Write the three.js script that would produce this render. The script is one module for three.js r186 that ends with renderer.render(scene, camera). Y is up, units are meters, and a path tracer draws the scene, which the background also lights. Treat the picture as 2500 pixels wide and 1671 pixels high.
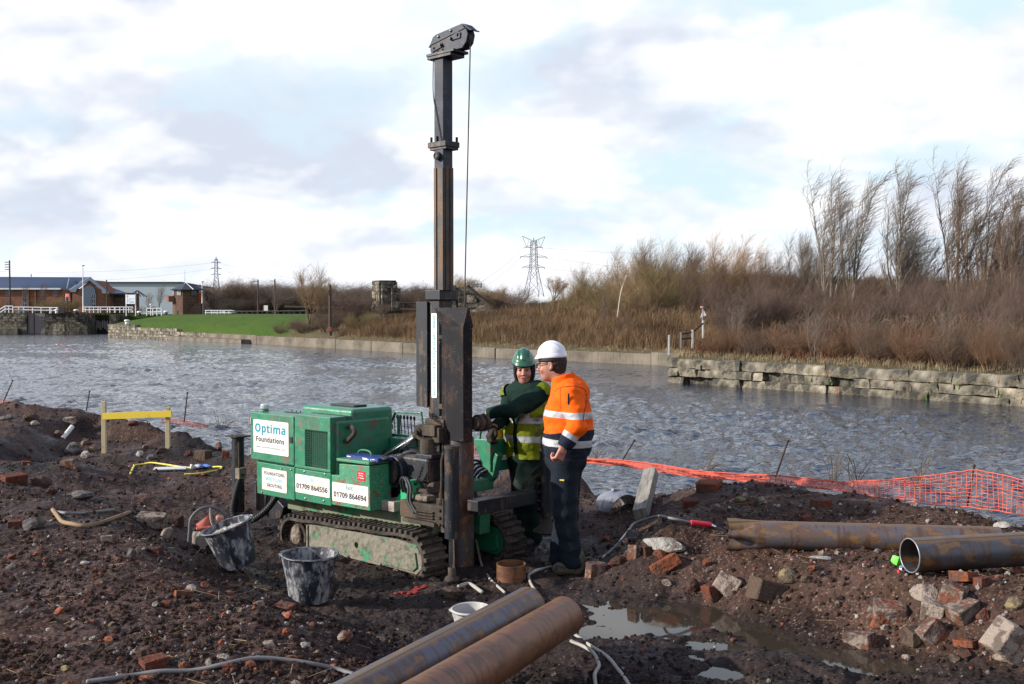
import * as THREE from 'three';
import { mergeGeometries } from 'three/addons/utils/BufferGeometryUtils.js';
import { RoundedBoxGeometry } from 'three/addons/geometries/RoundedBoxGeometry.js';

// ---------------------------------------------------------------- camera, sun, exposure
const scene = new THREE.Scene();
const FP = 2611, PITCH = Math.atan(68.5 / FP), EYE = 1.6;
const camera = new THREE.PerspectiveCamera(2 * Math.atan(835.5 / FP) * 180 / Math.PI, 2500 / 1671, 0.1, 4000);
camera.position.set(0, EYE, 0);
camera.rotation.x = -PITCH;
const renderer = new THREE.WebGLRenderer({ antialias: true });
renderer.toneMapping = THREE.LinearToneMapping;
renderer.toneMappingExposure = 1.58;
renderer.shadowMap.enabled = true;
const SUN = new THREE.Vector3(-0.905, 0.385, 0.19).normalize();
const sun = new THREE.DirectionalLight(new THREE.Color(1, 0.95, 0.88), 5);
sun.position.copy(SUN).multiplyScalar(60);
sun.castShadow = true; sun.shadow.radius = 1.5; sun.shadow.mapSize.set(4096, 4096);
Object.assign(sun.shadow.camera, { left: -40, right: 40, top: 40, bottom: -40, far: 200 });
scene.add(sun); scene.add(sun.target);

// ---------------------------------------------------------------- noise and randomness
function rng(seed) { let a = seed >>> 0; return () => { a = (a + 0x6D2B79F5) >>> 0; let t = a; t = Math.imul(t ^ (t >>> 15), t | 1); t ^= t + Math.imul(t ^ (t >>> 7), t | 61); return ((t ^ (t >>> 14)) >>> 0) / 4294967296; }; }
const PERM = (() => { const r = rng(77), p = [...Array(256).keys()]; for (let i = 255; i > 0; i--) { const j = Math.floor(r() * (i + 1)); [p[i], p[j]] = [p[j], p[i]]; } return new Uint8Array([...p, ...p]); })();
const fade = (t) => t * t * t * (t * (t * 6 - 15) + 10), lerp = (a, b, t) => a + (b - a) * t;
const clamp = (x, a = 0, b = 1) => Math.min(b, Math.max(a, x));
const smooth = (a, b, x) => { const t = clamp((x - a) / (b - a)); return t * t * (3 - 2 * t); };
const grad = (h, x, y, z) => { h &= 15; const u = h < 8 ? x : y, v = h < 4 ? y : h === 12 || h === 14 ? x : z; return ((h & 1) ? -u : u) + ((h & 2) ? -v : v); };
function n3(x, y, z = 0, per = 0) {
  let X = Math.floor(x), Y = Math.floor(y), Z = Math.floor(z); x -= X; y -= Y; z -= Z;
  let X1 = X + 1, Y1 = Y + 1;
  if (per) { X = ((X % per) + per) % per; X1 = ((X1 % per) + per) % per; Y = ((Y % per) + per) % per; Y1 = ((Y1 % per) + per) % per; }
  X &= 255; X1 &= 255; Y &= 255; Y1 &= 255; Z &= 255; const Z1 = (Z + 1) & 255;
  const u = fade(x), v = fade(y), w = fade(z), P = PERM;
  const h = (a, b, c) => P[P[P[a] + b] + c];
  return lerp(lerp(lerp(grad(h(X, Y, Z), x, y, z), grad(h(X1, Y, Z), x - 1, y, z), u), lerp(grad(h(X, Y1, Z), x, y - 1, z), grad(h(X1, Y1, Z), x - 1, y - 1, z), u), v),
    lerp(lerp(grad(h(X, Y, Z1), x, y, z - 1), grad(h(X1, Y, Z1), x - 1, y, z - 1), u), lerp(grad(h(X, Y1, Z1), x, y - 1, z - 1), grad(h(X1, Y1, Z1), x - 1, y - 1, z - 1), u), v), w);
}
function fbm(x, y, z, oct, per = 0, gain = 0.5) { let s = 0, a = 1, f = 1; for (let i = 0; i < oct; i++) { s += a * n3(x * f, y * f, z + i * 7.3, per * f); a *= gain; f *= 2; } return s; }

// ---------------------------------------------------------------- sky: broken bright cloud, computed by direction
{
  const W = 3072, Hh = 1536, data = new Float32Array(W * Hh * 4), mixc = (a, b, t) => [lerp(a[0], b[0], t), lerp(a[1], b[1], t), lerp(a[2], b[2], t)];
  // broad cloud bodies: azimuth and height in degrees, half sizes, weight (bases grey) and openings (thin, blue)
  const BASES = [[-22, 14.5, 7, 2.6, 0.8], [-19, 8.2, 9, 2.2, 0.9], [-10, 7.2, 8, 2.0, 0.8], [-24, 5.2, 6, 1.3, 0.55], [12, 11.2, 6, 2.1, 1.0], [5, 13.6, 5, 2.0, 0.6], [18, 10.2, 4, 1.6, 0.6], [-8, 11.5, 6, 1.2, 0.4], [4, 9.4, 4, 1.4, 0.5], [21, 6.8, 5, 1.2, 0.45], [-2, 4.2, 10, 1.0, 0.4]];
  const GAPS = [[16, 15.4, 5, 1.3, 1.5], [9.5, 10.4, 3, 1.6, 1.0], [12, 7.4, 8, 1.8, 0.75], [25, 15.5, 3, 2, 1.3], [5, 16.4, 2.5, 1, 0.8], [0, 5.4, 9, 1.5, 0.5], [20, 13.2, 2, 0.8, 0.6], [-14, 16.6, 3, 1.2, 0.35]];
  const sum = (L, az, el) => { let s = 0; for (const [a, e, w, h, k] of L) { const q = ((az - a) / w) ** 2 + ((el - e) / h) ** 2; if (q < 6) s += k * Math.exp(-q); } return s; };
  for (let j = 0; j < Hh; j++) {
    const el = ((j + 0.5) / Hh - 0.5) * Math.PI, se = Math.sin(el), ce = Math.cos(el), eD = el * 57.296;
    for (let i = 0; i < W; i++) {
      const o = (j * W + i) * 4; data[o + 3] = 1;
      if (el < -0.01) { data[o] = 0.30; data[o + 1] = 0.30; data[o + 2] = 0.32; continue; }
      const ph = ((i + 0.5) / W - 0.5) * 2 * Math.PI, dx = Math.cos(ph) * ce, dz = Math.sin(ph) * ce, dy = Math.max(se, 0), az = Math.atan2(dx, -dz) * 57.296;
      const k = 1 / (dy + 0.30), px = dx * k * 3.0 + 11.3, pz = dz * k * 3.0 + 4.1, py = dy * 5;
      const w1 = n3(px * 1.1, pz * 1.1, py + 3), w2 = n3(px * 1.1 + 40, pz * 1.1, py + 9), qx = px + 0.16 * w1, qz = pz + 0.16 * w2;
      const cover = fbm(qx * 0.9, qz * 0.9, py * 0.9 + 1.5, 6, 0, 0.55), body = fbm(qx * 0.8 + 20, qz * 0.8 + 7, py * 1.3 + 5.5, 6, 0, 0.55), puff = Math.abs(fbm(qx * 2.3, qz * 2.3, py * 2.5 + 8.5, 5, 0, 0.6));
      const seen = smooth(24, 17, eD), aw = az + 4 * w1, ew = eD + 1.1 * w2;
      const gap = clamp(smooth(0.05, -0.42, cover + 0.22 * puff) * lerp(1, 0.55, seen) + sum(GAPS, aw, ew) * (0.75 - 0.9 * cover - 0.5 * puff));
      const grey = clamp(smooth(-0.08, 0.45, body) * lerp(0.8, 0.48, seen) + sum(BASES, aw, ew) * (0.5 + 0.9 * body) - 0.3 * puff + 0.02);
      let c = mixc([1.12, 1.12, 1.13], [0.69, 0.75, 0.87], Math.pow(grey, 0.8));
      c = mixc(c, mixc([0.70, 0.90, 1.02], [0.26, 0.45, 0.86], smooth(16, 40, eD)), gap * 0.85);
      c = mixc(c, [0.86, 0.90, 1.0], smooth(6, 0, eD) * 0.55);
      c = mixc(c, [0.27, 0.39, 0.74], smooth(14, 40, eD) * 0.72);                     // upper sky, mostly out of view, blended bluer to tint water and shade
      const s = dx * SUN.x + dy * SUN.y + dz * SUN.z, glow = 1 + 0.2 * Math.pow(clamp(s), 4);
      for (let q = 0; q < 3; q++) data[o + q] = c[q] * glow * 0.655;
    }
  }
  const t = new THREE.DataTexture(data, W, Hh, THREE.RGBAFormat, THREE.FloatType);
  t.mapping = THREE.EquirectangularReflectionMapping; t.magFilter = THREE.LinearFilter; t.colorSpace = THREE.LinearSRGBColorSpace; t.needsUpdate = true;
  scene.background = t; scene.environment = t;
}

// ---------------------------------------------------------------- helpers
const V = (x, y, z) => new THREE.Vector3(x, y, z);
const cP = Math.cos(PITCH), sP = Math.sin(PITCH);
const ray = (px, py) => { const u = (px - 1250) / FP, v = (835.5 - py) / FP; return V(u, v * cP - sP, -cP - v * sP); };
const at = (px, py, depth) => { const d = ray(px, py); d.multiplyScalar(depth / -d.z); d.y += EYE; return d; };   // a point of the place, seen at (px, py) of the 2500-wide photograph at that distance
const gp = (px, py, y) => { const d = ray(px, py); d.multiplyScalar((y - EYE) / d.y); d.y += EYE; return d; };
const used = {};
function numbered(n) { const k = used[n] = (used[n] ?? -1) + 1; return k ? `${n}_${String(k).padStart(3, '0')}` : n; }
function tag(o, label, category, group, kind) { if (label) o.userData.label = label; if (category) o.userData.category = category; if (group) o.userData.group = group; if (kind) o.userData.kind = kind; return o; }
function thing(name, label, category, pos, turn = 0, group) { const g = new THREE.Group(); g.name = numbered(name); if (pos) g.position.copy(pos); g.rotation.y = turn; scene.add(g); return tag(g, label, category, group); }
function mesh(name, geo, mat, parent = scene) {
  const m = new THREE.Mesh(Array.isArray(geo) ? merge(geo) : geo, mat); m.castShadow = m.receiveShadow = true;
  m.name = parent === scene ? numbered(name) : name; parent.add(m); return m;
}
const struct = (name, geo, mat) => tag(mesh(name, geo, mat), null, null, null, 'structure');
function copyOf(o, label, group) { const c = o.clone(); c.name = numbered(o.name.replace(/_\d{3}$/, '')); c.userData = { ...o.userData }; if (label) c.userData.label = label; if (group) c.userData.group = group; scene.add(c); return c; }
function plain(g) { g = g.index ? g.toNonIndexed() : g; const n = g.attributes.position.count; if (!g.attributes.uv) g.setAttribute('uv', new THREE.BufferAttribute(new Float32Array(n * 2), 2)); if (!g.attributes.normal) g.computeVertexNormals(); for (const k of Object.keys(g.attributes)) if (!['position', 'normal', 'uv', 'color'].includes(k)) g.deleteAttribute(k); g.morphAttributes = {}; return g; }
function merge(list) {
  list = list.flat(9).map(plain);
  if (list.some((g) => g.attributes.color)) for (const g of list) if (!g.attributes.color) g.setAttribute('color', new THREE.BufferAttribute(new Float32Array(g.attributes.position.count * 3).fill(1), 3));
  return list.length === 1 ? list[0] : mergeGeometries(list, false);
}
function uvm(g, scale = 1, off = 0) {   // uv in metres, each face from its dominant axis
  g = plain(g); const p = g.attributes.position, n = g.attributes.normal, uv = g.attributes.uv;
  for (let i = 0; i < p.count; i += 3) {
    let ax = 0, ay = 0, az = 0; for (let k = 0; k < 3; k++) { ax += n.getX(i + k); ay += n.getY(i + k); az += n.getZ(i + k); } ax = Math.abs(ax); ay = Math.abs(ay); az = Math.abs(az);
    for (let k = 0; k < 3; k++) { const x = p.getX(i + k), y = p.getY(i + k), z = p.getZ(i + k); if (az >= ax && az >= ay) uv.setXY(i + k, x * scale + off, y * scale); else if (ax >= ay) uv.setXY(i + k, z * scale + off + 0.37, y * scale); else uv.setXY(i + k, x * scale + off, z * scale + 0.61); }
  }
  return g;
}
const put = (g, x = 0, y = 0, z = 0, rx = 0, ry = 0, rz = 0) => { if (rx) g.rotateX(rx); if (rz) g.rotateZ(rz); if (ry) g.rotateY(ry); g.translate(x, y, z); return g; };
function box(w, h, d, x = 0, y = 0, z = 0, b = 0, rx = 0, ry = 0, rz = 0) { const g = b ? new RoundedBoxGeometry(w, h, d, 2, Math.min(b, w / 2.01, h / 2.01, d / 2.01)) : new THREE.BoxGeometry(w, h, d); return put(g, x, y, z, rx, ry, rz); }
const box2 = (x0, x1, y0, y1, z0, z1, b = 0) => box(Math.abs(x1 - x0), Math.abs(y1 - y0), Math.abs(z1 - z0), (x0 + x1) / 2, (y0 + y1) / 2, (z0 + z1) / 2, b);
function rod(p, q, r0, r1 = r0, seg = 8, open = false) { const d = q.clone().sub(p), L = d.length(), g = new THREE.CylinderGeometry(r1, r0, L, seg, 1, open); g.applyQuaternion(new THREE.Quaternion().setFromUnitVectors(V(0, 1, 0), d.normalize())); g.translate((p.x + q.x) / 2, (p.y + q.y) / 2, (p.z + q.z) / 2); return g; }
const tube = (pts, r, n = 24, seg = 7) => new THREE.TubeGeometry(new THREE.CatmullRomCurve3(pts, false, 'centripetal'), n, r, seg, false);
function capped(pts, r, n = 24, seg = 8) { return [tube(pts, r, n, seg), new THREE.SphereGeometry(r, seg, 5).translate(...pts[0].toArray()), new THREE.SphereGeometry(r, seg, 5).translate(...pts[pts.length - 1].toArray())]; }
function prism(pts, depth, b = 0, holes = []) {   // pts in xy, thickness along +z from 0
  const s = new THREE.Shape(pts.map(([x, y]) => new THREE.Vector2(x, y)));
  for (const [cx, cy, r] of holes) { const h = new THREE.Path(); h.absarc(cx, cy, r, 0, Math.PI * 2, true); s.holes.push(h); }
  const g = new THREE.ExtrudeGeometry(s, { depth: depth - 2 * b, bevelEnabled: b > 0, bevelSize: b, bevelThickness: b, bevelOffset: -b, bevelSegments: 2, curveSegments: 12 });
  if (b) g.translate(0, 0, b); return g;
}
const lathe = (pts, seg = 32) => new THREE.LatheGeometry(pts.map(([x, y]) => new THREE.Vector2(x, y)), seg);
function paint(g, c) { g = plain(g); const n = g.attributes.position.count, a = new Float32Array(n * 3); for (let i = 0; i < n; i++) { a[i * 3] = c[0]; a[i * 3 + 1] = c[1]; a[i * 3 + 2] = c[2]; } g.setAttribute('color', new THREE.BufferAttribute(a, 3)); return g; }
const lin = (r, g, b) => new THREE.Color().setRGB(r, g, b);
const toS = (x) => { x = clamp(x); return 255 * (x <= 0.0031308 ? x * 12.92 : 1.055 * Math.pow(x, 1 / 2.4) - 0.055); };
function tex(w, h, fn, srgb = true, rep = [1, 1]) {   // fn(u, v) gives linear rgb, or one number for height and roughness maps
  const d = new Uint8Array(w * h * 4);
  for (let j = 0; j < h; j++) for (let i = 0; i < w; i++) { const c = fn((i + 0.5) / w, (j + 0.5) / h), o = (j * w + i) * 4; if (srgb) { d[o] = toS(c[0]); d[o + 1] = toS(c[1]); d[o + 2] = toS(c[2]); } else d[o] = d[o + 1] = d[o + 2] = clamp(c) * 255; d[o + 3] = 255; }
  const t = new THREE.DataTexture(d, w, h); t.wrapS = t.wrapT = THREE.RepeatWrapping; t.magFilter = THREE.LinearFilter; t.minFilter = THREE.LinearMipmapLinearFilter; if (srgb) t.colorSpace = THREE.SRGBColorSpace; t.repeat.set(...rep); t.needsUpdate = true; return t;
}
function canvasTex(w, h, draw) { const c = document.createElement('canvas'); c.width = w; c.height = h; const x = c.getContext('2d'); draw(x, w, h); const t = new THREE.CanvasTexture(c); t.colorSpace = THREE.SRGBColorSpace; return t; }
const std = (o) => new THREE.MeshPhysicalMaterial({ specularIntensity: (o.roughness ?? 1) > 0.78 ? 0.25 : 0.7, ...o }), phy = (o) => new THREE.MeshPhysicalMaterial(o);
const mixA = (a, b, t) => [a[0] + (b[0] - a[0]) * t, a[1] + (b[1] - a[1]) * t, a[2] + (b[2] - a[2]) * t];
// ---------------------------------------------------------------- near ground
const WATER = -1.7, PUDDLE = -0.424;
const PAD = [[-2.9, -10.6], [-2.3, -8.8], [-1.75, -7.5], [-1.0, -6.55], [-0.5, -6.0], [-0.15, -5.3], [0.15, -4.4], [0.3, -2.5], [0.3, 1], [7, 1], [5, -4.2], [2.95, -5.7], [2.1, -6.3], [1.4, -7.25], [0.8, -8.05], [0.7, -9.0], [0.5, -10.2], [-0.7, -10.9]];
function polyDist(P, x, z) { let d = 1e9, ins = false; for (let i = 0, j = P.length - 1; i < P.length; j = i++) { const [ax, az] = P[j], [bx, bz] = P[i], ex = bx - ax, ez = bz - az, t = clamp(((x - ax) * ex + (z - az) * ez) / (ex * ex + ez * ez)); d = Math.min(d, Math.hypot(x - ax - ex * t, z - az - ez * t)); if ((az > z) !== (bz > z) && x < (bx - ax) * (z - az) / (bz - az) + ax) ins = !ins; } return ins ? -d : d; }
const SHORE = [[-60, -44], [-30, -27], [-14, -20], [-8.2, -17.1], [-6.2, -16.2], [-4.1, -14.6], [-2.5, -13.1], [-0.34, -11.7], [0.8, -11.2], [2.1, -10.1], [3.2, -9.5], [4, -8.5], [6, -6.5], [12, -2], [30, 8], [80, 34]];
function poly1(T, x) { if (x <= T[0][0]) return T[0][1]; for (let i = 1; i < T.length; i++) if (x <= T[i][0]) { const [a, b] = T[i - 1], [c, d] = T[i]; return b + (d - b) * (x - a) / (c - a); } return T[T.length - 1][1]; }
function ground0(x, z) {   // the lie of the land, without its clods
  const w1 = fbm(x * 0.9, z * 0.9, 2.2, 3);
  const d = polyDist(PAD, x, z) + 0.16 * w1;
  const back = smooth(-8.2, -10, z), wide = 0.75 + 1.3 * back + 0.35 * smooth(0.2, -1, x);
  let h = 0.02 + 0.035 * w1 - 0.40 * smooth(wide, -0.3, d);
  // bank on the right, mound on the left, cut behind the profile board
  h -= 0.13 * smooth(0.9, 1.5, x) * Math.exp(-Math.pow((z + 7.75) / 0.75, 2)) + 0.06 * smooth(1.5, 2.2, x) * Math.exp(-Math.pow((z + 6.75) / 0.5, 2));
  h += 0.10 * smooth(-5.2, -8, x) * smooth(-8, -14, z);
  const cut = smooth(-6.6, -5.9, x + 0.25 * w1) * smooth(-2.6, -3.2, x) * smooth(-11.2, -13.0, z) * smooth(-15.0, -14.65, z + 0.35 * w1 - (x + 4.6) * 0.45);
  h -= 0.30 * cut;
  for (const [cx, cz, rx, rz, dp] of [[0.80, -6.9, 0.55, 0.42, 0.068], [1.75, -6.75, 0.75, 0.40, 0.052], [2.05, -6.2, 0.45, 0.3, 0.048], [1.25, -5.95, 0.35, 0.16, 0.05]]) h -= dp * smooth(1.25, 0.35, Math.hypot((x - cx) / rx, (z - cz) / rz) + 0.55 * n3(x * 3.2, z * 3.2, 9));
  // a ragged crest, then the slope down to the water
  const s = (z - poly1(SHORE, x)) * 0.8 + 0.35 * w1;
  h += 0.13 * Math.exp(-Math.pow((s - 0.55) / 0.5, 2)) * lerp(1, 0.35, smooth(-0.6, 1.2, x)) * (0.6 + 1.2 * Math.abs(w1));
  if (s < 0.3) { const q = 0.3 - s; h -= Math.min(2.6, q * 0.9 * smooth(0, 0.5, q)); }
  return h;
}
const wet = (x, z) => smooth(0.25, -0.2, polyDist(PAD, x, z));
function ground(x, z, fine = true) {
  let h = ground0(x, z); if (!fine) return h;
  const wt = wet(x, z), rut = Math.abs(n3(x * 2.1 + 3, z * 2.1, 4.4)), lump = n3(x * 6.1, z * 6.1, 1.7), cl = n3(x * 15, z * 15, 6.1), cl2 = n3(x * 34, z * 34, 2.6);
  const pd = Math.max(0, 1 - Math.hypot((x - 0.85) / 0.8, (z + 6.85) / 0.55)); h += pd * 0.05 * (n3(x * 9, z * 14, 3) + 0.5 * n3(x * 21, z * 26, 8));
  h += wt * 0.028 * n3((x * 0.74 + z * 0.67) * 0.9, (x * 0.67 - z * 0.74) * 5.5, 2.2) * smooth(0.1, 0.5, wt);
  h += 0.030 * n3(x * 2.6, z * 2.6, 0.4) + 0.022 * lump * (1 - 0.2 * wt) + 0.015 * Math.max(cl, -0.15) + 0.009 * cl2 - wt * 0.03 * smooth(0.12, 0, rut);
  return h;
}
const soilTones = (x, z) => {   // real differences of the soil: red brick dust, black ash, brown earth
  const a = fbm(x * 0.35, z * 0.35, 3.3, 4), b = fbm(x * 1.1 + 9, z * 1.1, 8.1, 4), wt = wet(x, z);
  let c = mixA([1, 0.86, 0.80], [0.55, 0.56, 0.60], smooth(-0.05, 0.35, a));      // ash
  c = mixA(c, [1.25, 0.92, 0.82], smooth(0.02, 0.4, b) * 0.6);                        // brick dust
  const bank = smooth(0.8, 1.6, x) * smooth(-10, -8.3, z);                              // loam thrown up on the right
  c = mixA(c, [1.6, 1.22, 0.98], bank * 0.55 * (1 - wt));
  const left = smooth(-0.2, -1.2, x) * smooth(-7.5, -6, z); c = mixA(c, [1.38, 1.03, 0.90], left * 0.5 * (1 - wt));
  return mixA(c, [0.50, 0.50, 0.52], wt * 0.85);
};
const soilMap = tex(2048, 2048, (u, v) => {
  const a = fbm(u * 10, v * 10, 0.5, 5, 10, 0.6), b = n3(u * 160, v * 160, 3.1, 160), c = n3(u * 420, v * 420, 5.5, 0), d = n3(u * 90, v * 90, 9.5, 90);
  let k = 0.036 * (1 + 0.55 * a + 0.35 * b + 0.35 * c); let col = [k * 1.15, k * 0.82, k * 0.69];
  if (c > 0.36 && b > -0.1) col = mixA(col, [0.26, 0.22, 0.19], smooth(0.38, 0.56, c) * 0.4);   // grit
  return col;
});
const soilBump = tex(1024, 1024, (u, v) => 0.5 + 0.30 * fbm(u * 60, v * 60, 2.5, 4, 60, 0.65) + 0.12 * n3(u * 256, v * 256, 1, 256), false);
const soilRough = tex(512, 512, (u, v) => 0.80 + 0.45 * fbm(u * 9, v * 9, 7, 4, 9), false);
const soilMat = std({ map: soilMap, roughnessMap: soilRough, bumpMap: soilBump, bumpScale: 0.02, roughness: 1, vertexColors: true });
{
  const pos = [], uv = [], col = [], idx = [];
  const vert = (x, y, z) => { pos.push(x, y, z); uv.push(x / 5.3, z / 5.3); const c = soilTones(x, z); col.push(c[0], c[1], c[2]); };
  const NC = 780, NR = 520, V0 = 0.075, V1 = 0.56;
  for (let r = 0; r <= NR; r++) for (let c = 0; c <= NC; c++) { const z = 1.6 / lerp(V0, V1, r / NR), x = (c / NC - 0.5) * 1.32 * z; vert(x, ground(x, -z), -z); }
  for (let r = 0; r < NR; r++) for (let c = 0; c < NC; c++) { const a = r * (NC + 1) + c, b = a + NC + 1; idx.push(a, b, a + 1, a + 1, b, b + 1); }
  const base = pos.length / 3, xs = [], zs = []; for (let i = -60; i <= 60; i += 1.5) xs.push(i); for (let i = -30; i <= 60; i += 1.5) zs.push(i);
  for (const z of zs) for (const x of xs) { const inFan = -z > 2.6 && -z < 21.6 && Math.abs(x) < 0.66 * -z + 0.2; vert(x, ground(x, z, false) - (inFan ? 0.4 : 0), z); }
  for (let j = 0; j + 1 < zs.length; j++) for (let i = 0; i + 1 < xs.length; i++) { const a = base + j * xs.length + i, b = a + xs.length; idx.push(a, b, a + 1, a + 1, b, b + 1); }
  const g = new THREE.BufferGeometry(); g.setAttribute('position', new THREE.Float32BufferAttribute(pos, 3)); g.setAttribute('uv', new THREE.Float32BufferAttribute(uv, 2)); g.setAttribute('color', new THREE.Float32BufferAttribute(col, 3)); g.setIndex(idx); g.computeVertexNormals();
  struct('ground', g, soilMat);
}

// ---------------------------------------------------------------- far bank: wall line, then its slopes
const FARLINE = [[-63, 300], [-59, 157], [-37.9, 132], [-15.7, 101], [-9, 91], [-1.55, 81], [9.3, 69.5], [13.5, 62], [7.6, 51.6], [18.2, 38.2], [26, 28.5], [40, 12]];   // x, distance
const heightsAt = [   // rises with the distance behind the wall, one row for each point of the line
  [1.5, 1.5, 1.5, 1.5, 1.5, 1.5], [0.02, 0.5, 1.5, 1.6, 1.6, 1.6], [-0.85, 0.3, 1.45, 1.6, 1.6, 1.6], [-0.95, -0.3, 0.7, 1.2, 1.5, 2.0], [-0.95, -0.4, 0.7, 1.4, 1.9, 2.2], [-1.1, -0.5, 0.5, 1.9, 4.4, 5.0], [-1.1, -0.6, 0.3, 1.2, 2.6, 4.5],
  [-0.7, -0.4, 0.2, 0.9, 1.7, 3.4], [-0.55, -0.35, 0.15, 0.6, 1.2, 2.2], [-0.65, -0.4, 0.1, 0.5, 1.0, 2.0], [-0.65, -0.4, 0.1, 0.5, 1.0, 2.0], [-0.65, -0.4, 0.1, 0.5, 1.0, 2.0]];
const BACK = [0, 2, 8, 16, 28, 46];
const inner = FARLINE.map(([x, z]) => [x, -z]);
const outDir = [[1, -0.1], [0.9, -0.3], [0.5, -1], [0.62, -1], [0.66, -1], [0.7, -1], [0.75, -1], [0.95, -0.55], [0.80, -0.62], [0.80, -0.62], [0.80, -0.62], [0.80, -0.62]].map(([x, z]) => { const n = Math.hypot(x, z); return [x / n, z / n]; });
function bankPoint(u, d) {   // u along the line, d metres behind it
  const i = Math.min(inner.length - 2, Math.floor(u)), t = u - i, dx = lerp(outDir[i][0], outDir[i + 1][0], t), dz = lerp(outDir[i][1], outDir[i + 1][1], t);
  const x = lerp(inner[i][0], inner[i + 1][0], t) + dx * d, z = lerp(inner[i][1], inner[i + 1][1], t) + dz * d;
  let k = 0; while (k < BACK.length - 2 && d > BACK[k + 1]) k++; const s = clamp((d - BACK[k]) / (BACK[k + 1] - BACK[k])), h = (r) => lerp(heightsAt[r][k], heightsAt[r][k + 1], s);
  return V(x, lerp(h(i), h(i + 1), t) + (d > 2.5 ? 0.25 * n3(x * 0.2, z * 0.2, 7) * smooth(1.9, 3.2, u) * smooth(0, 6, d) : 0), z);
}
// ---------------------------------------------------------------- water of the basin
{
  const r = rng(5), waves = [];
  for (let i = 0; i < 54; i++) { const L = 0.16 * Math.pow(8, r()), a = 0.95 + (r() - 0.5) * 1.9, k = 2 * Math.PI / L; waves.push([k * Math.cos(a), k * Math.sin(a), r() * 6.28, 0.0114 * Math.pow(L, 0.82) * (0.5 + r())]); }
  const height = (x, z) => { let h = 0; for (const [kx, kz, p, A] of waves) h += A * Math.sin(kx * x + kz * z + p); const gust = 0.72 + 1.25 * n3(x * 0.07, z * 0.13, 2) + 0.6 * n3(x * 0.35, z * 0.5, 5); let lee = 1e9; for (let i = 1; i + 1 < FARLINE.length; i++) { const [ax, az] = FARLINE[i], [bx, bz] = FARLINE[i + 1], ex = bx - ax, ez = bz - az, t = clamp(((x - ax) * ex + (-z - az) * ez) / (ex * ex + ez * ez)); lee = Math.min(lee, Math.hypot(x - ax - ex * t, -z - az - ez * t)); } return h * clamp(gust, 0.12, 1.7) * (0.14 + 0.86 * smooth(0.5, 13, lee)); };
  const pos = [], idx = [], NC = 640, NR = 480, D = EYE - WATER, V0 = D / 190, V1 = D / 9;
  for (let q = 0; q <= NR; q++) for (let c = 0; c <= NC; c++) { const v = V0 * Math.pow(V1 / V0, q / NR), z = D / v, x = (c / NC - 0.5) * 1.5 * z, f = 0.4 + 0.6 * smooth(130, 60, z); pos.push(x, WATER + f * height(x, -z), -z); }
  for (let q = 0; q < NR; q++) for (let c = 0; c < NC; c++) { const a = q * (NC + 1) + c, b = a + NC + 1; idx.push(a, b, a + 1, a + 1, b, b + 1); }
  const base = pos.length / 3, XS = [-900, -60, -20, 20, 60, 900];
  // the rest of the sheet, out of the frame, a hand lower
  const flat = [[-900, -900], [900, -900], [900, 300], [-900, 300]]; for (const [x, z] of flat) pos.push(x, WATER - 0.12, z);
  idx.push(base, base + 3, base + 1, base + 1, base + 3, base + 2);
  const g = new THREE.BufferGeometry(); g.setAttribute('position', new THREE.Float32BufferAttribute(pos, 3)); const uv = new Float32Array(pos.length / 3 * 2); for (let i = 0; i < uv.length / 2; i++) { uv[2 * i] = pos[3 * i] / 6; uv[2 * i + 1] = pos[3 * i + 2] / 6; } g.setAttribute('uv', new THREE.BufferAttribute(uv, 2)); g.setIndex(idx); g.computeVertexNormals();
  const ripple = tex(1024, 1024, (u, v) => 0.5 + 0.5 * fbm(u * 18 + 0.2 * n3(u * 8, v * 8, 1, 8), v * 44, 3.3, 4, 0, 0.6), false);
  struct('water', g, phy({ color: lin(0.008, 0.015, 0.032), roughness: 0.03, ior: 1.33, bumpMap: ripple, bumpScale: 0.022 }));
}

{
  const pos = [], col = [], idx = [], uv = [], us = [], ds = []; for (let u = 0; u <= 11.001; u += 0.05) us.push(u); for (let d = 0; d < 30; d += 1) ds.push(d); ds.push(32, 36, 41, 46, 60, 100, 300, 900);
  for (const u of us) for (const d of ds) {
    const p = bankPoint(Math.min(u, 10.999), d); pos.push(p.x, p.y, p.z); uv.push(p.x / 5, p.z / 5);
    const lawn = smooth(0.75, 0.95, u) * smooth(2.75, 2.5, u + 0.02 * d + 0.08 * n3(p.x * 0.3, p.z * 0.3)) , n = fbm(p.x * 0.4, p.z * 0.4, 2, 3);
    let c = mixA([0.10, 0.072, 0.036], [0.065, 0.060, 0.026], smooth(-0.2, 0.3, n)); c = mixA(c, [0.13, 0.10, 0.055], smooth(4, 0, d) * 0.7); c = mixA(c, [0.055 + 0.02 * n, 0.098 + 0.02 * n, 0.010], lawn); col.push(...c);
  }
  for (let a = 0; a + 1 < us.length; a++) for (let b = 0; b + 1 < ds.length; b++) { const p = a * ds.length + b, q = p + ds.length; idx.push(p, q, p + 1, p + 1, q, q + 1); }
  const g = new THREE.BufferGeometry(); g.setAttribute('position', new THREE.Float32BufferAttribute(pos, 3)); g.setAttribute('uv', new THREE.Float32BufferAttribute(uv, 2)); g.setAttribute('color', new THREE.Float32BufferAttribute(col, 3)); g.setIndex(idx); g.computeVertexNormals();
  const grain = tex(512, 512, (u, v) => { const k = 0.8 + 0.5 * fbm(u * 24, v * 24, 4, 4, 24, 0.65); return [k, k, k]; });
  struct('far_bank', g, std({ map: grain, vertexColors: true, roughness: 0.95, side: THREE.DoubleSide }));
}
struct('lock_island', box2(-190, -62, 0.4, 1.55, -420, -182), std({ color: lin(0.05, 0.08, 0.015), roughness: 1 }));
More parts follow.
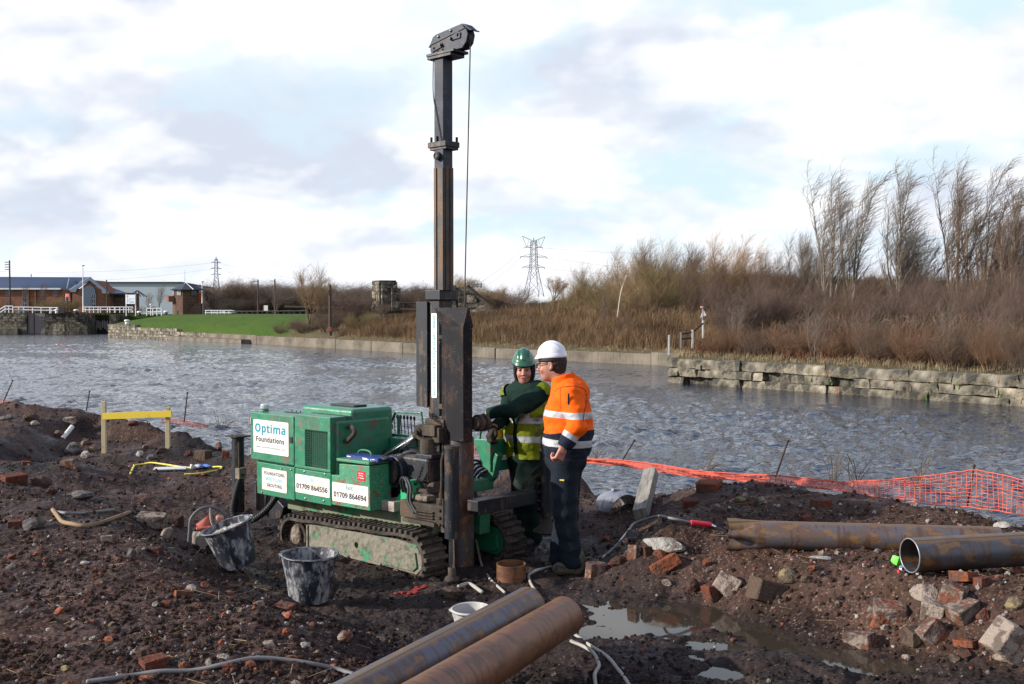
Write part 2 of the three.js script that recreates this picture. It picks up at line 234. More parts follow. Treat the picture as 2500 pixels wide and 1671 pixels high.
// ---------------------------------------------------------------- masonry, brick, timber, paint
const brickTex = tex(512, 512, (u, v) => {   // 4 m of stretcher bond, seen far off
  const row = Math.floor(v * 52), uu = u * 17.5 + (row % 2) * 0.5, c = Math.floor(uu), m = (uu - c < 0.05 || v * 52 - row < 0.14) ? 1 : 0, k = 0.8 + 0.5 * (n3(c * 3.7, row * 5.1, 2) + 0.3 * fbm(u * 6, v * 6, 1, 3, 6));
  return mixA([0.215 * k, 0.080 * k, 0.048 * k], [0.28, 0.23, 0.19], m * 0.7);
});
const stoneTex = tex(1024, 1024, (u, v) => { const a = fbm(u * 6, v * 6, 2, 5, 6, 0.6), b = fbm(u * 3, v * 3, 9, 4, 3), c = n3(u * 80, v * 80, 3, 80); let k = mixA([0.255, 0.222, 0.168], [0.085, 0.080, 0.070], smooth(0.0, 0.5, b + 0.4 * a)); k = mixA(k, [0.32, 0.285, 0.225], smooth(0.1, 0.5, -b) * 0.6); const q = 1 + 0.5 * a + 0.25 * c; return [k[0] * q, k[1] * q, k[2] * q]; });
const stoneBump = tex(512, 512, (u, v) => 0.5 + 0.45 * fbm(u * 10, v * 10, 4, 5, 10, 0.62), false);
const stoneMat = std({ color: lin(0.55, 0.55, 0.55), map: stoneTex, bumpMap: stoneBump, bumpScale: 0.06, roughness: 0.92 });
const stonePale = std({ map: stoneTex, bumpMap: stoneBump, bumpScale: 0.06, roughness: 0.92, color: lin(0.78, 0.77, 0.74) });
const stoneMid = std({ map: stoneTex, bumpMap: stoneBump, bumpScale: 0.06, roughness: 0.92, color: lin(0.38, 0.38, 0.37) });
const stoneDark = std({ map: stoneTex, bumpMap: stoneBump, bumpScale: 0.06, roughness: 0.92, color: lin(0.35, 0.36, 0.36) });
const concTex = tex(1024, 512, (u, v) => { const a = fbm(u * 5, v * 5, 1, 5, 5, 0.6), st = fbm(u * 40, v * 2, 6, 3, 40), b = fbm(u * 2, v * 2, 8, 4, 2); const k = 0.12 * (1 + 0.4 * a + 0.25 * st); return mixA([k * 1.12, k * 0.95, k * 0.74], [0.075, 0.068, 0.05], smooth(0.05, 0.45, b + 0.5 * st)); });
const concMat = std({ map: concTex, roughness: 0.92, bumpMap: stoneBump, bumpScale: 0.03 });
const brickMat = std({ map: brickTex, roughness: 0.9 }), brickBrown = std({ map: brickTex, roughness: 0.9, color: lin(0.55, 0.72, 0.8) });
const roofBlue = std({ color: lin(0.07, 0.10, 0.16), roughness: 0.55 }), roofDark = std({ color: lin(0.055, 0.062, 0.08), roughness: 0.8 }), fasciaMat = std({ color: lin(0.13, 0.16, 0.22), roughness: 0.6 });
const whitePaint = std({ color: lin(0.66, 0.66, 0.65), roughness: 0.55 }), blackIron = std({ color: lin(0.02, 0.02, 0.022), roughness: 0.6 });
const darkGlass = phy({ color: lin(0.03, 0.035, 0.04), roughness: 0.08 }), greyWood = std({ color: lin(0.20, 0.175, 0.17), roughness: 0.9 }), darkWood = std({ color: lin(0.022, 0.02, 0.018), roughness: 0.85 }), poleWood = std({ color: lin(0.075, 0.055, 0.045), roughness: 0.9 });
const galv = std({ color: lin(0.30, 0.32, 0.34), roughness: 0.5, metalness: 0.5 });
const rough = (g, amp, f, seed = 0) => { const p = g.attributes.position; for (let i = 0; i < p.count; i++) { const x = p.getX(i), y = p.getY(i), z = p.getZ(i); p.setXYZ(i, x + amp * n3(x * f, y * f, z * f + seed), y + amp * n3(x * f + 31, y * f, z * f + seed), z + amp * n3(x * f, y * f + 17, z * f + seed)); } g.computeVertexNormals(); return g; };

// ---------------------------------------------------------------- near stone quay on the right, block by block
{
  const A = V(7.6, 0, -51.6), B = V(27.4, 0, -26.8), dir = B.clone().sub(A), len = dir.length(); dir.normalize();
  const wall = thing('stone_quay_wall', 'old quay wall of big weathered stone blocks along the right bank', 'wall', V(A.x, 0, A.z), Math.atan2(-dir.z, dir.x));
  // own axes: x along the wall, y up, z towards the basin
  const r = rng(31), TOP = (x) => lerp(-0.53, -0.68, x / len);
  const core = uvm(box(len, 1.7, 1.0, len / 2, -1.62, -0.75)); mesh('wall_core', core, stoneDark, wall);
  const pal = [stoneMat, stonePale, stoneMat, stoneMat, stoneMid];
  const courses = [[0, 0.44, 1.3, 2.6], [0.45, 0.37, 0.5, 1.7], [0.83, 0.38, 0.6, 1.9], [1.22, 0.4, 0.7, 1.8]];
  for (const [y0, h, lo, hi] of courses) {
    let x = 0.02; while (x < len) {
      const w = Math.min(lerp(lo, hi, r()), len - x + 0.3), set = (x > 3.7 && x < 9.2) ? -0.13 : 0, gap = (y0 === 0 && r() < 0.35) ? 0.14 : 0.02, cut = (y0 > 0 && r() < 0.12) ? 0.25 : 0;
      if (!(y0 > 0 && r() < 0.05)) {
        const hh = h - r() * 0.025, d = 0.5, g = new THREE.BoxGeometry(w - gap, hh, d, Math.ceil(w / 0.16), 3, 2);
        const p = g.attributes.position, sd = r() * 50; for (let i = 0; i < p.count; i++) { let X = p.getX(i), Y = p.getY(i), Z = p.getZ(i); const ex = Math.abs(X) / (w / 2), ey = Math.abs(Y) / (hh / 2), e = Math.max(smooth(0.8, 1, ex) * 1, smooth(0.7, 1, ey)); if (Z > 0) Z += 0.12 * fbm(X * 1.9, Y * 3, sd, 3) - 0.06 * e * (0.6 + n3(X * 4, Y * 4, sd)); X += 0.025 * n3(Y * 3, Z * 3, sd); Y += 0.05 * n3(X * 1.6, Z * 3, sd + 5); p.setXYZ(i, X, Y, Z); }
        g.computeVertexNormals(); uvm(g, 0.42, r() * 9);
        const m = mesh('stone', uvm(g, 0.42, r() * 9), pal[Math.floor(r() * 5)], wall); m.position.set(x + w / 2, TOP(x) - y0 - hh / 2, set - cut * 0.5 - 0.02 * r()); m.rotation.set((r() - 0.5) * 0.03, (r() - 0.5) * 0.02, (r() - 0.5) * 0.015);
      }
      x += w;
    }
  }
}
// ---------------------------------------------------------------- long concrete wall and the old stone quay beyond the basin
function alongLine(u) { const i = Math.min(inner.length - 2, Math.floor(u)), t = u - i; return V(lerp(inner[i][0], inner[i + 1][0], t), lerp(heightsAt[i][0], heightsAt[i + 1][0], t), lerp(inner[i][1], inner[i + 1][1], t)); }
{
  const wall = thing('concrete_canal_wall', 'long stained concrete wall holding the reed bank above the water', 'wall');
  const cuts = [2.02, 2.45, 2.96, 3.5, 4.0, 4.5, 5.05, 5.5, 6.0, 6.5, 7.0];
  for (let k = 0; k + 1 < cuts.length; k++) {
    const a = alongLine(cuts[k]), b = alongLine(cuts[k + 1]), d = b.clone().sub(a); d.y = 0; const L = d.length(), top = (a.y + b.y) / 2 + 0.12;
    const g = uvm(new RoundedBoxGeometry(L - 0.09, top + 2.6, 0.7, 1, 0.04), 0.13, k * 0.7); const m = mesh('panel', g, concMat, wall); m.position.set((a.x + b.x) / 2, (top - 2.6) / 2, (a.z + b.z) / 2); m.rotation.y = Math.atan2(-d.z, d.x);
  }
  // a low landing ledge at the foot of the left part
  const a = alongLine(1.75), b = alongLine(2.4), L = a.distanceTo(b); const ledge = mesh('ledge', uvm(new THREE.BoxGeometry(L, 1.2, 1.4), 0.2), concMat, wall); ledge.position.set((a.x + b.x) / 2 - 0.5, -1.85, (a.z + b.z) / 2 + 0.6); ledge.rotation.y = Math.atan2(-(b.z - a.z), b.x - a.x);
}
{
  const a = alongLine(1.0), b = alongLine(2.02), L = Math.hypot(b.x - a.x, b.z - a.z), wall = thing('stone_landing_wall', 'pale sandstone block wall below the mown grass slope', 'wall', V(a.x, 0, a.z), Math.atan2(-(b.z - a.z), b.x - a.x)), r = rng(8);
  mesh('wall_core', uvm(box(L, 2.2, 1, L / 2, -1.9, -0.6), 0.3), stoneDark, wall);
  const top = (x) => x < 0.62 * L ? lerp(0.08, -0.25, x / (0.62 * L)) : lerp(-0.25, -0.82, Math.min(1, (x - 0.62 * L) / (0.3 * L)));
  for (let c = 0; c < 5; c++) { let x = 0; while (x < L) { const w = Math.min(lerp(0.9, 2.6, r()), L - x + 0.2), y = -1.95 + c * 0.42; if (y + 0.2 < top(x + w / 2)) { const m = mesh('stone', uvm(rough(new THREE.BoxGeometry(w - 0.07, 0.38, 0.6, 4, 2, 1), 0.05, 2.3, x + c), 0.3, r() * 7), r() < 0.6 ? stonePale : stoneMat, wall); m.position.set(x + w / 2, y + 0.2, 0.02 + 0.05 * r()); } x += w; } }
}
// ---------------------------------------------------------------- the lock: piers, timber facing, gate
const LZ = 178, far = (px, py, z = LZ) => at(px, py, z);
const flat = (x0, x1, y0, y1, z, dep) => { const a = at(x0, y0, z), b = at(x1, y1, z); return box2(a.x, b.x, b.y, a.y, -z - dep, -z); };   // an upright block whose face stands at distance z
function blocks(x0, x1, y0, y1, z, seed, ch = 0.42) { const a = at(x0, y0, z), b = at(x1, y1, z), r = rng(seed), out = []; for (let y = b.y; y < a.y - 0.1; y += ch) { let x = a.x; while (x < b.x - 0.05) { const w = Math.min(lerp(0.6, 1.7, r()), b.x - x); out.push(uvm(box(w - 0.05, ch - 0.05, 0.3, x + w / 2, y + ch / 2, -z + 0.06 * r(), 0), 0.25, r() * 9)); x += w; } } return out; }
{
  const t = thing('lock_pier', 'blackened stone lock pier at the left edge beside grey timber facing', 'wall');
  mesh('wall_core', uvm(flat(-60, 66, 763, 822, LZ + 0.2, 8), 0.2), stoneDark, t);
  mesh('stone_course', blocks(-60, 66, 765, 816, LZ, 3), stoneMat, t).userData.kind = 'stuff';
  mesh('ledge', uvm(flat(-60, 42, 803, 822, LZ - 1.2, 1.5), 0.2), stoneDark, t);
}
{
  const t = thing('timber_facing', 'grey vertical timber boards between the two lock piers', 'wall'); const a = at(66, 766, LZ), b = at(109, 815, LZ), n = 13, w = (b.x - a.x) / n, r = rng(4);
  for (let i = 0; i < n; i++) mesh('board', box(w - 0.04, a.y - b.y, 0.12, a.x + (i + 0.5) * w, (a.y + b.y) / 2, -LZ - 0.35 + 0.03 * r(), 0.01), i === 4 ? poleWood : greyWood, t);
  mesh('backing', box(b.x - a.x, a.y - b.y + 0.4, 0.4, (a.x + b.x) / 2, (a.y + b.y) / 2 - 0.3, -LZ - 0.7), darkWood, t);
}
{
  const t = thing('lock_pier', 'blackened stone lock pier left of the dark lock gate', 'wall');
  mesh('wall_core', uvm(flat(109, 214, 766, 822, LZ + 0.2, 8), 0.2), stoneDark, t);
  mesh('stone_course', blocks(109, 214, 766, 817, LZ, 12), stoneDark, t).userData.kind = 'stuff';
  mesh('pale_stone', blocks(129, 158, 794, 816, LZ - 0.05, 15), stonePale, t).userData.kind = 'stuff';
  mesh('grass_top', flat(112, 200, 765.2, 766.4, LZ + 0.3, 6), std({ color: lin(0.09, 0.11, 0.03), roughness: 1 }), t);
}
{
  const t = thing('lock_gate', 'dark timber lock gate with lighter upper boards', 'gate'), z = LZ + 4;
  mesh('gate_leaf', flat(213, 268, 780, 822, z, 0.5), darkWood, t);
  for (let i = 0; i < 8; i++) mesh('board', flat(221 + i * 5.4, 225 + i * 5.4, 783, 800 + (i * 7 % 5) * 2, z - 0.15, 0.2), greyWood, t);
  mesh('balance_beam', flat(203, 268, 769, 773, z - 0.6, 0.5), darkWood, t); for (const x of [218, 229, 243, 256]) mesh('post', flat(x, x + 2.2, 766, 786, z - 0.4, 0.3), darkWood, t);
  mesh('side_wall', uvm(flat(266, 283, 769, 822, LZ - 2, 8), 0.2), stoneDark, t);
}
function railing(label, pts, h, posts, z, extra = true) {   // pts: [px, py of the foot]
  const t = thing('white_railing', label, 'railing', null, 0, null), k = z / FP;
  for (let i = 0; i + 1 < pts.length; i++) { const a = at(...pts[i], z), b = at(...pts[i + 1], z); for (const f of extra ? [1, 0.52] : [1]) mesh('rail', rod(a.clone().setY(a.y + h * f), b.clone().setY(b.y + h * f), 0.09, 0.09, 6), whitePaint, t); }
  for (const px of posts) { let i = 0; while (i < pts.length - 2 && px > pts[i + 1][0]) i++; const s = clamp((px - pts[i][0]) / (pts[i + 1][0] - pts[i][0])), f = at(px, lerp(pts[i][1], pts[i + 1][1], s), z); mesh('post', rod(f, f.clone().setY(f.y + h), 0.075, 0.075, 6), whitePaint, t); }
  return t;
}
railing('white railing running down steps at the far left of the lock', [[-6, 775], [12, 763.5], [31, 763.5]], 1.05, [-4, 12, 21, 31], LZ - 1);
railing('white railing along the top of the lock pier right of the timber boards', [[31, 764.3], [57, 764.3], [100, 765.2], [141, 765.6]], 0.95, [45, 57, 79, 100, 121, 124, 138], LZ - 0.6);
railing('white railing across the lock gate footbridge', [[201, 764], [281, 764], [324, 764]], 0.95, [203, 208, 218, 228, 239, 245, 262, 268, 279, 281, 292, 302, 314, 320, 324], LZ + 3);
railing('short white railing behind the globe lamp on the grass', [[357, 771], [394, 771]], 1.1, [358, 373, 383, 394], 163);
railing('white railing on the grass right of the brick control tower', [[500, 770.5], [520, 770.5], [566, 770.5]], 0.72, [502, 516, 530, 538, 548, 558, 566], 160);
{ const t = thing('black_railing', 'low dark railing along the crest of the grass slope', 'railing'), n = 15; const a = at(566, 770.4, 158), b = at(746, 769.8, 150); for (let i = 0; i < n; i++) { const p = a.clone().lerp(b, i / (n - 1)); mesh('post', rod(p, p.clone().setY(p.y + 0.62), 0.07, 0.07, 5), blackIron, t); } mesh('rail', rod(a.clone().setY(a.y + 0.6), b.clone().setY(b.y + 0.6), 0.06, 0.06, 5), blackIron, t); }
for (const [px, lab] of [[535, 'white picnic table right of the control tower'], [556, 'white picnic table nearest the dark crest railing']]) { const t = thing('picnic_table', lab, 'table', at(px, 770.5, 162)); mesh('table_top', box(2.0, 0.1, 0.8, 0, 0.72, 0, 0.02), whitePaint, t); for (const s of [-1, 1]) { mesh('bench', box(2, 0.08, 0.3, 0, 0.42, s * 0.7, 0.02), whitePaint, t); mesh('leg', [rod(V(s * 0.7, 0, 0.75), V(s * 0.7, 0.72, 0.2), 0.05), rod(V(s * 0.7, 0, -0.75), V(s * 0.7, 0.72, -0.2), 0.05)], whitePaint, t); } }
for (const [px, py, z, lab] of [[138, 765.6, LZ - 1, 'white mooring bollard at the right end of the pier railing'], [185, 766, LZ - 1, 'white topped black bollard left of the lock gate'], [405, 770.5, 162, 'white topped black bollard left of the control tower'], [340, 771.5, 160, 'small white bollard right of the notice board'], [309.5, 793, 150, 'white mooring post low on the grass slope']]) { const t = thing('bollard', lab, 'bollard', at(px, py, z)); mesh('bollard_base', lathe([[0, 0], [0.3, 0], [0.24, 0.2], [0.2, 0.45], [0, 0.45]], 10), px === 138 || px === 309.5 ? whitePaint : blackIron, t); mesh('bollard_cap', lathe([[0.2, 0.4], [0.36, 0.45], [0.38, 0.6], [0.25, 0.7], [0, 0.72]], 12), whitePaint, t); }
// ---------------------------------------------------------------- signal, lamps, poles, notice board
{
  const f = at(164.5, 765, LZ - 1), k = (LZ - 1) / FP, t = thing('signal_light', 'lock signal showing a red light on a dark post', 'traffic light', f);
  mesh('pole', rod(V(0, 0, 0), V(0, 30 * k, 0), 0.09), blackIron, t); mesh('signal_head', box(8.2 * k, 17 * k, 0.25, 0, 38.5 * k, 0, 0.04), whitePaint, t); mesh('face', box(6.6 * k, 15.4 * k, 0.06, 0, 38.5 * k, 0.14, 0.02), blackIron, t);
  const red = mesh('lamp', new THREE.SphereGeometry(0.19, 16, 10), std({ color: lin(0.3, 0.01, 0.005), emissive: lin(1, 0.06, 0.03), emissiveIntensity: 3 }), t); red.position.set(-0.3 * k, 42.6 * k, 0.16);
  const pl = new THREE.PointLight(new THREE.Color(1, 0.06, 0.03), 1.2, 0, 2); pl.position.set(0, 42.6 * k, 0.55); pl.castShadow = true; t.add(pl);
  mesh('cabinet', box(0.9, 1.0, 0.5, -0.9, 0.5, 0, 0.02), blackIron, t);
}
function lampPost(px, y0, y1, z, lab) { const f = at(px, y1, z), h = (y1 - y0) * z / FP, t = thing('lamp_post', lab, 'lamp post', f); mesh('pole', rod(V(0, 0, 0), V(0, h, 0), 0.13, 0.07, 8), whitePaint, t); mesh('lantern', box(0.42, 0.14, 0.25, 0.12, h + 0.05, 0, 0.04, 0, 0, 0.15), blackIron, t); return t; }
lampPost(202.5, 650, 764, LZ + 6, 'tall white lamp post in front of the brick gable');
lampPost(493.5, 689.5, 768, 178, 'white lamp post just right of the control tower roof');
{ const f = at(367.8, 771, 160), t = thing('globe_lamp', 'white globe lamp on a short post on the grass', 'lamp post', f); mesh('pole', rod(V(0, 0, 0), V(0, 1.5, 0), 0.07), whitePaint, t); mesh('globe', new THREE.SphereGeometry(0.17, 14, 10).translate(0, 1.62, 0), whitePaint, t); }
function telegraph(px, y0, y1, z, lab, arms) { const f = at(px, y1, z), h = (y1 - y0) * z / FP, t = thing('telegraph_pole', lab, 'pole', f); mesh('pole', rod(V(0, 0, 0), V(0, h, 0), 0.17, 0.12, 8), poleWood, t); for (let i = 0; i < arms; i++) mesh('crossarm', box(0.9, 0.12, 0.12, -0.35, h - 0.35 - i * 0.42, 0), poleWood, t); return t; }
telegraph(24, 636, 764, 185, 'tall brown telegraph pole with crossarms at the left edge', 4);
telegraph(260.5, 684, 766, 200, 'plain dark pole right of the brick gable', 0);
telegraph(630, 683, 770, 190, 'thin pole behind the grass slope, left of the dark bushes', 1);
telegraph(671, 682, 770, 190, 'thin pole behind the bare tree on the grass crest', 1);
{ const t = telegraph(806, 695, 820, 104, 'grey wooden pole with a red box beside the canal wall', 0); mesh('red_box', box(0.38, 0.44, 0.2, 0, 0.62, 0.2, 0.03), std({ color: lin(0.22, 0.06, 0.04), roughness: 0.6 }), t); mesh('insulator', box(0.3, 0.5, 0.2, 0, 4.2, 0.1, 0.03), blackIron, t); }
{
  const t = thing('notice_board', 'white waterway notice board on two posts above the lock', 'sign'), z = 160, k = z / FP, a = at(306, 720, z), b = at(329.5, 742.3, z), g = at(306, 771, z);
  const print = canvasTex(256, 240, (c, w, h) => { c.fillStyle = '#f4f6fa'; c.fillRect(0, 0, w, h); c.fillStyle = '#9a2c32'; c.beginPath(); c.arc(52, 46, 28, 0, 7); c.fill(); c.fillStyle = '#fff'; c.fillRect(22, 40, 60, 12); c.fillStyle = '#334a78'; c.fillRect(46, 100, 13, 112); c.save(); c.translate(62, 180); c.rotate(-0.9); c.fillRect(0, 0, 42, 11); c.restore(); for (let i = 0; i < 2; i++) c.fillRect(82, 104 + i * 24, 150 - i * 90, 9); c.fillRect(108, 164, 112, 8); c.fillRect(100, 186, 126, 8); c.fillRect(100, 206, 126, 8); });
  const pl = mesh('panel', box(b.x - a.x, a.y - b.y, 0.08, (a.x + b.x) / 2, (a.y + b.y) / 2, -z, 0), std({ map: print, roughness: 0.5 }), t);
  for (const x of [a.x + 0.02, b.x]) mesh('post', box(0.13, a.y - g.y + 0.1, 0.13, x, (a.y + g.y) / 2, -z - 0.12), whitePaint, t);
}
{ const z = 158, a = at(644, 746, z), b = at(653.6, 759, z), t = thing('notice_board', 'small white notice with a red edge by the crest railing', 'sign'); mesh('panel', box(b.x - a.x, a.y - b.y, 0.06, (a.x + b.x) / 2, (a.y + b.y) / 2, -z), whitePaint, t); mesh('edge', box(0.1, a.y - b.y, 0.07, a.x - 0.06, (a.y + b.y) / 2, -z), std({ color: lin(0.5, 0.05, 0.04) }), t); mesh('post', box(0.1, 1.4, 0.08, (a.x + b.x) / 2, b.y - 0.2, -z - 0.1), blackIron, t); }
// ---------------------------------------------------------------- brick offices
function win(par, x0, x1, y0, y1, z, bars = 2, trans = 0) { const a = at(x0, y0, z), b = at(x1, y1, z), w = b.x - a.x, h = a.y - b.y, cx = (a.x + b.x) / 2, cy = (a.y + b.y) / 2, f = []; for (let i = 0; i <= bars; i++) f.push(box(0.09, h, 0.1, a.x + w * i / bars, cy, -z + 0.06)); for (let i = 0; i <= trans + 1; i++) f.push(box(w, 0.09, 0.1, cx, b.y + h * i / (trans + 1), -z + 0.065)); const m = mesh('window', merge(f), fasciaMat, par); mesh('pane', box(w, h, 0.05, cx, cy, -z + 0.03), darkGlass, m); return m; }
{
  const z = 215, t = thing('brick_office', 'long red brick building with blue metal roof and arched gable', 'building');
  mesh('wall', uvm(flat(-70, 172, 704, 768, z, 9), 0.25), brickMat, t);
  const e0 = at(-72, 704.5, z - 0.6), r0 = at(-72, 677, z + 5), e1 = at(170, 706.5, z - 0.6), r1 = at(222, 678.3, z + 5);
  const quad = (a, b, c, d, th = 0.12) => { const g = new THREE.BufferGeometry(), up = V(0, th, 0), P = [a, b, c, d], Q = P.map((p) => p.clone().sub(up)), pos = [], f = (p, q, s) => pos.push(...p.toArray(), ...q.toArray(), ...s.toArray()); f(P[0], P[1], P[2]); f(P[0], P[2], P[3]); f(Q[0], Q[2], Q[1]); f(Q[0], Q[3], Q[2]); for (let i = 0; i < 4; i++) { const j = (i + 1) % 4; f(P[i], Q[i], P[j]); f(P[j], Q[i], Q[j]); } g.setAttribute('position', new THREE.Float32BufferAttribute(pos, 3)); g.computeVertexNormals(); return g; };
  const roof = mesh('roof', quad(e0, e1, r1, r0), roofBlue, t);
  const seams = []; for (let i = 1; i < 60; i++) { const s = i / 60; const a = e0.clone().lerp(e1, s), b = r0.clone().lerp(r1, s * 0.93 + 0.02 * s); seams.push(rod(a.setY(a.y + 0.03), b.setY(b.y + 0.03), 0.05, 0.05, 4)); } mesh('seam', seams, std({ color: lin(0.06, 0.08, 0.12), roughness: 0.6 }), roof).userData.kind = 'stuff';
  mesh('ridge', rod(r0, r1, 0.12, 0.12, 6), fasciaMat, roof); { const v = at(75.5, 677, z + 5); mesh('flue', box(0.16, 0.75, 0.16, v.x, v.y + 0.3, v.z), galv, roof); }
  mesh('gutter', flat(-72, 147, 703.5, 707.3, z - 0.7, 0.3), std({ color: lin(0.55, 0.55, 0.58), roughness: 0.5 }), t);
  for (const [a, b, c, d] of [[13, 21.5, 707.5, 721.5], [97, 106, 708, 723], [129.5, 140, 708.5, 723]]) win(t, a, b, c, d, z, 2, 1);
  win(t, 54, 66, 712, 726, z, 2, 0); win(t, 54, 66, 727, 740, z, 2, 0); win(t, 54, 66, 741, 760, z, 2, 1);
  mesh('pilaster', uvm(flat(66.5, 70, 707, 768, z - 0.4, 0.4), 0.25), brickMat, t); mesh('pilaster', uvm(flat(83, 87, 707, 768, z - 0.4, 0.4), 0.25), brickMat, t);
  // gable wing, nearer
  const gz = z - 4, P = (x, y) => { const p = at(x, y, gz); return [p.x, p.y]; };
  const gb = prism([P(176, 768), P(176, 712), P(187, 712), P(219.4, 684), P(252, 713), P(252, 768)], 8); gb.translate(0, 0, -gz - 8); mesh('gable_wall', uvm(gb, 0.25), brickMat, t);
  const barge = prism([P(219.4, 677.5), P(172, 708), P(172, 713.5), P(186, 713.5), P(188.5, 706.5), P(219.6, 685.2), P(249, 708), P(250.5, 717), P(266, 717), P(264, 712)], 0.4); barge.translate(0, 0, -gz); mesh('bargeboard', barge, fasciaMat, t);
  const hi = at(219.4, 677, gz + 0.2), bk = at(222, 678.2, z + 6), lo = at(171, 708, gz + 0.2), lb = at(163, 706, z + 1), ro = at(266, 712.5, gz + 0.2), rb = at(262, 711, z + 6);
  mesh('gable_roof', [quad(lo, hi, bk, lb), quad(hi, ro, rb, bk)], roofBlue, t); mesh('roof_trim', [rod(at(163, 706.5, gz + 0.1), at(169, 680, z + 3), 0.16, 0.16, 5), rod(lo, hi, 0.12, 0.12, 5)], fasciaMat, t);
  const arch = []; for (let i = 0; i <= 12; i++) { const a = Math.PI * i / 12; arch.push(P(218.5 + 15 * Math.cos(a), 712 - 14.5 * Math.sin(a))); } const ag = prism([P(203.5, 751), ...arch.reverse(), P(233.5, 725), P(222.5, 725), P(222.5, 751)], 0.3); ag.translate(0, 0, -gz + 0.02); mesh('arch_panel', ag, std({ color: lin(0.06, 0.085, 0.12), roughness: 0.5 }), t);
  win(t, 223, 233.5, 718, 729, gz - 0.25, 2, 0); win(t, 223, 233.5, 731, 741, gz - 0.25, 2, 0); win(t, 223, 233.5, 743, 760, gz - 0.25, 2, 1);
  // low wing on the right
  mesh('side_wall', uvm(flat(252, 306, 715, 768, z + 1, 8), 0.25), brickBrown, t); mesh('side_roof', [quad(at(250, 716, z - 1), at(311, 717.5, z - 1), at(300, 712, z + 5), at(236, 688.5, z + 5)), quad(at(236, 688.5, z + 5), at(300, 712, z + 5), at(300, 712, z + 9), at(236, 690, z + 9))], roofBlue, t); mesh('side_fascia', flat(258, 309, 715.5, 719, z - 0.9, 0.2), fasciaMat, t);
  win(t, 269, 276, 721, 752, z + 0.9, 2, 2); for (const x of [283, 290, 297]) win(t, x, x + 2.4, 730, 733, z + 0.9, 1, 0);
}
{
  const t = thing('warehouse', 'large pale grey clad warehouse behind the control tower', 'building'), z = 330, clad = std({ color: lin(0.33, 0.38, 0.42), roughness: 0.6 });
  mesh('wall', flat(228, 441, 689.5, 768, z, 1), clad, t); mesh('eaves', flat(228, 441.4, 688.3, 691, z - 0.6, 1.8), roofDark, t);
  const a = at(441, 690.5, z), b = at(522, 707.4, 404), w = b.clone().sub(a), L = Math.hypot(w.x, w.z); const s = mesh('side_wall', new THREE.BoxGeometry(L, 12, 0.6), std({ color: lin(0.30, 0.33, 0.40), roughness: 0.6 }), t); s.position.set((a.x + b.x) / 2, a.y - 6, (a.z + b.z) / 2); s.rotation.y = Math.atan2(-w.z, w.x); const e = mesh('side_eaves', new THREE.BoxGeometry(L, 0.5, 0.9), roofDark, t); e.position.set((a.x + b.x) / 2, a.y, (a.z + b.z) / 2); e.rotation.y = s.rotation.y;
  const pk = at(335, 709.5, 300); for (const x of [318, 327, 343, 352, 358]) mesh('stay', rod(pk, at(x, x < 335 ? 719 : 725, 300), 0.12, 0.12, 4), roofDark, t);
}
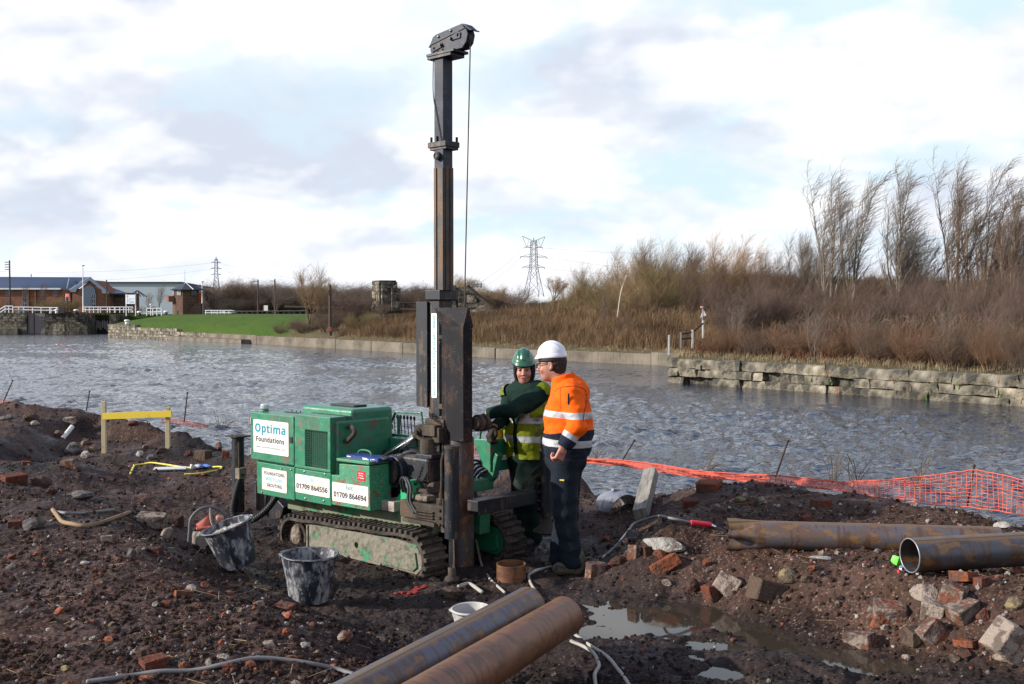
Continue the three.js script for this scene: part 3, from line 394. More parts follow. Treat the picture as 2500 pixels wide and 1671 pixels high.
{   // octagonal control tower
  const z = 168, k = z / FP / 7.839, f = at(260 + 1480 / 7.839, 770.5, z), t = thing('lock_control_tower', 'brown brick lock control tower with slate hipped roof and outside stair', 'building', f), H = 495 * k;
  const plan = [[-265, -1.2], [-145, 0.7], [30, 1.4], [270, -0.7], [180, -2.8], [-150, -2.8]].map(([a, b]) => [a * k, b]);
  const wall = prism(plan.map(([x, y]) => [x, -y]).reverse().map(([x, y]) => [x, y]), H); wall.rotateX(-Math.PI / 2); mesh('wall', uvm(wall, 0.25), brickBrown, t);
  const ap = V(20 * k, H + 135 * k, -0.4), ev = [[-345, -1.6], [-160, 1.4], [40, 2.1], [225, 1.0], [390, -1.2], [210, -3.6], [-200, -3.6]].map(([a, b]) => V(a * k, H - 5 * k, b)); const pos = []; for (let i = 0; i < ev.length; i++) { const a = ev[i], b = ev[(i + 1) % ev.length]; pos.push(...ap.toArray(), ...a.toArray(), ...b.toArray()); const c = V(0, H + 0.02, -0.6); pos.push(...c.toArray(), ...b.toArray(), ...a.toArray()); } const rg = new THREE.BufferGeometry(); rg.setAttribute('position', new THREE.Float32BufferAttribute(pos, 3)); rg.computeVertexNormals(); const roof = mesh('roof', rg, roofDark, t);
  mesh('hip_flashing', rod(ap, V(222 * k, H, 1.02), 0.05, 0.05, 5), whitePaint, roof); mesh('aerial', rod(V(20 * k, H + 0.5, 0.2), V(30 * k, H + 365 * k, 0.2), 0.03, 0.03, 5), galv, roof);
  const onFace = (i, s0, s1, y0, y1, name, mat, out = 0.03, dep = 0.08) => { const [ax, az] = plan[i], [bx, bz] = plan[i + 1], L = Math.hypot(bx - ax, bz - az), ux = (bx - ax) / L, uz = (bz - az) / L, m = mesh(name, new THREE.BoxGeometry((s1 - s0) * L, (y1 - y0), dep), mat, t), c = (s0 + s1) / 2 * L; m.position.set(ax + ux * c - uz * out, (y0 + y1) / 2, az + uz * c + ux * out); m.rotation.y = Math.atan2(-uz, ux); return m; };
  const Y = (q) => (1100 - q) * k; const pale = phy({ color: lin(0.30, 0.30, 0.29), roughness: 0.15 });
  for (const [i, a, b] of [[0, 0.2, 0.92], [1, 0.28, 0.82], [2, 0.5, 0.82]]) { const m = onFace(i, a, b, Y(i === 2 ? 740 : 726), Y(618), 'window', blackIron, 0.02, 0.1); for (let q = 0; q < 3; q++) { const p = onFace(i, a + (b - a) * (q + 0.12) / 3, a + (b - a) * (q + 0.88) / 3, Y(716), Y(628), 'pane', i === 2 ? darkGlass : pale, 0.05, 0.08); t.remove(p); m.worldToLocal(p.position.clone()); p.position.copy(m.position.clone().negate().add(p.position)).applyAxisAngle(V(0, 1, 0), -m.rotation.y); p.rotation.y = 0; m.add(p); } }
  onFace(0, 0, 0.95, Y(840), Y(730), 'balcony', brickMat, 0.5, 0.9); onFace(0, 0, 0.95, Y(730), Y(722), 'balcony_rail', blackIron, 0.95, 0.08); onFace(1, 0, 0.32, 0, Y(1010), 'door', blackIron, 0.03, 0.1);
  const st = prism([[0.45, 0], [2.9, 0], [2.9, 230 * k], [2.3, 230 * k]], 0.9); st.translate(0, 0, -0.1); mesh('stair', uvm(st, 0.25), brickBrown, t); mesh('stair_coping', rod(V(0.4, 0.05, 0.8), V(2.3, 232 * k, 0.8), 0.06, 0.06, 5), stonePale, t); mesh('stair_rail', [rod(V(2.2, 232 * k, 0.6), V(2.2, 320 * k, 0.6), 0.04), rod(V(2.9, 232 * k, 0.6), V(2.9, 300 * k, 0.6), 0.04), rod(V(2.2, 315 * k, 0.6), V(2.9, 300 * k, 0.6), 0.04)], blackIron, t); mesh('door', box(0.5, 1.6, 0.1, 2.35, 230 * k + 0.8, -0.5), std({ color: lin(0.25, 0.06, 0.03) }), t);
}
// ---------------------------------------------------------------- railway remains
{
  const z = 112, k = z / FP, f = at(940, 760, z), t = thing('bridge_pier', 'ruined sandstone bridge pier standing alone on the bank', 'ruin', f, 0.62), r = rng(44);
  const ring = (w, d, y0, y1, ox, oz, mats) => { const per = []; for (let y = y0; y < y1; y += 0.34) for (const [sx, sz, L, turn] of [[0, d / 2, w, 0], [0, -d / 2, w, 0], [w / 2, 0, d, 1], [-w / 2, 0, d, 1]]) { let q = -L / 2; while (q < L / 2 - 0.05) { const bl = Math.min(lerp(0.35, 0.9, r()), L / 2 - q), b = box(bl - 0.04, 0.31, 0.42, 0, 0, 0, 0); rough(b, 0.05, 3, q + y); if (turn) b.rotateY(Math.PI / 2); const c = q + bl / 2; b.translate(ox + (turn ? sx : c) + (r() - 0.5) * 0.05, y + 0.17, oz + (turn ? c : sz) + (r() - 0.5) * 0.05); mesh('stone', uvm(b, 0.5, r() * 5), r() < 0.25 ? stonePale : r() < 0.3 ? stoneDark : stoneMat, t); q += bl; } } };
  mesh('wall_core', [box(1.6, 3.05, 1.4, 0, 1.5, 0), box(1.0, 2.3, 0.9, 0.3, 1.15, 0.75)], stoneDark, t);
  ring(1.75, 1.6, 0, 2.9, -0.05, 0); ring(1.0, 0.9, 0, 2.1, 0.45, 0.85); mesh('coping', uvm(rough(box(1.9, 0.3, 1.7, -0.1, 3.05, 0), 0.12, 1.7), 0.5), stoneDark, t);
}
{
  const z = 120, t = thing('railway_bridge', 'rusty low girder bridge running behind the stone pier', 'bridge'), bars = [], rustDark = std({ color: lin(0.055, 0.04, 0.032), roughness: 0.9 });
  const T = (x) => at(x, lerp(733, 741, (x - 680) / 360), z + 12), B = (x) => at(x, lerp(750, 758, (x - 680) / 360), z + 12);
  mesh('girder', [rod(T(694), T(1100), 0.08, 0.08, 5), rod(B(694), B(1100), 0.2, 0.2, 5)], rustDark, t);
  for (let x = 698; x < 1085; x += 18) mesh('brace', [rod(T(x), B(x), 0.04, 0.04, 4), rod(B(x), T(x + 18), 0.025, 0.025, 4)], rustDark, t);
}
{
  const z = 101, t = thing('bridge_abutment', 'stone bridge abutment with sloping wing wall below the brambles', 'ruin'), r = rng(9);
  mesh('wall_core', uvm(flat(1100, 1150, 702, 800, z + 0.3, 5), 0.3), stoneDark, t);
  for (const [x0, x1, ya, yb] of [[1100, 1112, 702, 790], [1118, 1146, 702, 795]]) { const a = at(x0, ya, z), b = at(x1, yb, z); for (let y = b.y; y < a.y; y += 0.36) { let x = a.x; while (x < b.x) { const w = Math.min(lerp(0.4, 1, r()), b.x - x + 0.1); mesh('stone', uvm(rough(box(w - 0.04, 0.33, 0.5, x + w / 2, y + 0.18, -z), 0.06, 2), 0.4, r() * 9), r() < 0.25 ? stonePale : stoneDark, t); x += w; } } }
  const wing = prism([[at(1146, 702, z).x, at(1146, 704, z).y], [at(1146, 800, z).x, at(1146, 800, z).y], [at(1200, 800, z).x, at(1200, 800, z).y], [at(1200, 752, z).x, at(1200, 752, z).y]], 1.2); wing.translate(0, 0, -z - 0.9); mesh('wing_wall', uvm(wing, 0.4), stoneMat, t);
  mesh('coping', rod(at(1140, 700, z - 0.4), at(1200, 750, z - 0.4), 0.22, 0.22, 5), stoneDark, t);
  for (let i = 0; i < 42; i++) { const s = r(), x = lerp(1148, 1192, s), y = lerp(lerp(708, 748, s), 782, r()), p = at(x, y, z - 0.35); mesh('stone', uvm(rough(box(lerp(0.4, 0.8, r()), 0.34, 0.3, p.x, p.y, p.z, 0), 0.07, 2.5), 0.4, r() * 9), r() < 0.55 ? stonePale : stoneMat, t); }
}
{ const t = thing('timber_fence', 'short timber fence on top of the railway embankment', 'fence'), z = 106; for (const x of [1150, 1158, 1166, 1175]) mesh('post', box(0.12, 0.55, 0.12, at(x, 697, z).x, at(x, 697, z).y, -z), greyWood, t); for (const y of [695, 699]) mesh('rail', rod(at(1148, y, z), at(1177, y + 0.6, z), 0.06, 0.06, 5), greyWood, t); }
for (const [x0, x1, y0, y1, z, lab, n] of [[1004.7, 1022, 704, 752, 900, 'white tower block on the skyline left of the drilling mast', 9], [973, 993, 723, 752, 950, 'low white block on the skyline beside the tower block', 4], [887, 905, 724, 752, 800, 'pale block on the skyline left of the stone pier', 5]]) { const t = thing('tower_block', lab, 'building'); const a = at(x0, y0, z), b = at(x1, y1, z); mesh('wall', flat(x0, x1, y0, y1, z, 14), std({ color: lin(0.62, 0.66, 0.70), roughness: 0.7 }), t); mesh('roof', box((b.x - a.x) * 0.5, 1.6, 6, (a.x + b.x) / 2 - 0.4, a.y + 0.8, -z - 6), std({ color: lin(0.30, 0.50, 0.55) }), t); for (let i = 0; i < n; i++) mesh('window_band', box((b.x - a.x) * 0.86, 0.9, 0.3, (a.x + b.x) / 2, a.y - 1.6 - i * 1.75, -z + 0.1), std({ color: lin(0.22, 0.26, 0.30), roughness: 0.4 }), t); }
// fence and post on the right bank
{ const t = thing('post_fence', 'white painted posts with dark rails climbing the right bank', 'fence'), z = 57, pts = [[1633.6, 821, 856], [1663, 814, 840], [1691, 808, 840], [1717, 785, 816]], Z = [56, 58, 58, 62]; pts.forEach(([x, a, b], i) => { const p = at(x, b, Z[i]), q = at(x, a, Z[i]); mesh('post', box(0.10, q.y - p.y + 0.3, 0.10, p.x, (p.y + q.y) / 2 - 0.1, p.z, 0.01), i === 1 ? greyWood : std({ color: lin(0.42, 0.41, 0.38), roughness: 0.8 }), t); }); for (const f of [0.1, 0.55]) mesh('rail', rod(at(1663, lerp(814, 840, f), 58), at(1691, lerp(808, 840, f), 58), 0.045, 0.045, 5), darkWood, t); mesh('rail', rod(at(1691, 812, 58), at(1717, 790, 62), 0.045, 0.045, 5), darkWood, t); }
{ const z = 63, f = at(1716, 800, z), t = thing('marker_sign', 'white triangular marker sign on a post above the fence', 'sign', f); mesh('post', rod(V(0, -0.6, 0), V(0, 1.15, 0), 0.05), greyWood, t); const g = prism([[-0.14, 0.58], [0.2, 0.72], [0.02, 1.08]], 0.04); mesh('panel', g, whitePaint, t); mesh('cap', box(0.16, 0.12, 0.1, -0.06, 1.2, 0, 0.02), std({ color: lin(0.5, 0.3, 0.25) }), t); }
// ---------------------------------------------------------------- pylons and their wires
const pylonMat = std({ color: lin(0.10, 0.115, 0.135), roughness: 0.7 });
function pylon(label, cx, apex, base, wBase, wTop, yWaist, arms, z, horns) {
  const k = z / FP, o = at(cx, base, z), t = thing('electricity_pylon', label, 'pylon', o, 0.3), Hh = (base - apex) * k, th = z * 0.00028, legs = [], br = [], w = (y) => { const yw = (base - yWaist) * k; return y < yw ? lerp(wBase, wTop, y / yw) * k / 2 : lerp(wTop, wTop * 0.72, (y - yw) / (Hh - yw)) * k / 2; };
  const C = (y, i) => V([1, -1, -1, 1][i] * w(y), y, [1, 1, -1, -1][i] * w(y)); const lv = []; for (let y = 0, q = 0; y < Hh * 0.93; q++) { lv.push(y); y += Math.max(w(y) * 1.9, Hh * 0.045); } lv.push(Hh * 0.95);
  for (let j = 0; j + 1 < lv.length; j++) for (let i = 0; i < 4; i++) { legs.push(rod(C(lv[j], i), C(lv[j + 1], i), th, th, 4, true)); br.push(rod(C(lv[j], i), C(lv[j + 1], (i + 1) % 4), th * 0.6, th * 0.6, 3, true), rod(C(lv[j], (i + 1) % 4), C(lv[j + 1], i), th * 0.6, th * 0.6, 3, true)); }
  mesh('leg', legs, pylonMat, t); mesh('brace', br, pylonMat, t);
  for (const [y, half] of arms) { const yy = (base - y) * k, L = half * k; mesh('arm', [-1, 1].map((s) => [rod(V(s * w(yy), yy, w(yy)), V(s * L, yy, 0), th * 0.8, th * 0.6, 4), rod(V(s * w(yy), yy, -w(yy)), V(s * L, yy, 0), th * 0.8, th * 0.6, 4), rod(V(s * w(yy + 3), yy + half * k * 0.22, 0), V(s * L, yy, 0), th * 0.7, th * 0.5, 4), rod(V(s * L, yy, 0), V(s * L, yy - 2.2 * k * (half / 30) * 1.6, 0), th * 1.2, th * 1.2, 4)]), pylonMat, t); }
  if (horns) mesh('horn', [-1, 1].map((s) => [rod(V(s * 2 * k, Hh - 8 * k, 0), V(s * 29 * k, Hh + 3 * k, 0), th * 0.8), rod(V(s * 29 * k, Hh + 3 * k, 0), V(s * 18 * k, (base - 604.8) * k, 0), th * 0.7), rod(V(s * 12 * k, Hh - 5 * k, 0), V(s * 18 * k, (base - 604.8) * k, 0), th * 0.5)]), pylonMat, t);
  mesh('peak', rod(V(0, Hh * 0.93, 0), V(0, Hh, 0), th * 2, th), pylonMat, t); return t;
}
pylon('large lattice pylon with raised horns above the wooded bank', 1303, 581, 725, 40, 16, 655, [[604.8, 23], [628, 34], [653, 28]], 720, true);
pylon('small far pylon above the dark bushes right of the tower', 528, 627, 750, 24, 8, 675, [[641.5, 11], [656, 12], [671, 11]], 1000, false);
for (const [a, b, sag, lab] of [[[1325, 606, 720], [2050, 612, 560], 3, 'topmost power line running right from the large pylon'], [[1336, 630, 720], [2060, 640, 560], 6, 'middle power line running right from the large pylon'], [[1330, 655, 720], [1560, 672, 700], 1, 'lowest power line running right from the large pylon'], [[1279, 606, 720], [1120, 720, 420], 2, 'upper power line dropping left from the large pylon'], [[1270, 630, 720], [1110, 745, 420], 2, 'lower power line dropping left from the large pylon'], [[528, 642, 1000], [1290, 720, 760], 8, 'power line running right from the small far pylon'], [[528, 657, 1000], [1100, 730, 800], 8, 'middle power line right of the small far pylon'], [[518, 642, 1000], [-60, 662, 800], 4, 'upper power line left of the small far pylon'], [[518, 657, 1000], [-60, 684, 800], 5, 'lower power line left of the small far pylon']]) { const p = at(...a), q = at(...b), m = p.clone().lerp(q, 0.5); m.y -= sag; tag(mesh('power_line', tube([p, p.clone().lerp(q, 0.25).setY(lerp(p.y, q.y, 0.25) - sag * 0.75), m, p.clone().lerp(q, 0.75).setY(lerp(p.y, q.y, 0.75) - sag * 0.75), q], 0.055, 30, 4), pylonMat), lab, 'cable'); }
// ---------------------------------------------------------------- bare winter trees, thickets, reeds
class Twig { constructor() { this.p = []; this.i = []; }
  seg(a, b, r0, r1, n = 3) { const d = b.clone().sub(a).normalize(), s = Math.abs(d.y) < 0.9 ? V(0, 1, 0).cross(d).normalize() : V(1, 0, 0).cross(d).normalize(), u = d.clone().cross(s), base = this.p.length / 3; for (const [c, r] of [[a, r0], [b, r1]]) for (let k = 0; k < n; k++) { const t = 2 * Math.PI * k / n, x = Math.cos(t) * r, y = Math.sin(t) * r; this.p.push(c.x + s.x * x + u.x * y, c.y + s.y * x + u.y * y, c.z + s.z * x + u.z * y); } for (let k = 0; k < n; k++) { const m = (k + 1) % n; this.i.push(base + k, base + m, base + n + k, base + m, base + n + m, base + n + k); } }
  geo() { const g = new THREE.BufferGeometry(); g.setAttribute('position', new THREE.Float32BufferAttribute(this.p, 3)); g.setIndex(this.i); g.computeVertexNormals(); g.setAttribute('uv', new THREE.BufferAttribute(new Float32Array(this.p.length / 3 * 2), 2)); return g; } }
const WIND = V(1, 0.0, -0.15).normalize();
function plant(seed, o) {   // unit height plant; o: stems, spread, sub, subLen, up, twigs, twigLen, wind, r, t0
  const r = rng(seed), T = new Twig(), C = new Twig(), rn = () => r() * 2 - 1;
  const line = (B, p, d, len, r0, r1, n, wind, sides, each) => { let a = p.clone(), q = d.clone().normalize(); for (let k = 0; k < n; k++) { q.addScaledVector(WIND, wind * (k + 1) / n / n * 2).add(V(rn(), rn() * 0.5, rn()).multiplyScalar(0.10)).normalize(); const b = a.clone().addScaledVector(q, len / n); B.seg(a, b, lerp(r0, r1, k / n), lerp(r0, r1, (k + 1) / n), sides); if (each) each(a, b, q, (k + 0.5) / n); a = b; } };
  for (let s = 0; s < o.stems; s++) {
    const an = r() * 6.283, sp = o.spread * Math.sqrt(r()), d = V(Math.cos(an) * sp, 1, Math.sin(an) * sp), H = (0.72 + 0.28 * r()) * (o.stems === 1 ? 1 : 1) / Math.sqrt(1 + sp * sp * 0.35), n = 9;
    line(T, V(Math.cos(an) * o.foot, 0, Math.sin(an) * o.foot), d, H, o.r * (0.6 + 0.5 * r()), o.r * 0.12, n, o.wind * (o.lean ?? 0.5), 5, (a, b, q, t) => {
      if (t < o.t0) return; const cnt = Math.round(o.sub * 9 / n * (0.6 + 0.8 * r()));
      for (let k = 0; k < cnt; k++) { const aa = r() * 6.283, sd = q.clone().multiplyScalar(o.up).add(V(Math.cos(aa), 0.15 + 0.3 * r(), Math.sin(aa)).multiplyScalar(1)).normalize(), L = o.subLen * (1.15 - 0.75 * t) * (0.5 + 0.8 * r()), p0 = a.clone().lerp(b, r());
        line(C, p0, sd, L, o.r * 0.30 * (1.2 - t), o.r * 0.07, 4, o.wind, 3, (a2, b2, q2, t2) => { const m = Math.round(o.twigs / 4 * (0.5 + r())); for (let w = 0; w < m; w++) { const ab = r() * 6.283, td = q2.clone().multiplyScalar(1.0).add(V(Math.cos(ab), 0.3 * rn() + 0.15, Math.sin(ab)).multiplyScalar(0.75)).normalize(); line(C, a2.clone().lerp(b2, r()), td, o.twigLen * (0.5 + r()), o.r * 0.085, o.r * 0.035, 2, o.wind * 1.2, 3, o.fine ? (a3, b3, q3) => { for (let z = 0; z < o.fine; z++) line(C, a3.clone().lerp(b3, r()), q3.clone().add(V(rn(), rn() * 0.5 + 0.2, rn()).multiplyScalar(0.6)), o.twigLen * 0.5, o.r * 0.05, o.r * 0.025, 1, o.wind, 3); } : null); } }); }
    });
  }
  return [T.geo(), C.geo()];
}
const bark = (r, g, b) => std({ color: lin(r, g, b), roughness: 0.9 });
const BK = { grey: bark(0.155, 0.125, 0.10), pale: bark(0.215, 0.185, 0.145), brown: bark(0.115, 0.078, 0.055), tan: bark(0.235, 0.160, 0.085), rust: bark(0.150, 0.088, 0.052), plum: bark(0.128, 0.088, 0.070), dark: bark(0.070, 0.056, 0.045), olive: bark(0.165, 0.128, 0.062), ginger: bark(0.32, 0.165, 0.065) };
const KINDS = {
  poplar: [0, 1, 2].map((i) => plant(100 + i, { stems: 5, spread: 0.20, foot: 0.006, sub: 4.2, subLen: 0.27, up: 1.9, twigs: 6, twigLen: 0.08, wind: 0.34, lean: 0.25, r: 0.0112, t0: 0.18, fine: 1 })),
  thicket: [0, 1, 2].map((i) => plant(200 + i, { stems: 20, spread: 0.8, foot: 0.12, sub: 3, subLen: 0.40, up: 1.0, twigs: 9, twigLen: 0.13, wind: 0.18, r: 0.011, t0: 0.15, fine: 1 })),
  round: [0, 1].map((i) => plant(300 + i, { stems: 7, spread: 0.72, foot: 0.008, sub: 5, subLen: 0.42, up: 0.8, twigs: 9, twigLen: 0.12, wind: 0.12, r: 0.016, t0: 0.30, fine: 1 })),
  shrub: [0, 1, 2].map((i) => plant(400 + i, { stems: 20, spread: 1.0, foot: 0.22, sub: 2.4, subLen: 0.45, up: 0.7, twigs: 8, twigLen: 0.20, wind: 0.3, r: 0.014, t0: 0.1, fine: 1 })),
  sapling: [0, 1].map((i) => plant(500 + i, { stems: 3, spread: 0.35, foot: 0.007, sub: 4, subLen: 0.34, up: 1.1, twigs: 6, twigLen: 0.13, wind: 0.25, r: 0.014, t0: 0.25, fine: 0 })) };
let vegSeed = 0;
function tree(kind, name, label, cat, px, top, base, wP, z, trunk, crown, group) {   // seen from top to base, about wP pixels wide
  const f = at(px, base, z), h = (base - top) * z / FP, nat = { poplar: 0.42, thicket: 1.15, round: 1.15, shrub: 1.7, sapling: 0.75 }[kind], w = wP * z / FP, v = KINDS[kind], [T, C] = v[vegSeed++ % v.length], t = thing(name, label, cat, f, 0, group); t.scale.set(w / nat, h, w / nat);
  const many = kind === 'shrub' || kind === 'thicket', tm = mesh(many ? 'stems' : 'trunk', T, BK[trunk], t); if (many) tm.userData.kind = 'stuff'; mesh('crown', C, BK[crown], t); return t;
}
// wind-bent poplars on the right
tree('poplar', 'poplar_tree', 'leftmost wind bent poplar with a wide lower crown', 'tree', 2022, 418, 800, 165, 79, 'pale', 'grey');
tree('poplar', 'poplar_tree', 'slim twin stemmed poplar second from the left of the row', 'tree', 2072, 420, 800, 120, 80, 'pale', 'grey');
tree('poplar', 'poplar_tree', 'tall poplar in the middle of the row with a dense bent top', 'tree', 2192, 402, 800, 150, 78, 'pale', 'grey');
tree('poplar', 'poplar_tree', 'tallest multi stemmed poplar right of the row middle', 'tree', 2330, 388, 800, 150, 77, 'grey', 'brown');
tree('poplar', 'poplar_tree', 'poplar with many leaning stems near the right edge', 'tree', 2385, 408, 800, 170, 76, 'pale', 'brown');
tree('poplar', 'poplar_tree', 'half cut poplar standing at the right edge of the picture', 'tree', 2470, 440, 810, 150, 74, 'grey', 'brown');
tree('poplar', 'poplar_tree', 'low leaning poplar stem between the middle and tallest poplars', 'tree', 2230, 560, 800, 150, 80, 'pale', 'grey');
tree('poplar', 'poplar_tree', 'short outer poplar at the left foot of the row', 'tree', 1975, 560, 800, 110, 81, 'grey', 'grey');
// wood on the middle bank
const W = 'wind swept bushes of the middle bank';
for (const [px, top, base, w, z, tr, cr, lab] of [
  [1425, 678, 815, 120, 99, 'tan', 'tan', 'tan wind swept bush at the left foot of the wood'], [1487, 655, 815, 130, 97, 'tan', 'olive', 'olive brown bush second from the left in the wood'], [1535, 634, 815, 130, 95, 'olive', 'tan', 'golden brown bush in the rising middle of the wood'],
  [1590, 618, 815, 140, 94, 'tan', 'tan', 'tall golden bush with a pale slanting birch stem before it'], [1632, 600, 815, 130, 93, 'pale', 'brown', 'reddish topped tall bush left of the dark tree'], [1775, 606, 810, 150, 90, 'rust', 'ginger', 'ginger orange bush right of the dark tree'],
  [1822, 636, 810, 130, 86, 'brown', 'tan', 'tan bush at the right shoulder of the wood'], [1660, 640, 815, 160, 88, 'pale', 'olive', 'olive bush with pale lower stems in front of the dark tree'], [1575, 668, 820, 150, 88, 'pale', 'tan', 'pale stemmed bush at the front of the wood'], [1870, 640, 800, 110, 84, 'brown', 'brown', 'brown bush left of the poplars with a crow like dark top'], [1500, 690, 822, 120, 90, 'olive', 'olive', 'low olive bush at the front left of the wood'], [1725, 645, 820, 140, 84, 'brown', 'brown', 'brown bush in front of the ginger orange one']]) tree('thicket', 'bank_bush', lab, 'bush', px, base - (base - top) * 1.10, base, w * 1.12, z, tr, cr);
tree('round', 'dark_tree', 'dark bare tree standing tallest in the middle wood', 'tree', 1692, 606, 810, 145, 89, 'dark', 'brown');
tree('round', 'pale_tree', 'small pale bare tree on the skyline right of the large pylon', 'tree', 1352, 676, 735, 70, 112, 'grey', 'tan');
tree('sapling', 'dark_sapling', 'small dark tree standing alone in the reeds', 'tree', 1473, 705, 828, 60, 82, 'dark', 'plum');
tree('sapling', 'thin_sapling', 'thin purple sapling in the reeds right of the small dark tree', 'tree', 1522, 760, 836, 45, 78, 'plum', 'plum');
{ const t = thing('birch_stem', 'slim white birch stem slanting in front of the golden bush', 'tree'); mesh('trunk', tube([at(1507, 775, 84), at(1517, 710, 84), at(1530, 672, 84)], 0.04, 12, 6), bark(0.5, 0.46, 0.38), t); mesh('crown', KINDS.sapling[0][1], BK.tan, t); t.children[1].position.copy(at(1520, 715, 84)); t.children[1].scale.setScalar(2); }
// embankment bushes behind the mast
for (const [px, top, base, w, z, tr, cr, lab] of [
  [1130, 668, 725, 70, 112, 'tan', 'tan', 'thin tan bush on top of the bridge abutment'], [1195, 690, 765, 90, 108, 'tan', 'tan', 'pale bramble bush right of the timber fence'], [1250, 702, 790, 110, 104, 'dark', 'brown', 'dark brown bush on the embankment below the pylon'], [1310, 718, 815, 110, 99, 'brown', 'brown', 'rounded brown bush on the slope below the pylon'], [1215, 735, 815, 110, 98, 'brown', 'brown', 'brown bush low on the slope right of the wing wall'],
  [1370, 716, 820, 100, 95, 'olive', 'olive', 'olive bush between the pylon slope and the wood'], [1265, 760, 828, 90, 93, 'tan', 'brown', 'low bush at the edge of the reeds below the pylon'], [1170, 770, 825, 90, 94, 'brown', 'tan', 'low tan bush right of the mast above the reeds'], [1395, 690, 790, 100, 103, 'tan', 'rust', 'rusty bush at the skyline left end of the wood']]) tree('shrub', 'slope_shrub', lab, 'bush', px, top, base, w, z, tr, cr);
// left: round willow, dark bushes
tree('round', 'round_tree', 'round bare tree on the crest at the end of the mown grass', 'tree', 757, 655, 800, 128, 118, 'brown', 'tan');
for (const [k, px, top, base, w, z, tr, cr, lab] of [['thicket', 540, 688, 766, 95, 172, 'brown', 'plum', 'bare grey bushes right of the control tower'], ['thicket', 590, 684, 766, 90, 172, 'brown', 'brown', 'taller bare bushes behind the picnic tables'], ['shrub', 560, 722, 768, 110, 166, 'dark', 'dark', 'dark low bushes behind the picnic tables'], ['sapling', 672, 690, 770, 80, 160, 'dark', 'plum', 'dark bare tree behind the small white notice'], ['thicket', 855, 712, 800, 130, 112, 'brown', 'plum', 'brown thicket between the round tree and the stone pier'], ['shrub', 800, 745, 812, 110, 108, 'brown', 'brown', 'brown brambles left of the grey pole'], ['shrub', 745, 775, 818, 90, 112, 'brown', 'brown', 'low brambles at the foot of the round tree'], ['shrub', 880, 760, 808, 100, 104, 'olive', 'olive', 'green brown brambles right of the grey pole'], ['shrub', 935, 735, 775, 50, 108, 'brown', 'plum', 'small bare bush in front of the stone pier'], ['thicket', 1035, 715, 775, 60, 160, 'brown', 'brown', 'bare bush on the skyline beside the tower block'], ['shrub', 700, 785, 822, 80, 116, 'brown', 'brown', 'low brambles at the right end of the mown grass'],
  ['sapling', 387, 690, 757, 42, 175, 'plum', 'plum', 'thin bare tree left of the control tower'], ['sapling', 362, 715, 758, 40, 178, 'plum', 'rust', 'small reddish bare tree right of the notice board'], ['shrub', 352, 748, 764, 70, 180, 'brown', 'brown', 'brown hedge behind the globe lamp'], ['shrub', 108, 728, 768, 80, 190, 'dark', 'olive', 'dark green bush in front of the brick building'], ['shrub', 165, 722, 768, 60, 188, 'brown', 'olive', 'brown bush behind the red signal light'], ['shrub', 10, 732, 768, 50, 190, 'dark', 'plum', 'dark bush at the left edge by the brick building'], ['sapling', 55, 690, 750, 40, 195, 'plum', 'plum', 'thin bare tree before the blue roof, leftmost'], ['sapling', 103, 690, 750, 40, 195, 'plum', 'plum', 'thin bare tree before the blue roof, middle one'], ['sapling', 155, 694, 750, 40, 195, 'plum', 'rust', 'thin bare tree before the blue roof, nearest the gable']]) tree(k, 'winter_bush', lab, 'bush', px, top, base, w, z, tr, cr);
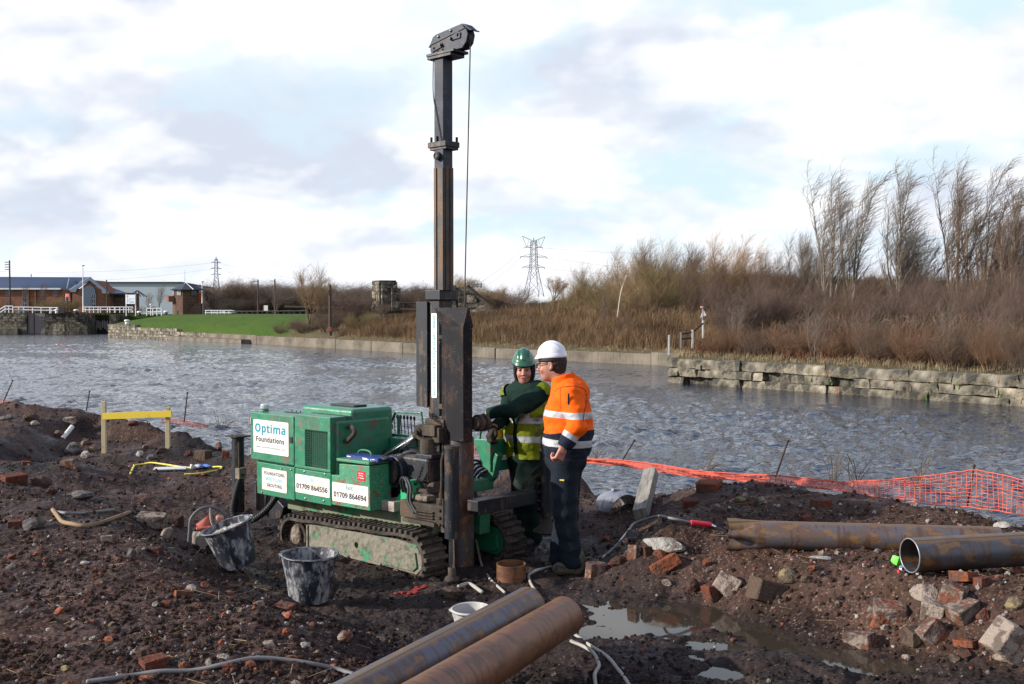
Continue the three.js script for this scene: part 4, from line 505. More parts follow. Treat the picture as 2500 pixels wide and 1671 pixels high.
// right thicket under the poplars
{ const r = rng(61), spots = [], word = ['plum coloured', 'brown', 'grey brown', 'reddish brown'], col = [['dark', 'plum'], ['brown', 'brown'], ['grey', 'plum'], ['rust', 'brown']];
  const list = [[1800, 665, 850, 150, 66, 0, 'just right of the white marker sign'], [1868, 690, 850, 130, 68, 0, 'left of the leftmost poplar'], [1935, 700, 855, 130, 68, 2, 'in front of the leftmost poplar'], [2005, 715, 858, 130, 66, 3, 'at the foot of the twin stemmed poplar'], [2075, 705, 860, 130, 66, 1, 'between the two left poplars and the middle one'], [2140, 720, 862, 130, 64, 0, 'left of the middle poplar foot'], [2210, 700, 864, 140, 64, 2, 'at the foot of the middle poplar'], [2280, 690, 866, 140, 62, 0, 'between the middle and tallest poplars'], [2350, 680, 868, 140, 61, 1, 'at the foot of the tallest poplar'], [2420, 690, 872, 140, 58, 2, 'second from the right edge'], [2490, 680, 878, 140, 55, 0, 'cut by the right edge'],
    [1890, 640, 800, 130, 82, 1, 'behind the left poplars'], [2100, 655, 800, 150, 84, 1, 'behind the second poplar'], [2270, 650, 800, 150, 84, 3, 'behind the tallest poplar'], [2430, 640, 800, 160, 80, 1, 'behind the many stemmed poplar'], [2060, 672, 830, 150, 72, 2, 'tall and wide between the two left poplars'], [2150, 690, 835, 150, 71, 1, 'tall and wide left of the middle poplar'], [2235, 672, 835, 150, 70, 0, 'tall and wide right of the middle poplar'], [2320, 668, 838, 160, 69, 2, 'tall and wide before the tallest poplar'], [2410, 660, 840, 160, 67, 1, 'tall and wide before the many stemmed poplar'], [2485, 655, 846, 150, 66, 0, 'tall and wide at the right edge'], [1950, 690, 825, 140, 74, 2, 'tall and wide before the leftmost poplar'], [1880, 700, 825, 130, 75, 1, 'tall and wide left of all the poplars'], [1975, 660, 800, 130, 83, 3, 'filling the gap behind the leftmost poplar'], [2180, 640, 800, 130, 85, 2, 'showing pale behind the middle poplar']];
  for (const [px, top, base, w, z, c, where] of list) tree('thicket', 'thicket_bush', `${word[c]} bare thicket ${where}`, 'bush', px, top, base, w, z, ...col[c]);
  const front = [[1795, 730, 868, 90, 56, 'grey', 'pale slender sapling right of the fence posts'], [1986, 740, 896, 80, 47, 'grey', 'slender sapling on the quay edge, left one'], [2002, 760, 898, 70, 46.5, 'plum', 'slender sapling on the quay edge, right one'], [2105, 750, 880, 80, 50, 'plum', 'thin sapling below the middle poplar'], [2310, 720, 890, 90, 47, 'pale', 'pale two stemmed sapling below the tallest poplar'], [2430, 730, 905, 100, 43, 'plum', 'sapling among dark brambles at the right']]; for (const [px, top, base, w, z, c, lab] of front) tree('sapling', 'sapling', lab, 'tree', px, top, base, w, z, c, c === 'pale' ? 'grey' : c); }
// ground cover that nobody could count
function tuft(seed, n, h, w, lean, spread) { const r = rng(seed), p = []; for (let i = 0; i < n; i++) { const a = r() * 6.283, q = spread * Math.sqrt(r()), x = Math.cos(a) * q, z = Math.sin(a) * q, hh = h * (0.5 + 0.6 * r()), la = lean * (0.4 + r()), b = r() * 6.283, dx = Math.cos(b) * w, dz = Math.sin(b) * w, mx = x + la * 0.35 * hh + (r() - 0.5) * 0.2 * hh, mz = z + (r() - 0.5) * 0.2 * hh, ex = x + la * hh + (r() - 0.5) * 0.5 * hh, ez = z + (r() - 0.5) * 0.5 * hh; p.push(x - dx, 0, z - dz, x + dx, 0, z + dz, mx + dx * 0.7, hh * 0.6, mz + dz * 0.7, x - dx, 0, z - dz, mx + dx * 0.7, hh * 0.6, mz + dz * 0.7, mx - dx * 0.7, hh * 0.6, mz - dz * 0.7, mx - dx * 0.7, hh * 0.6, mz - dz * 0.7, mx + dx * 0.7, hh * 0.6, mz + dz * 0.7, ex, hh * (0.95 - 0.25 * Math.abs(la)), ez); } const g = new THREE.BufferGeometry(); g.setAttribute('position', new THREE.Float32BufferAttribute(p, 3)); g.computeVertexNormals(); return plain(g); }
function scatter(name, label, cat, geo, mat, n, seed, where, tone) {
  const r = rng(seed), m = new THREE.InstancedMesh(geo, mat, n), o = new THREE.Object3D(), c = new THREE.Color(); let k = 0;
  for (let tries = 0; k < n && tries < n * 20; tries++) { const q = where(r); if (!q) continue; o.position.copy(q.p); o.rotation.set((r() - 0.5) * (q.tilt ?? 0.2), q.yaw ?? r() * 6.283 * (q.spin ?? 0.1), (r() - 0.5) * (q.tilt ?? 0.2)); o.scale.set(q.s * (q.sx ?? 1), q.s * (q.sy ?? 1), q.s * (q.sz ?? 1)); o.updateMatrix(); m.setMatrixAt(k, o.matrix); m.setColorAt(k, c.setRGB(...tone(r, q.p))); k++; }
  m.count = k; m.name = numbered(name); m.castShadow = m.receiveShadow = true; scene.add(m); return tag(m, label, cat, null, 'stuff');
}
const leafMat = std({ color: 0xffffff, roughness: 0.95, side: THREE.DoubleSide });
const onBank = (r, u0, u1, d0, d1) => { const u = lerp(u0, u1, r()), d = lerp(d0, d1, Math.pow(r(), 0.8)); return bankPoint(u, d); };
scatter('reeds', 'pale brown dead reeds along the bank above the concrete wall', 'reeds', tuft(1, 12, 1.25, 0.011, 0.22, 0.5), leafMat, 20000, 71, (r) => { const p = onBank(r, 2.9, 7.0, 1.2, 13); if (n3(p.x * 0.25, p.z * 0.25, 12) < -0.32) return null; return { p, s: (0.45 + 0.6 * r()) * (1 + 0.5 * n3(p.x * 0.2, p.z * 0.2, 1)), tilt: 0.5, spin: 1 }; }, (r, p) => { const k = (0.6 + 0.8 * r()) * (0.9 + 0.8 * n3(p.x * 0.22, p.z * 0.22, 3)); return [0.165 * k, 0.105 * k, 0.058 * k]; });
scatter('rough_grass', 'rough tan grass along the top of the walls and the low bank', 'grass', tuft(2, 12, 0.28, 0.010, 0.2, 0.4), leafMat, 4200, 72, (r) => { const p = r() < 0.5 ? onBank(r, 2.6, 8.0, 0.2, 2.2) : onBank(r, 7.7, 10.4, 0.25, 3.0); return { p, s: 0.5 + 0.6 * r() }; }, (r) => { const k = 0.7 + 0.6 * r(); return [0.21 * k, 0.165 * k, 0.095 * k]; });
scatter('bracken', 'rust coloured dead bracken covering the right bank', 'bracken', tuft(3, 20, 0.65, 0.010, 0.8, 0.6), leafMat, 9000, 73, (r) => { const p = onBank(r, 6.9, 10.6, 1.4, 11); if (n3(p.x * 0.12, p.z * 0.12, 8) < -0.30) return null; return { p, s: 0.6 + 0.6 * r(), tilt: 0.6, spin: 1 }; }, (r, p) => { const k = 0.65 + 0.6 * r(), b = smooth(-0.1, 0.3, n3(p.x * 0.2, p.z * 0.2, 4)); return mixA([0.125 * k, 0.060 * k, 0.034 * k], [0.082 * k, 0.052 * k, 0.036 * k], b); });
scatter('brambles', 'dark tangled undergrowth below the poplars and in the wood', 'undergrowth', tuft(4, 24, 1.0, 0.009, 0.5, 0.9), leafMat, 7000, 74, (r) => { const p = r() < 0.6 ? onBank(r, 7.2, 10.6, 6, 30) : onBank(r, 5.2, 7.2, 11, 26); return { p, s: 0.6 + 0.8 * r(), tilt: 1.5, spin: 1 }; }, (r) => { const k = 0.7 + 0.6 * r(); return r() < 0.15 ? [0.06 * k, 0.065 * k, 0.035 * k] : [0.12 * k, 0.075 * k, 0.055 * k]; });
scatter('hillside_scrub', 'brown scrub covering the railway embankment and bank top', 'undergrowth', tuft(5, 18, 1.0, 0.018, 0.3, 0.8), leafMat, 9000, 75, (r) => { const p = onBank(r, 3.0, 6.6, 10, 45); return { p, s: 0.6 + 0.8 * r(), tilt: 0.7 }; }, (r, p) => { const k = 0.7 + 0.6 * r(), b = n3(p.x * 0.1, p.z * 0.1, 4); return b > 0.15 ? [0.16 * k, 0.15 * k, 0.06 * k] : [0.22 * k, 0.145 * k, 0.08 * k]; });
scatter('quay_weeds', 'green and brown weeds growing out of the quay wall joints', 'weeds', tuft(6, 12, 0.35, 0.02, 0.5, 0.15), leafMat, 260, 76, (r) => { const s = 7 + 26 * Math.sqrt(r()), A = V(7.6, 0, -51.6), d = V(19.8, 0, 24.8).normalize(); const p = A.addScaledVector(d, s).add(V(-0.05, 0, 0.05)); p.y = r() < 0.5 ? -1.68 + 0.1 * r() : lerp(-1.55, -0.9, r()); if (n3(s * 0.5, 2) < 0 && r() < 0.8) return null; return { p, s: 0.5 + 0.9 * r(), tilt: 1.2 }; }, (r) => r() < 0.35 ? [0.07, 0.14, 0.03] : [0.22, 0.12, 0.06]);

{ const g = merge([KINDS.shrub[0][1], KINDS.shrub[0][0]]); scatter('distant_woods', 'far off bare woods and hedges along the horizon', 'woodland', g, std({ color: 0xffffff, roughness: 0.95 }), 230, 78, (r) => { const px = lerp(525, 1200, r()), z = lerp(230, 420, r()), p = at(px, 767, z); p.y = 1.4; return { p, s: 4 + 4 * r(), sx: 1.5, sz: 1.5, spin: 1 }; }, (r) => { const k = 0.8 + 0.5 * r(); return [0.13 * k, 0.10 * k, 0.08 * k]; }); }

for (const [px, top, base, w, c, where] of [[1950, 575, 800, 120, 'grey', 'left of the leftmost poplar stems'], [2218, 545, 800, 120, 'grey', 'close behind the middle poplar'], [2420, 520, 800, 130, 'brown', 'behind the many stemmed poplar'], [2485, 500, 805, 130, 'grey', 'at the right edge behind the half cut poplar']]) tree('round', 'branchy_tree', `fine twigged bare tree ${where}`, 'tree', px, top, base, w, 83, 'pale', c);
for (const [px, top, base, w, z, c, where] of [[1765, 795, 872, 120, 52, 'rust', 'beside the quay end'], [1850, 800, 876, 120, 50, 'brown', 'second from the quay end'], [1935, 790, 879, 130, 48.5, 'rust', 'left of the slender quay edge saplings'], [2050, 800, 884, 130, 46.5, 'rust', 'right of the slender quay edge saplings'], [2140, 785, 889, 140, 44.5, 'brown', 'below the middle poplar'], [2230, 795, 893, 130, 43, 'rust', 'left of the pale two stemmed sapling'], [2330, 780, 899, 150, 41, 'brown', 'around the pale two stemmed sapling'], [2425, 790, 905, 140, 39.5, 'rust', 'second from the right edge'], [2500, 770, 912, 140, 38, 'brown', 'cut by the right edge']]) tree('shrub', 'wall_shrub', `low ${c === 'rust' ? 'rusty' : 'brown'} shrub on top of the quay wall ${where}`, 'bush', px, top, base, w, z, c, c);
// ---------------------------------------------------------------- the mini piling rig
const paintTex = (amt, seed, base, spot) => tex(1024, 1024, (u, v) => {
  const a = fbm(u * 7, v * 7, seed, 5, 7, 0.6), b = fbm(u * 18, v * 18, seed + 3, 4, 18), st = fbm(u * 60, v * 3, seed + 5, 3, 60), gr = n3(u * 150, v * 150, seed, 150);
  let c = mixA(base, [base[0] * 1.8 + 0.03, base[1] * 0.85, base[2] * 0.9 + 0.01], smooth(0.1, 0.6, st) * 0.35); const q = 1 + 0.10 * b + 0.06 * gr; c = [c[0] * q, c[1] * q, c[2] * q];
  c = mixA(c, [0.085, 0.078, 0.065], smooth(0.12, 0.6, a + 0.4 * b) * 0.5); const sc = n3(u * 26 + v * 9, v * 4 - u * 3, seed + 20) + 0.5 * n3(u * 70, v * 10, seed + 21); c = mixA(c, [0.20, 0.26, 0.22], smooth(0.62, 0.72, sc) * 0.5); c = mixA(c, [0.03, 0.04, 0.03], smooth(0.25, 0.6, st * b * 3) * 0.5);
  const rst = smooth(0.56 - amt, 0.60 - amt, a * 0.75 + b * 0.45); c = mixA(c, mixA([0.085, 0.032, 0.02], [0.16, 0.07, 0.035], clamp(b + 0.5)), rst);
  if (spot && gr > 0.42) c = mixA(c, [0.32, 0.32, 0.30], 0.6); return c;
});
const GREEN = [0.011, 0.155, 0.075];
const dentTex = tex(256, 256, (u, v) => 0.5 + 0.4 * fbm(u * 5, v * 5, 12, 3, 5), false);
const greenMat = phy({ map: paintTex(-0.06, 2.2, GREEN, false), bumpMap: dentTex, bumpScale: 0.012, roughness: 0.42, clearcoat: 0.25, clearcoatRoughness: 0.35 });
const greenWorn = phy({ map: paintTex(0.22, 6.6, [0.016, 0.185, 0.085], true), roughness: 0.55 });
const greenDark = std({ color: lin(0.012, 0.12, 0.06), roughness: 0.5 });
const mudTex = tex(1024, 1024, (u, v) => { const a = fbm(u * 6, v * 6, 4, 5, 6, 0.6), b = fbm(u * 22, v * 22, 8, 4, 22, 0.6); let c = mixA([0.175, 0.16, 0.125], [0.08, 0.066, 0.050], smooth(-0.2, 0.7, 0.5 * b + 0.8 * a)); c = mixA(c, [0.045, 0.22, 0.12], smooth(0.22, 0.55, a - 0.12 * b) * 0.8); return c; });
const mudBump = tex(512, 512, (u, v) => 0.5 + 0.45 * fbm(u * 14, v * 14, 4, 5, 14, 0.62), false);
const mudFrame = std({ map: mudTex, roughness: 0.9, bumpMap: mudBump, bumpScale: 0.012 });
const mudTex2 = tex(512, 512, (u, v) => { const a = fbm(u * 7, v * 7, 1, 5, 7, 0.6), b = n3(u * 70, v * 70, 8, 70); const k = 0.055 * (1 + 0.7 * a + 0.3 * b); return [k * 1.1, k * 0.92, k * 0.76]; });
const trackMat = std({ map: mudTex2, roughness: 0.85, bumpMap: mudBump, bumpScale: 0.008 });
const mudPale = std({ map: mudTex2, color: lin(2.3, 2.2, 2.1), roughness: 0.95, bumpMap: mudBump, bumpScale: 0.02 });
const steelTex = (base, rust, amt, seed) => tex(512, 512, (u, v) => { const a = fbm(u * 5, v * 5, seed, 5, 5, 0.6), st = fbm(u * 34, v * 2, seed + 2, 4, 34), gr = n3(u * 120, v * 120, seed, 120); const q = 1 + 0.35 * a + 0.2 * gr; let c = [base[0] * q, base[1] * q, base[2] * q]; c = mixA(c, rust, smooth(0.55 - amt, 0.8 - amt, a * 0.8 + st * 0.7)); if (gr > 0.5 && a > 0) c = mixA(c, [0.18, 0.17, 0.16], 0.6); return c; });
const blackSteel = std({ map: steelTex([0.011, 0.013, 0.018], [0.07, 0.042, 0.026], 0.28, 3.1), roughness: 0.5, metalness: 0.1 });
const mastSteel = phy({ map: steelTex([0.036, 0.042, 0.056], [0.085, 0.052, 0.034], 0.16, 5.5), roughness: 0.5, metalness: 0.0, specularIntensity: 0.3 });
const mastRust = std({ map: steelTex([0.062, 0.055, 0.052], [0.105, 0.058, 0.030], 0.50, 7.7), roughness: 0.62, metalness: 0.15 });
const muddySteel = std({ map: steelTex([0.052, 0.043, 0.035], [0.085, 0.058, 0.040], 0.4, 9.9), roughness: 0.8, bumpMap: mudBump, bumpScale: 0.006 });
const chuteSteel = std({ map: steelTex([0.013, 0.012, 0.014], [0.034, 0.019, 0.015], 0.42, 2.7), roughness: 0.65, specularIntensity: 0.25 });
const chrome = std({ color: lin(0.62, 0.64, 0.66), metalness: 1, roughness: 0.16 }), rubber = std({ color: lin(0.014, 0.014, 0.016), roughness: 0.6 }), boltMat = std({ color: lin(0.30, 0.29, 0.27), metalness: 0.7, roughness: 0.45 });
const chipTex = (w, h, draw, chips, seed) => canvasTex(w, h, (c) => { c.fillStyle = '#cfcabd'; c.fillRect(0, 0, w, h); draw(c, w, h); const r = rng(seed); for (let i = 0; i < chips; i++) { c.fillStyle = r() < 0.5 ? 'rgba(120,85,55,0.35)' : 'rgba(170,165,150,0.5)'; c.beginPath(); c.ellipse(r() * w, r() * h, 1 + r() * 5, 1 + r() * 3, r() * 6, 0, 7); c.fill(); } for (let i = 0; i < chips * 0.8; i++) { const x = r() * w, y = r() * h, q = 10 + r() * 60, gd = c.createRadialGradient(x, y, 0, x, y, q); gd.addColorStop(0, 'rgba(90,80,62,0.16)'); gd.addColorStop(1, 'rgba(90,80,62,0)'); c.fillStyle = gd; c.fillRect(x - q, y - q, 2 * q, 2 * q); } c.strokeStyle = 'rgba(120,100,75,0.35)'; for (let i = 0; i < chips / 3; i++) { c.lineWidth = 0.6 + r(); const x = r() * w, y = r() * h; c.beginPath(); c.moveTo(x, y); c.lineTo(x + (r() - 0.5) * 30, y + r() * 26); c.stroke(); } });
const fit = (c, s, x, y, w, size, font = 'sans-serif', weight = '') => { c.font = `${weight} ${size}px ${font}`; c.textAlign = 'left'; c.textBaseline = 'alphabetic'; const m = c.measureText(s).width; c.save(); c.translate(x, y); c.scale(w / m, 1); c.fillText(s, 0, 0); if (weight) { c.lineWidth = size * 0.035; c.strokeStyle = c.fillStyle; c.strokeText(s, 0, 0); } c.restore(); };
const INK = '#101030', TEAL = '#14798c';
const optimaTex = chipTex(768, 768, (c) => { c.fillStyle = TEAL; fit(c, 'Optima', 28, 285, 690, 265, 'sans-serif', 'bold'); c.fillStyle = INK; fit(c, 'Foundations', 52, 505, 630, 160, 'sans-serif', 'bold'); c.fillStyle = '#56727e'; fit(c, 'www.optimafoundations.com', 60, 650, 640, 62, 'sans-serif', 'bold'); }, 20, 3);
const pilingTex = chipTex(640, 560, (c) => { c.fillStyle = INK; fit(c, 'FOUNDATIONS', 50, 165, 540, 115, 'sans-serif', 'bold'); c.fillStyle = '#4a98a6'; fit(c, 'MINI PILING', 95, 310, 440, 115, 'sans-serif', 'bold'); c.fillStyle = INK; fit(c, 'GROUTING', 120, 468, 400, 118, 'sans-serif', 'bold'); }, 40, 7);
const telTex = chipTex(768, 384, (c) => { c.fillStyle = '#5d9aa6'; fit(c, 'Tel:', 320, 120, 120, 115, 'sans-serif', 'bold'); c.fillStyle = INK; fit(c, '01709 864556', 24, 292, 700, 140, 'sans-serif', 'bold'); c.strokeStyle = 'rgba(150,140,50,0.8)'; c.lineWidth = 9; c.beginPath(); c.moveTo(345, 150); c.lineTo(560, 235); c.lineTo(640, 250); c.moveTo(380, 195); c.lineTo(500, 240); c.stroke(); c.fillStyle = 'rgba(228,224,205,0.8)'; c.fillRect(400, 170, 90, 28); }, 50, 8);
const faxTex = chipTex(768, 384, (c) => { c.fillStyle = '#5d9aa6'; fit(c, 'Fax:', 290, 120, 170, 125, 'sans-serif', 'bold'); c.fillStyle = INK; fit(c, '01709 864694', 30, 292, 700, 145, 'sans-serif', 'bold'); }, 40, 12);
const wwwTex = canvasTex(1024, 84, (c) => { c.fillStyle = '#eef1ee'; c.fillRect(0, 0, 1024, 84); c.fillStyle = '#14696e'; fit(c, 'www.', 26, 58, 180, 62, 'sans-serif', 'bold'); c.fillStyle = '#14696e'; fit(c, 'optimafoundations.com', 212, 58, 785, 62, 'sans-serif', 'bold'); });
const redTex = canvasTex(128, 128, (c) => { c.fillStyle = '#b3202a'; c.fillRect(0, 0, 128, 128); c.fillStyle = '#e9b9b0'; for (const [x, y, w] of [[24, 26, 34], [66, 24, 34], [30, 54, 46], [84, 58, 16], [20, 86, 20], [50, 88, 60]]) c.fillRect(x, y, w, 12); });
const whiteLabelTex = canvasTex(512, 64, (c) => { c.fillStyle = '#dfe3e2'; c.fillRect(0, 0, 512, 64); c.fillStyle = '#4b5a70'; fit(c, 'www.optimafoundations.com', 16, 45, 480, 40); });
function plate(w, h, r, t) { const s = new THREE.Shape(); s.moveTo(-w / 2 + r, -h / 2); s.lineTo(w / 2 - r, -h / 2); s.quadraticCurveTo(w / 2, -h / 2, w / 2, -h / 2 + r); s.lineTo(w / 2, h / 2 - r); s.quadraticCurveTo(w / 2, h / 2, w / 2 - r, h / 2); s.lineTo(-w / 2 + r, h / 2); s.quadraticCurveTo(-w / 2, h / 2, -w / 2, h / 2 - r); s.lineTo(-w / 2, -h / 2 + r); s.quadraticCurveTo(-w / 2, -h / 2, -w / 2 + r, -h / 2); const g = new THREE.ExtrudeGeometry(s, { depth: t, bevelEnabled: false, curveSegments: 5 }); const p = g.attributes.position, uv = g.attributes.uv; for (let i = 0; i < p.count; i++) uv.setXY(i, p.getX(i) / w + 0.5, p.getY(i) / h + 0.5); return g; }
const signMat = (t) => std({ map: t, roughness: 0.45 });

const RIGO = V(-1.85, -0.4, -9.05), RIGT = -0.7409;
const rig = thing('piling_rig', 'green tracked mini piling rig with tall telescopic mast on the muddy pad', 'piling rig', RIGO, RIGT);
const R = (name, geo, mat, parent = rig) => mesh(name, geo, mat, parent);
const P3 = (s, y, w) => V(s, y, -w);
const B = (s0, s1, y0, y1, w0, w1, b = 0.008) => box2(s0, s1, y0, y1, -w1, -w0, b);
// --- tracks
function track(w0, label) {
  const c0 = [-0.055, 0.10], r0 = 0.165, c1 = [1.43, 0.135], r1 = 0.185, n = 20, out = [];
  const path = (e) => { const pts = []; for (let i = 0; i <= n; i++) { const a = -Math.PI / 2 + Math.PI * i / n + 0.02; pts.push([c1[0] + (r1 + e) * Math.cos(a), c1[1] + (r1 + e) * Math.sin(a)]); } for (let i = 1; i < 10; i++) { const t = i / 10; pts.push([lerp(c1[0], c0[0], t), lerp(c1[1] + r1 + e, c0[1] + r0 + e, t) + 0.006 * Math.sin(t * 19)]); } for (let i = 0; i <= n; i++) { const a = Math.PI / 2 + Math.PI * i / n + 0.02; pts.push([c0[0] + (r0 + e) * Math.cos(a), c0[1] + (r0 + e) * Math.sin(a)]); } return pts; };
  const sh = new THREE.Shape(path(0).map(([x, y]) => new THREE.Vector2(x, y))); sh.holes.push(new THREE.Path(path(-0.03).reverse().map(([x, y]) => new THREE.Vector2(x, y))));
  const g = new THREE.ExtrudeGeometry(sh, { depth: 0.214, bevelEnabled: true, bevelSize: 0.006, bevelThickness: 0.008, bevelSegments: 2, bevelOffset: -0.006 }); g.translate(0, 0, -w0 - 0.222);
  const belt = R('track_belt', uvm(g, 1.3), trackMat); if (label) belt.userData.label = label;
  const pp = path(0.004), lugs = [], teeth = []; let acc = 0, k = 0;
  for (let i = 0; i < pp.length; i++) { const a = pp[i], b = pp[(i + 1) % pp.length], L = Math.hypot(b[0] - a[0], b[1] - a[1]); while (acc < L) { const t = acc / L, x = lerp(a[0], b[0], t), y = lerp(a[1], b[1], t), an = Math.atan2(b[1] - a[1], b[0] - a[0]); for (const s of [0, 1]) { const l = new RoundedBoxGeometry(0.034, 0.034, 0.118, 1, 0.007); l.rotateZ(an); l.translate(x + 0.010 * Math.sin(an) + (s ? 0.008 : -0.008) * Math.cos(an), y - 0.010 * Math.cos(an), -w0 - 0.055 - s * 0.112); lugs.push(uvm(l, 1.3, k * 0.13)); } const d = new THREE.BoxGeometry(0.022, 0.02, 0.16); d.rotateZ(an); d.translate(x - 0.042 * Math.sin(an), y + 0.042 * Math.cos(an), -w0 - 0.111); teeth.push(d); acc += 0.062; k++; } acc -= L; }
  R('tread_lug', lugs, trackMat, belt).userData.kind = 'stuff'; R('drive_tooth', teeth, mudPale, belt).userData.kind = 'stuff';
  const fr = prism([[0.14, 0.02], [0.14, 0.222], [0.20, 0.232], [1.30, 0.262], [1.50, 0.245], [1.565, 0.16], [1.56, 0.075], [1.50, 0.02], [1.2, 0.03], [0.6, 0.028]], 0.03, 0.006, [[0.79, 0.145, 0.03]]); fr.translate(0, 0, -w0 - 0.055);
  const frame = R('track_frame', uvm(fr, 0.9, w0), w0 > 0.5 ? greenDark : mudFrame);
  const inn = B(0.1, 1.52, 0.02, 0.2, w0 + 0.06, w0 + 0.2, 0.01); R('frame_body', uvm(inn, 0.9), trackMat, frame);
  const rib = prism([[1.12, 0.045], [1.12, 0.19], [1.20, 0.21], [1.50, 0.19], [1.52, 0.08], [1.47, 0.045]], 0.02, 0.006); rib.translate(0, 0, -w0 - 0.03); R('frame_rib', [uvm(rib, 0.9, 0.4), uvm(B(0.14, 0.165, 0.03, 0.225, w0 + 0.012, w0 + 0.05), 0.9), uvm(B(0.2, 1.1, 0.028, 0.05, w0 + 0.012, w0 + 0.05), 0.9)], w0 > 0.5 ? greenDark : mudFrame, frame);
  const spr = new THREE.CylinderGeometry(0.13, 0.13, 0.12, 24).rotateX(Math.PI / 2).translate(c0[0], c0[1], -w0 - 0.12); const sp = R('sprocket', uvm(spr, 1), trackMat); R('hub', uvm(rough(new THREE.SphereGeometry(0.072, 16, 12).scale(1, 1.25, 0.45), 0.012, 30).translate(c0[0] + 0.02, c0[1] + 0.0, -w0 - 0.05), 1), mudPale, sp);
  R('idler', uvm(new THREE.CylinderGeometry(0.15, 0.15, 0.1, 28).rotateX(Math.PI / 2).translate(c1[0], c1[1], -w0 - 0.12), 1), trackMat);
  for (let i = 0; i < 6; i++) R('roller', uvm(new THREE.CylinderGeometry(0.036, 0.036, 0.15, 14).rotateX(Math.PI / 2).translate(0.25 + i * 0.2, -0.005, -w0 - 0.11), 1), trackMat);
}
track(0, 'near track with mud caked on its pale green frame'); track(0.9, 'far track with dark green frame');
// --- undercarriage
R('chassis', uvm(B(-0.38, 1.36, 0.27, 0.43, 0.2, 0.92, 0.01), 0.8), std({ map: mudTex, roughness: 0.85, color: lin(0.75, 0.95, 0.8) }));
R('cross_beam', [uvm(B(0.2, 0.36, 0.05, 0.3, 0.15, 0.98, 0.01), 1), uvm(B(1.05, 1.2, 0.05, 0.3, 0.15, 0.98, 0.01), 1)], muddySteel);
{ const r = rng(19), l = []; for (let i = 0; i < 60; i++) { const s = r() * 1.3 - 0.05, g = new THREE.IcosahedronGeometry(0.02 + 0.035 * r() * r(), 1); rough(g, 0.012, 30, i); g.scale(1.2, 0.6, 1); g.translate(s, 0.265 + s * 0.025 + 0.02 * r(), -0.05 - 0.17 * r()); l.push(uvm(g, 1)); } R('mud_clods', l, std({ map: mudTex2, roughness: 1, color: lin(0.85, 0.8, 0.75) })).userData.kind = 'stuff'; }
// --- engine cabin, side facing left of the picture
const doorL = R('upper_door', uvm(B(-0.645, -0.006, 0.712, 1.128, 0, 0.045, 0.006), 1), greenMat);
{ const s = R('sign', plate(0.52, 0.29, 0.014, 0.003), signMat(optimaTex), doorL); s.position.set(-0.335, 0.925, 0.001); }
for (const y of [0.78, 1.05]) R('hinge', [B(-0.66, -0.625, y - 0.03, y + 0.03, -0.006, 0.01, 0.003), new THREE.CylinderGeometry(0.008, 0.008, 0.07, 8).translate(-0.655, y, 0.004)], boltMat, doorL); R('latch', [B(-0.055, -0.02, 0.90, 0.955, -0.008, 0.002, 0.003)], blackSteel, doorL);
const doorB = R('lower_door', uvm(B(-0.56, -0.006, 0.412, 0.694, 0.006, 0.05, 0.006), 1, 0.3), greenMat);
{ const s = R('sign', plate(0.365, 0.19, 0.012, 0.003), signMat(pilingTex), doorB); s.position.set(-0.295, 0.555, -0.005); for (const [x, y] of [[-0.19, 0.665], [-0.05, 0.672], [-0.48, 0.43]]) R('bolt', new THREE.SphereGeometry(0.009, 8, 6).translate(x, y, -0.004), boltMat, doorB); }
const gbox = R('fan_housing', [uvm(B(0.006, 0.492, 0.698, 1.152, 0.16, 0.222, 0.006), 1, 0.6), uvm(B(0.006, 0.492, 1.03, 1.152, 0, 0.2, 0.006), 1, 0.6), uvm(B(0.006, 0.492, 0.698, 0.722, 0, 0.2, 0.004), 1, 0.6), uvm(B(0.006, 0.15, 0.72, 1.032, 0, 0.2, 0.004), 1, 0.6), uvm(B(0.457, 0.492, 0.72, 1.032, 0, 0.2, 0.004), 1, 0.6)], greenMat);
{ const bars = []; for (let i = 0; i <= 12; i++) bars.push(box(0.005, 0.31, 0.004, 0.152 + i * 0.0254, 0.876, -0.006)); for (let i = 0; i <= 15; i++) bars.push(box(0.306, 0.005, 0.004, 0.304, 0.722 + i * 0.0205, -0.0095)); R('grille', bars, std({ color: lin(0.012, 0.07, 0.038), roughness: 0.5 }), gbox); R('fan', [new THREE.CylinderGeometry(0.14, 0.14, 0.03, 24, 1, true).rotateX(Math.PI / 2).translate(0.3, 0.876, -0.12), ...[0, 1, 2, 3, 4].map((i) => box(0.13, 0.045, 0.006, 0.07, 0, 0, 0, 0.5, 0, 0).rotateZ(i * 1.2566).translate(0.3, 0.876, -0.12)), new THREE.SphereGeometry(0.03, 10, 8).translate(0.3, 0.876, -0.1)], blackSteel, gbox); R('dark_core', B(0.15, 0.458, 0.72, 1.032, 0.15, 0.158, 0), rubber, gbox); }
const tel = R('service_panel', uvm(B(0.006, 0.492, 0.425, 0.692, 0.004, 0.05, 0.006), 1, 0.9), greenMat);
{ const s = R('sign', plate(0.468, 0.155, 0.012, 0.003), signMat(telTex), tel); s.position.set(0.247, 0.568, -0.003); for (const [x, y] of [[0.14, 0.675], [0.42, 0.682], [0.15, 0.45], [0.4, 0.458]]) R('bolt', new THREE.SphereGeometry(0.012, 8, 6).scale(1, 1, 0.7).translate(x, y, -0.003), boltMat, tel); }
const cab = R('engine_hood', uvm(B(-0.64, 0.52, 0.45, 1.118, 0.05, 0.62, 0.02), 1, 0.2), greenMat);
R('rear_hood', uvm(B(-0.2, 0.5, 0.75, 1.205, 0.223, 0.68, 0.035), 1, 0.5), greenMat, cab);
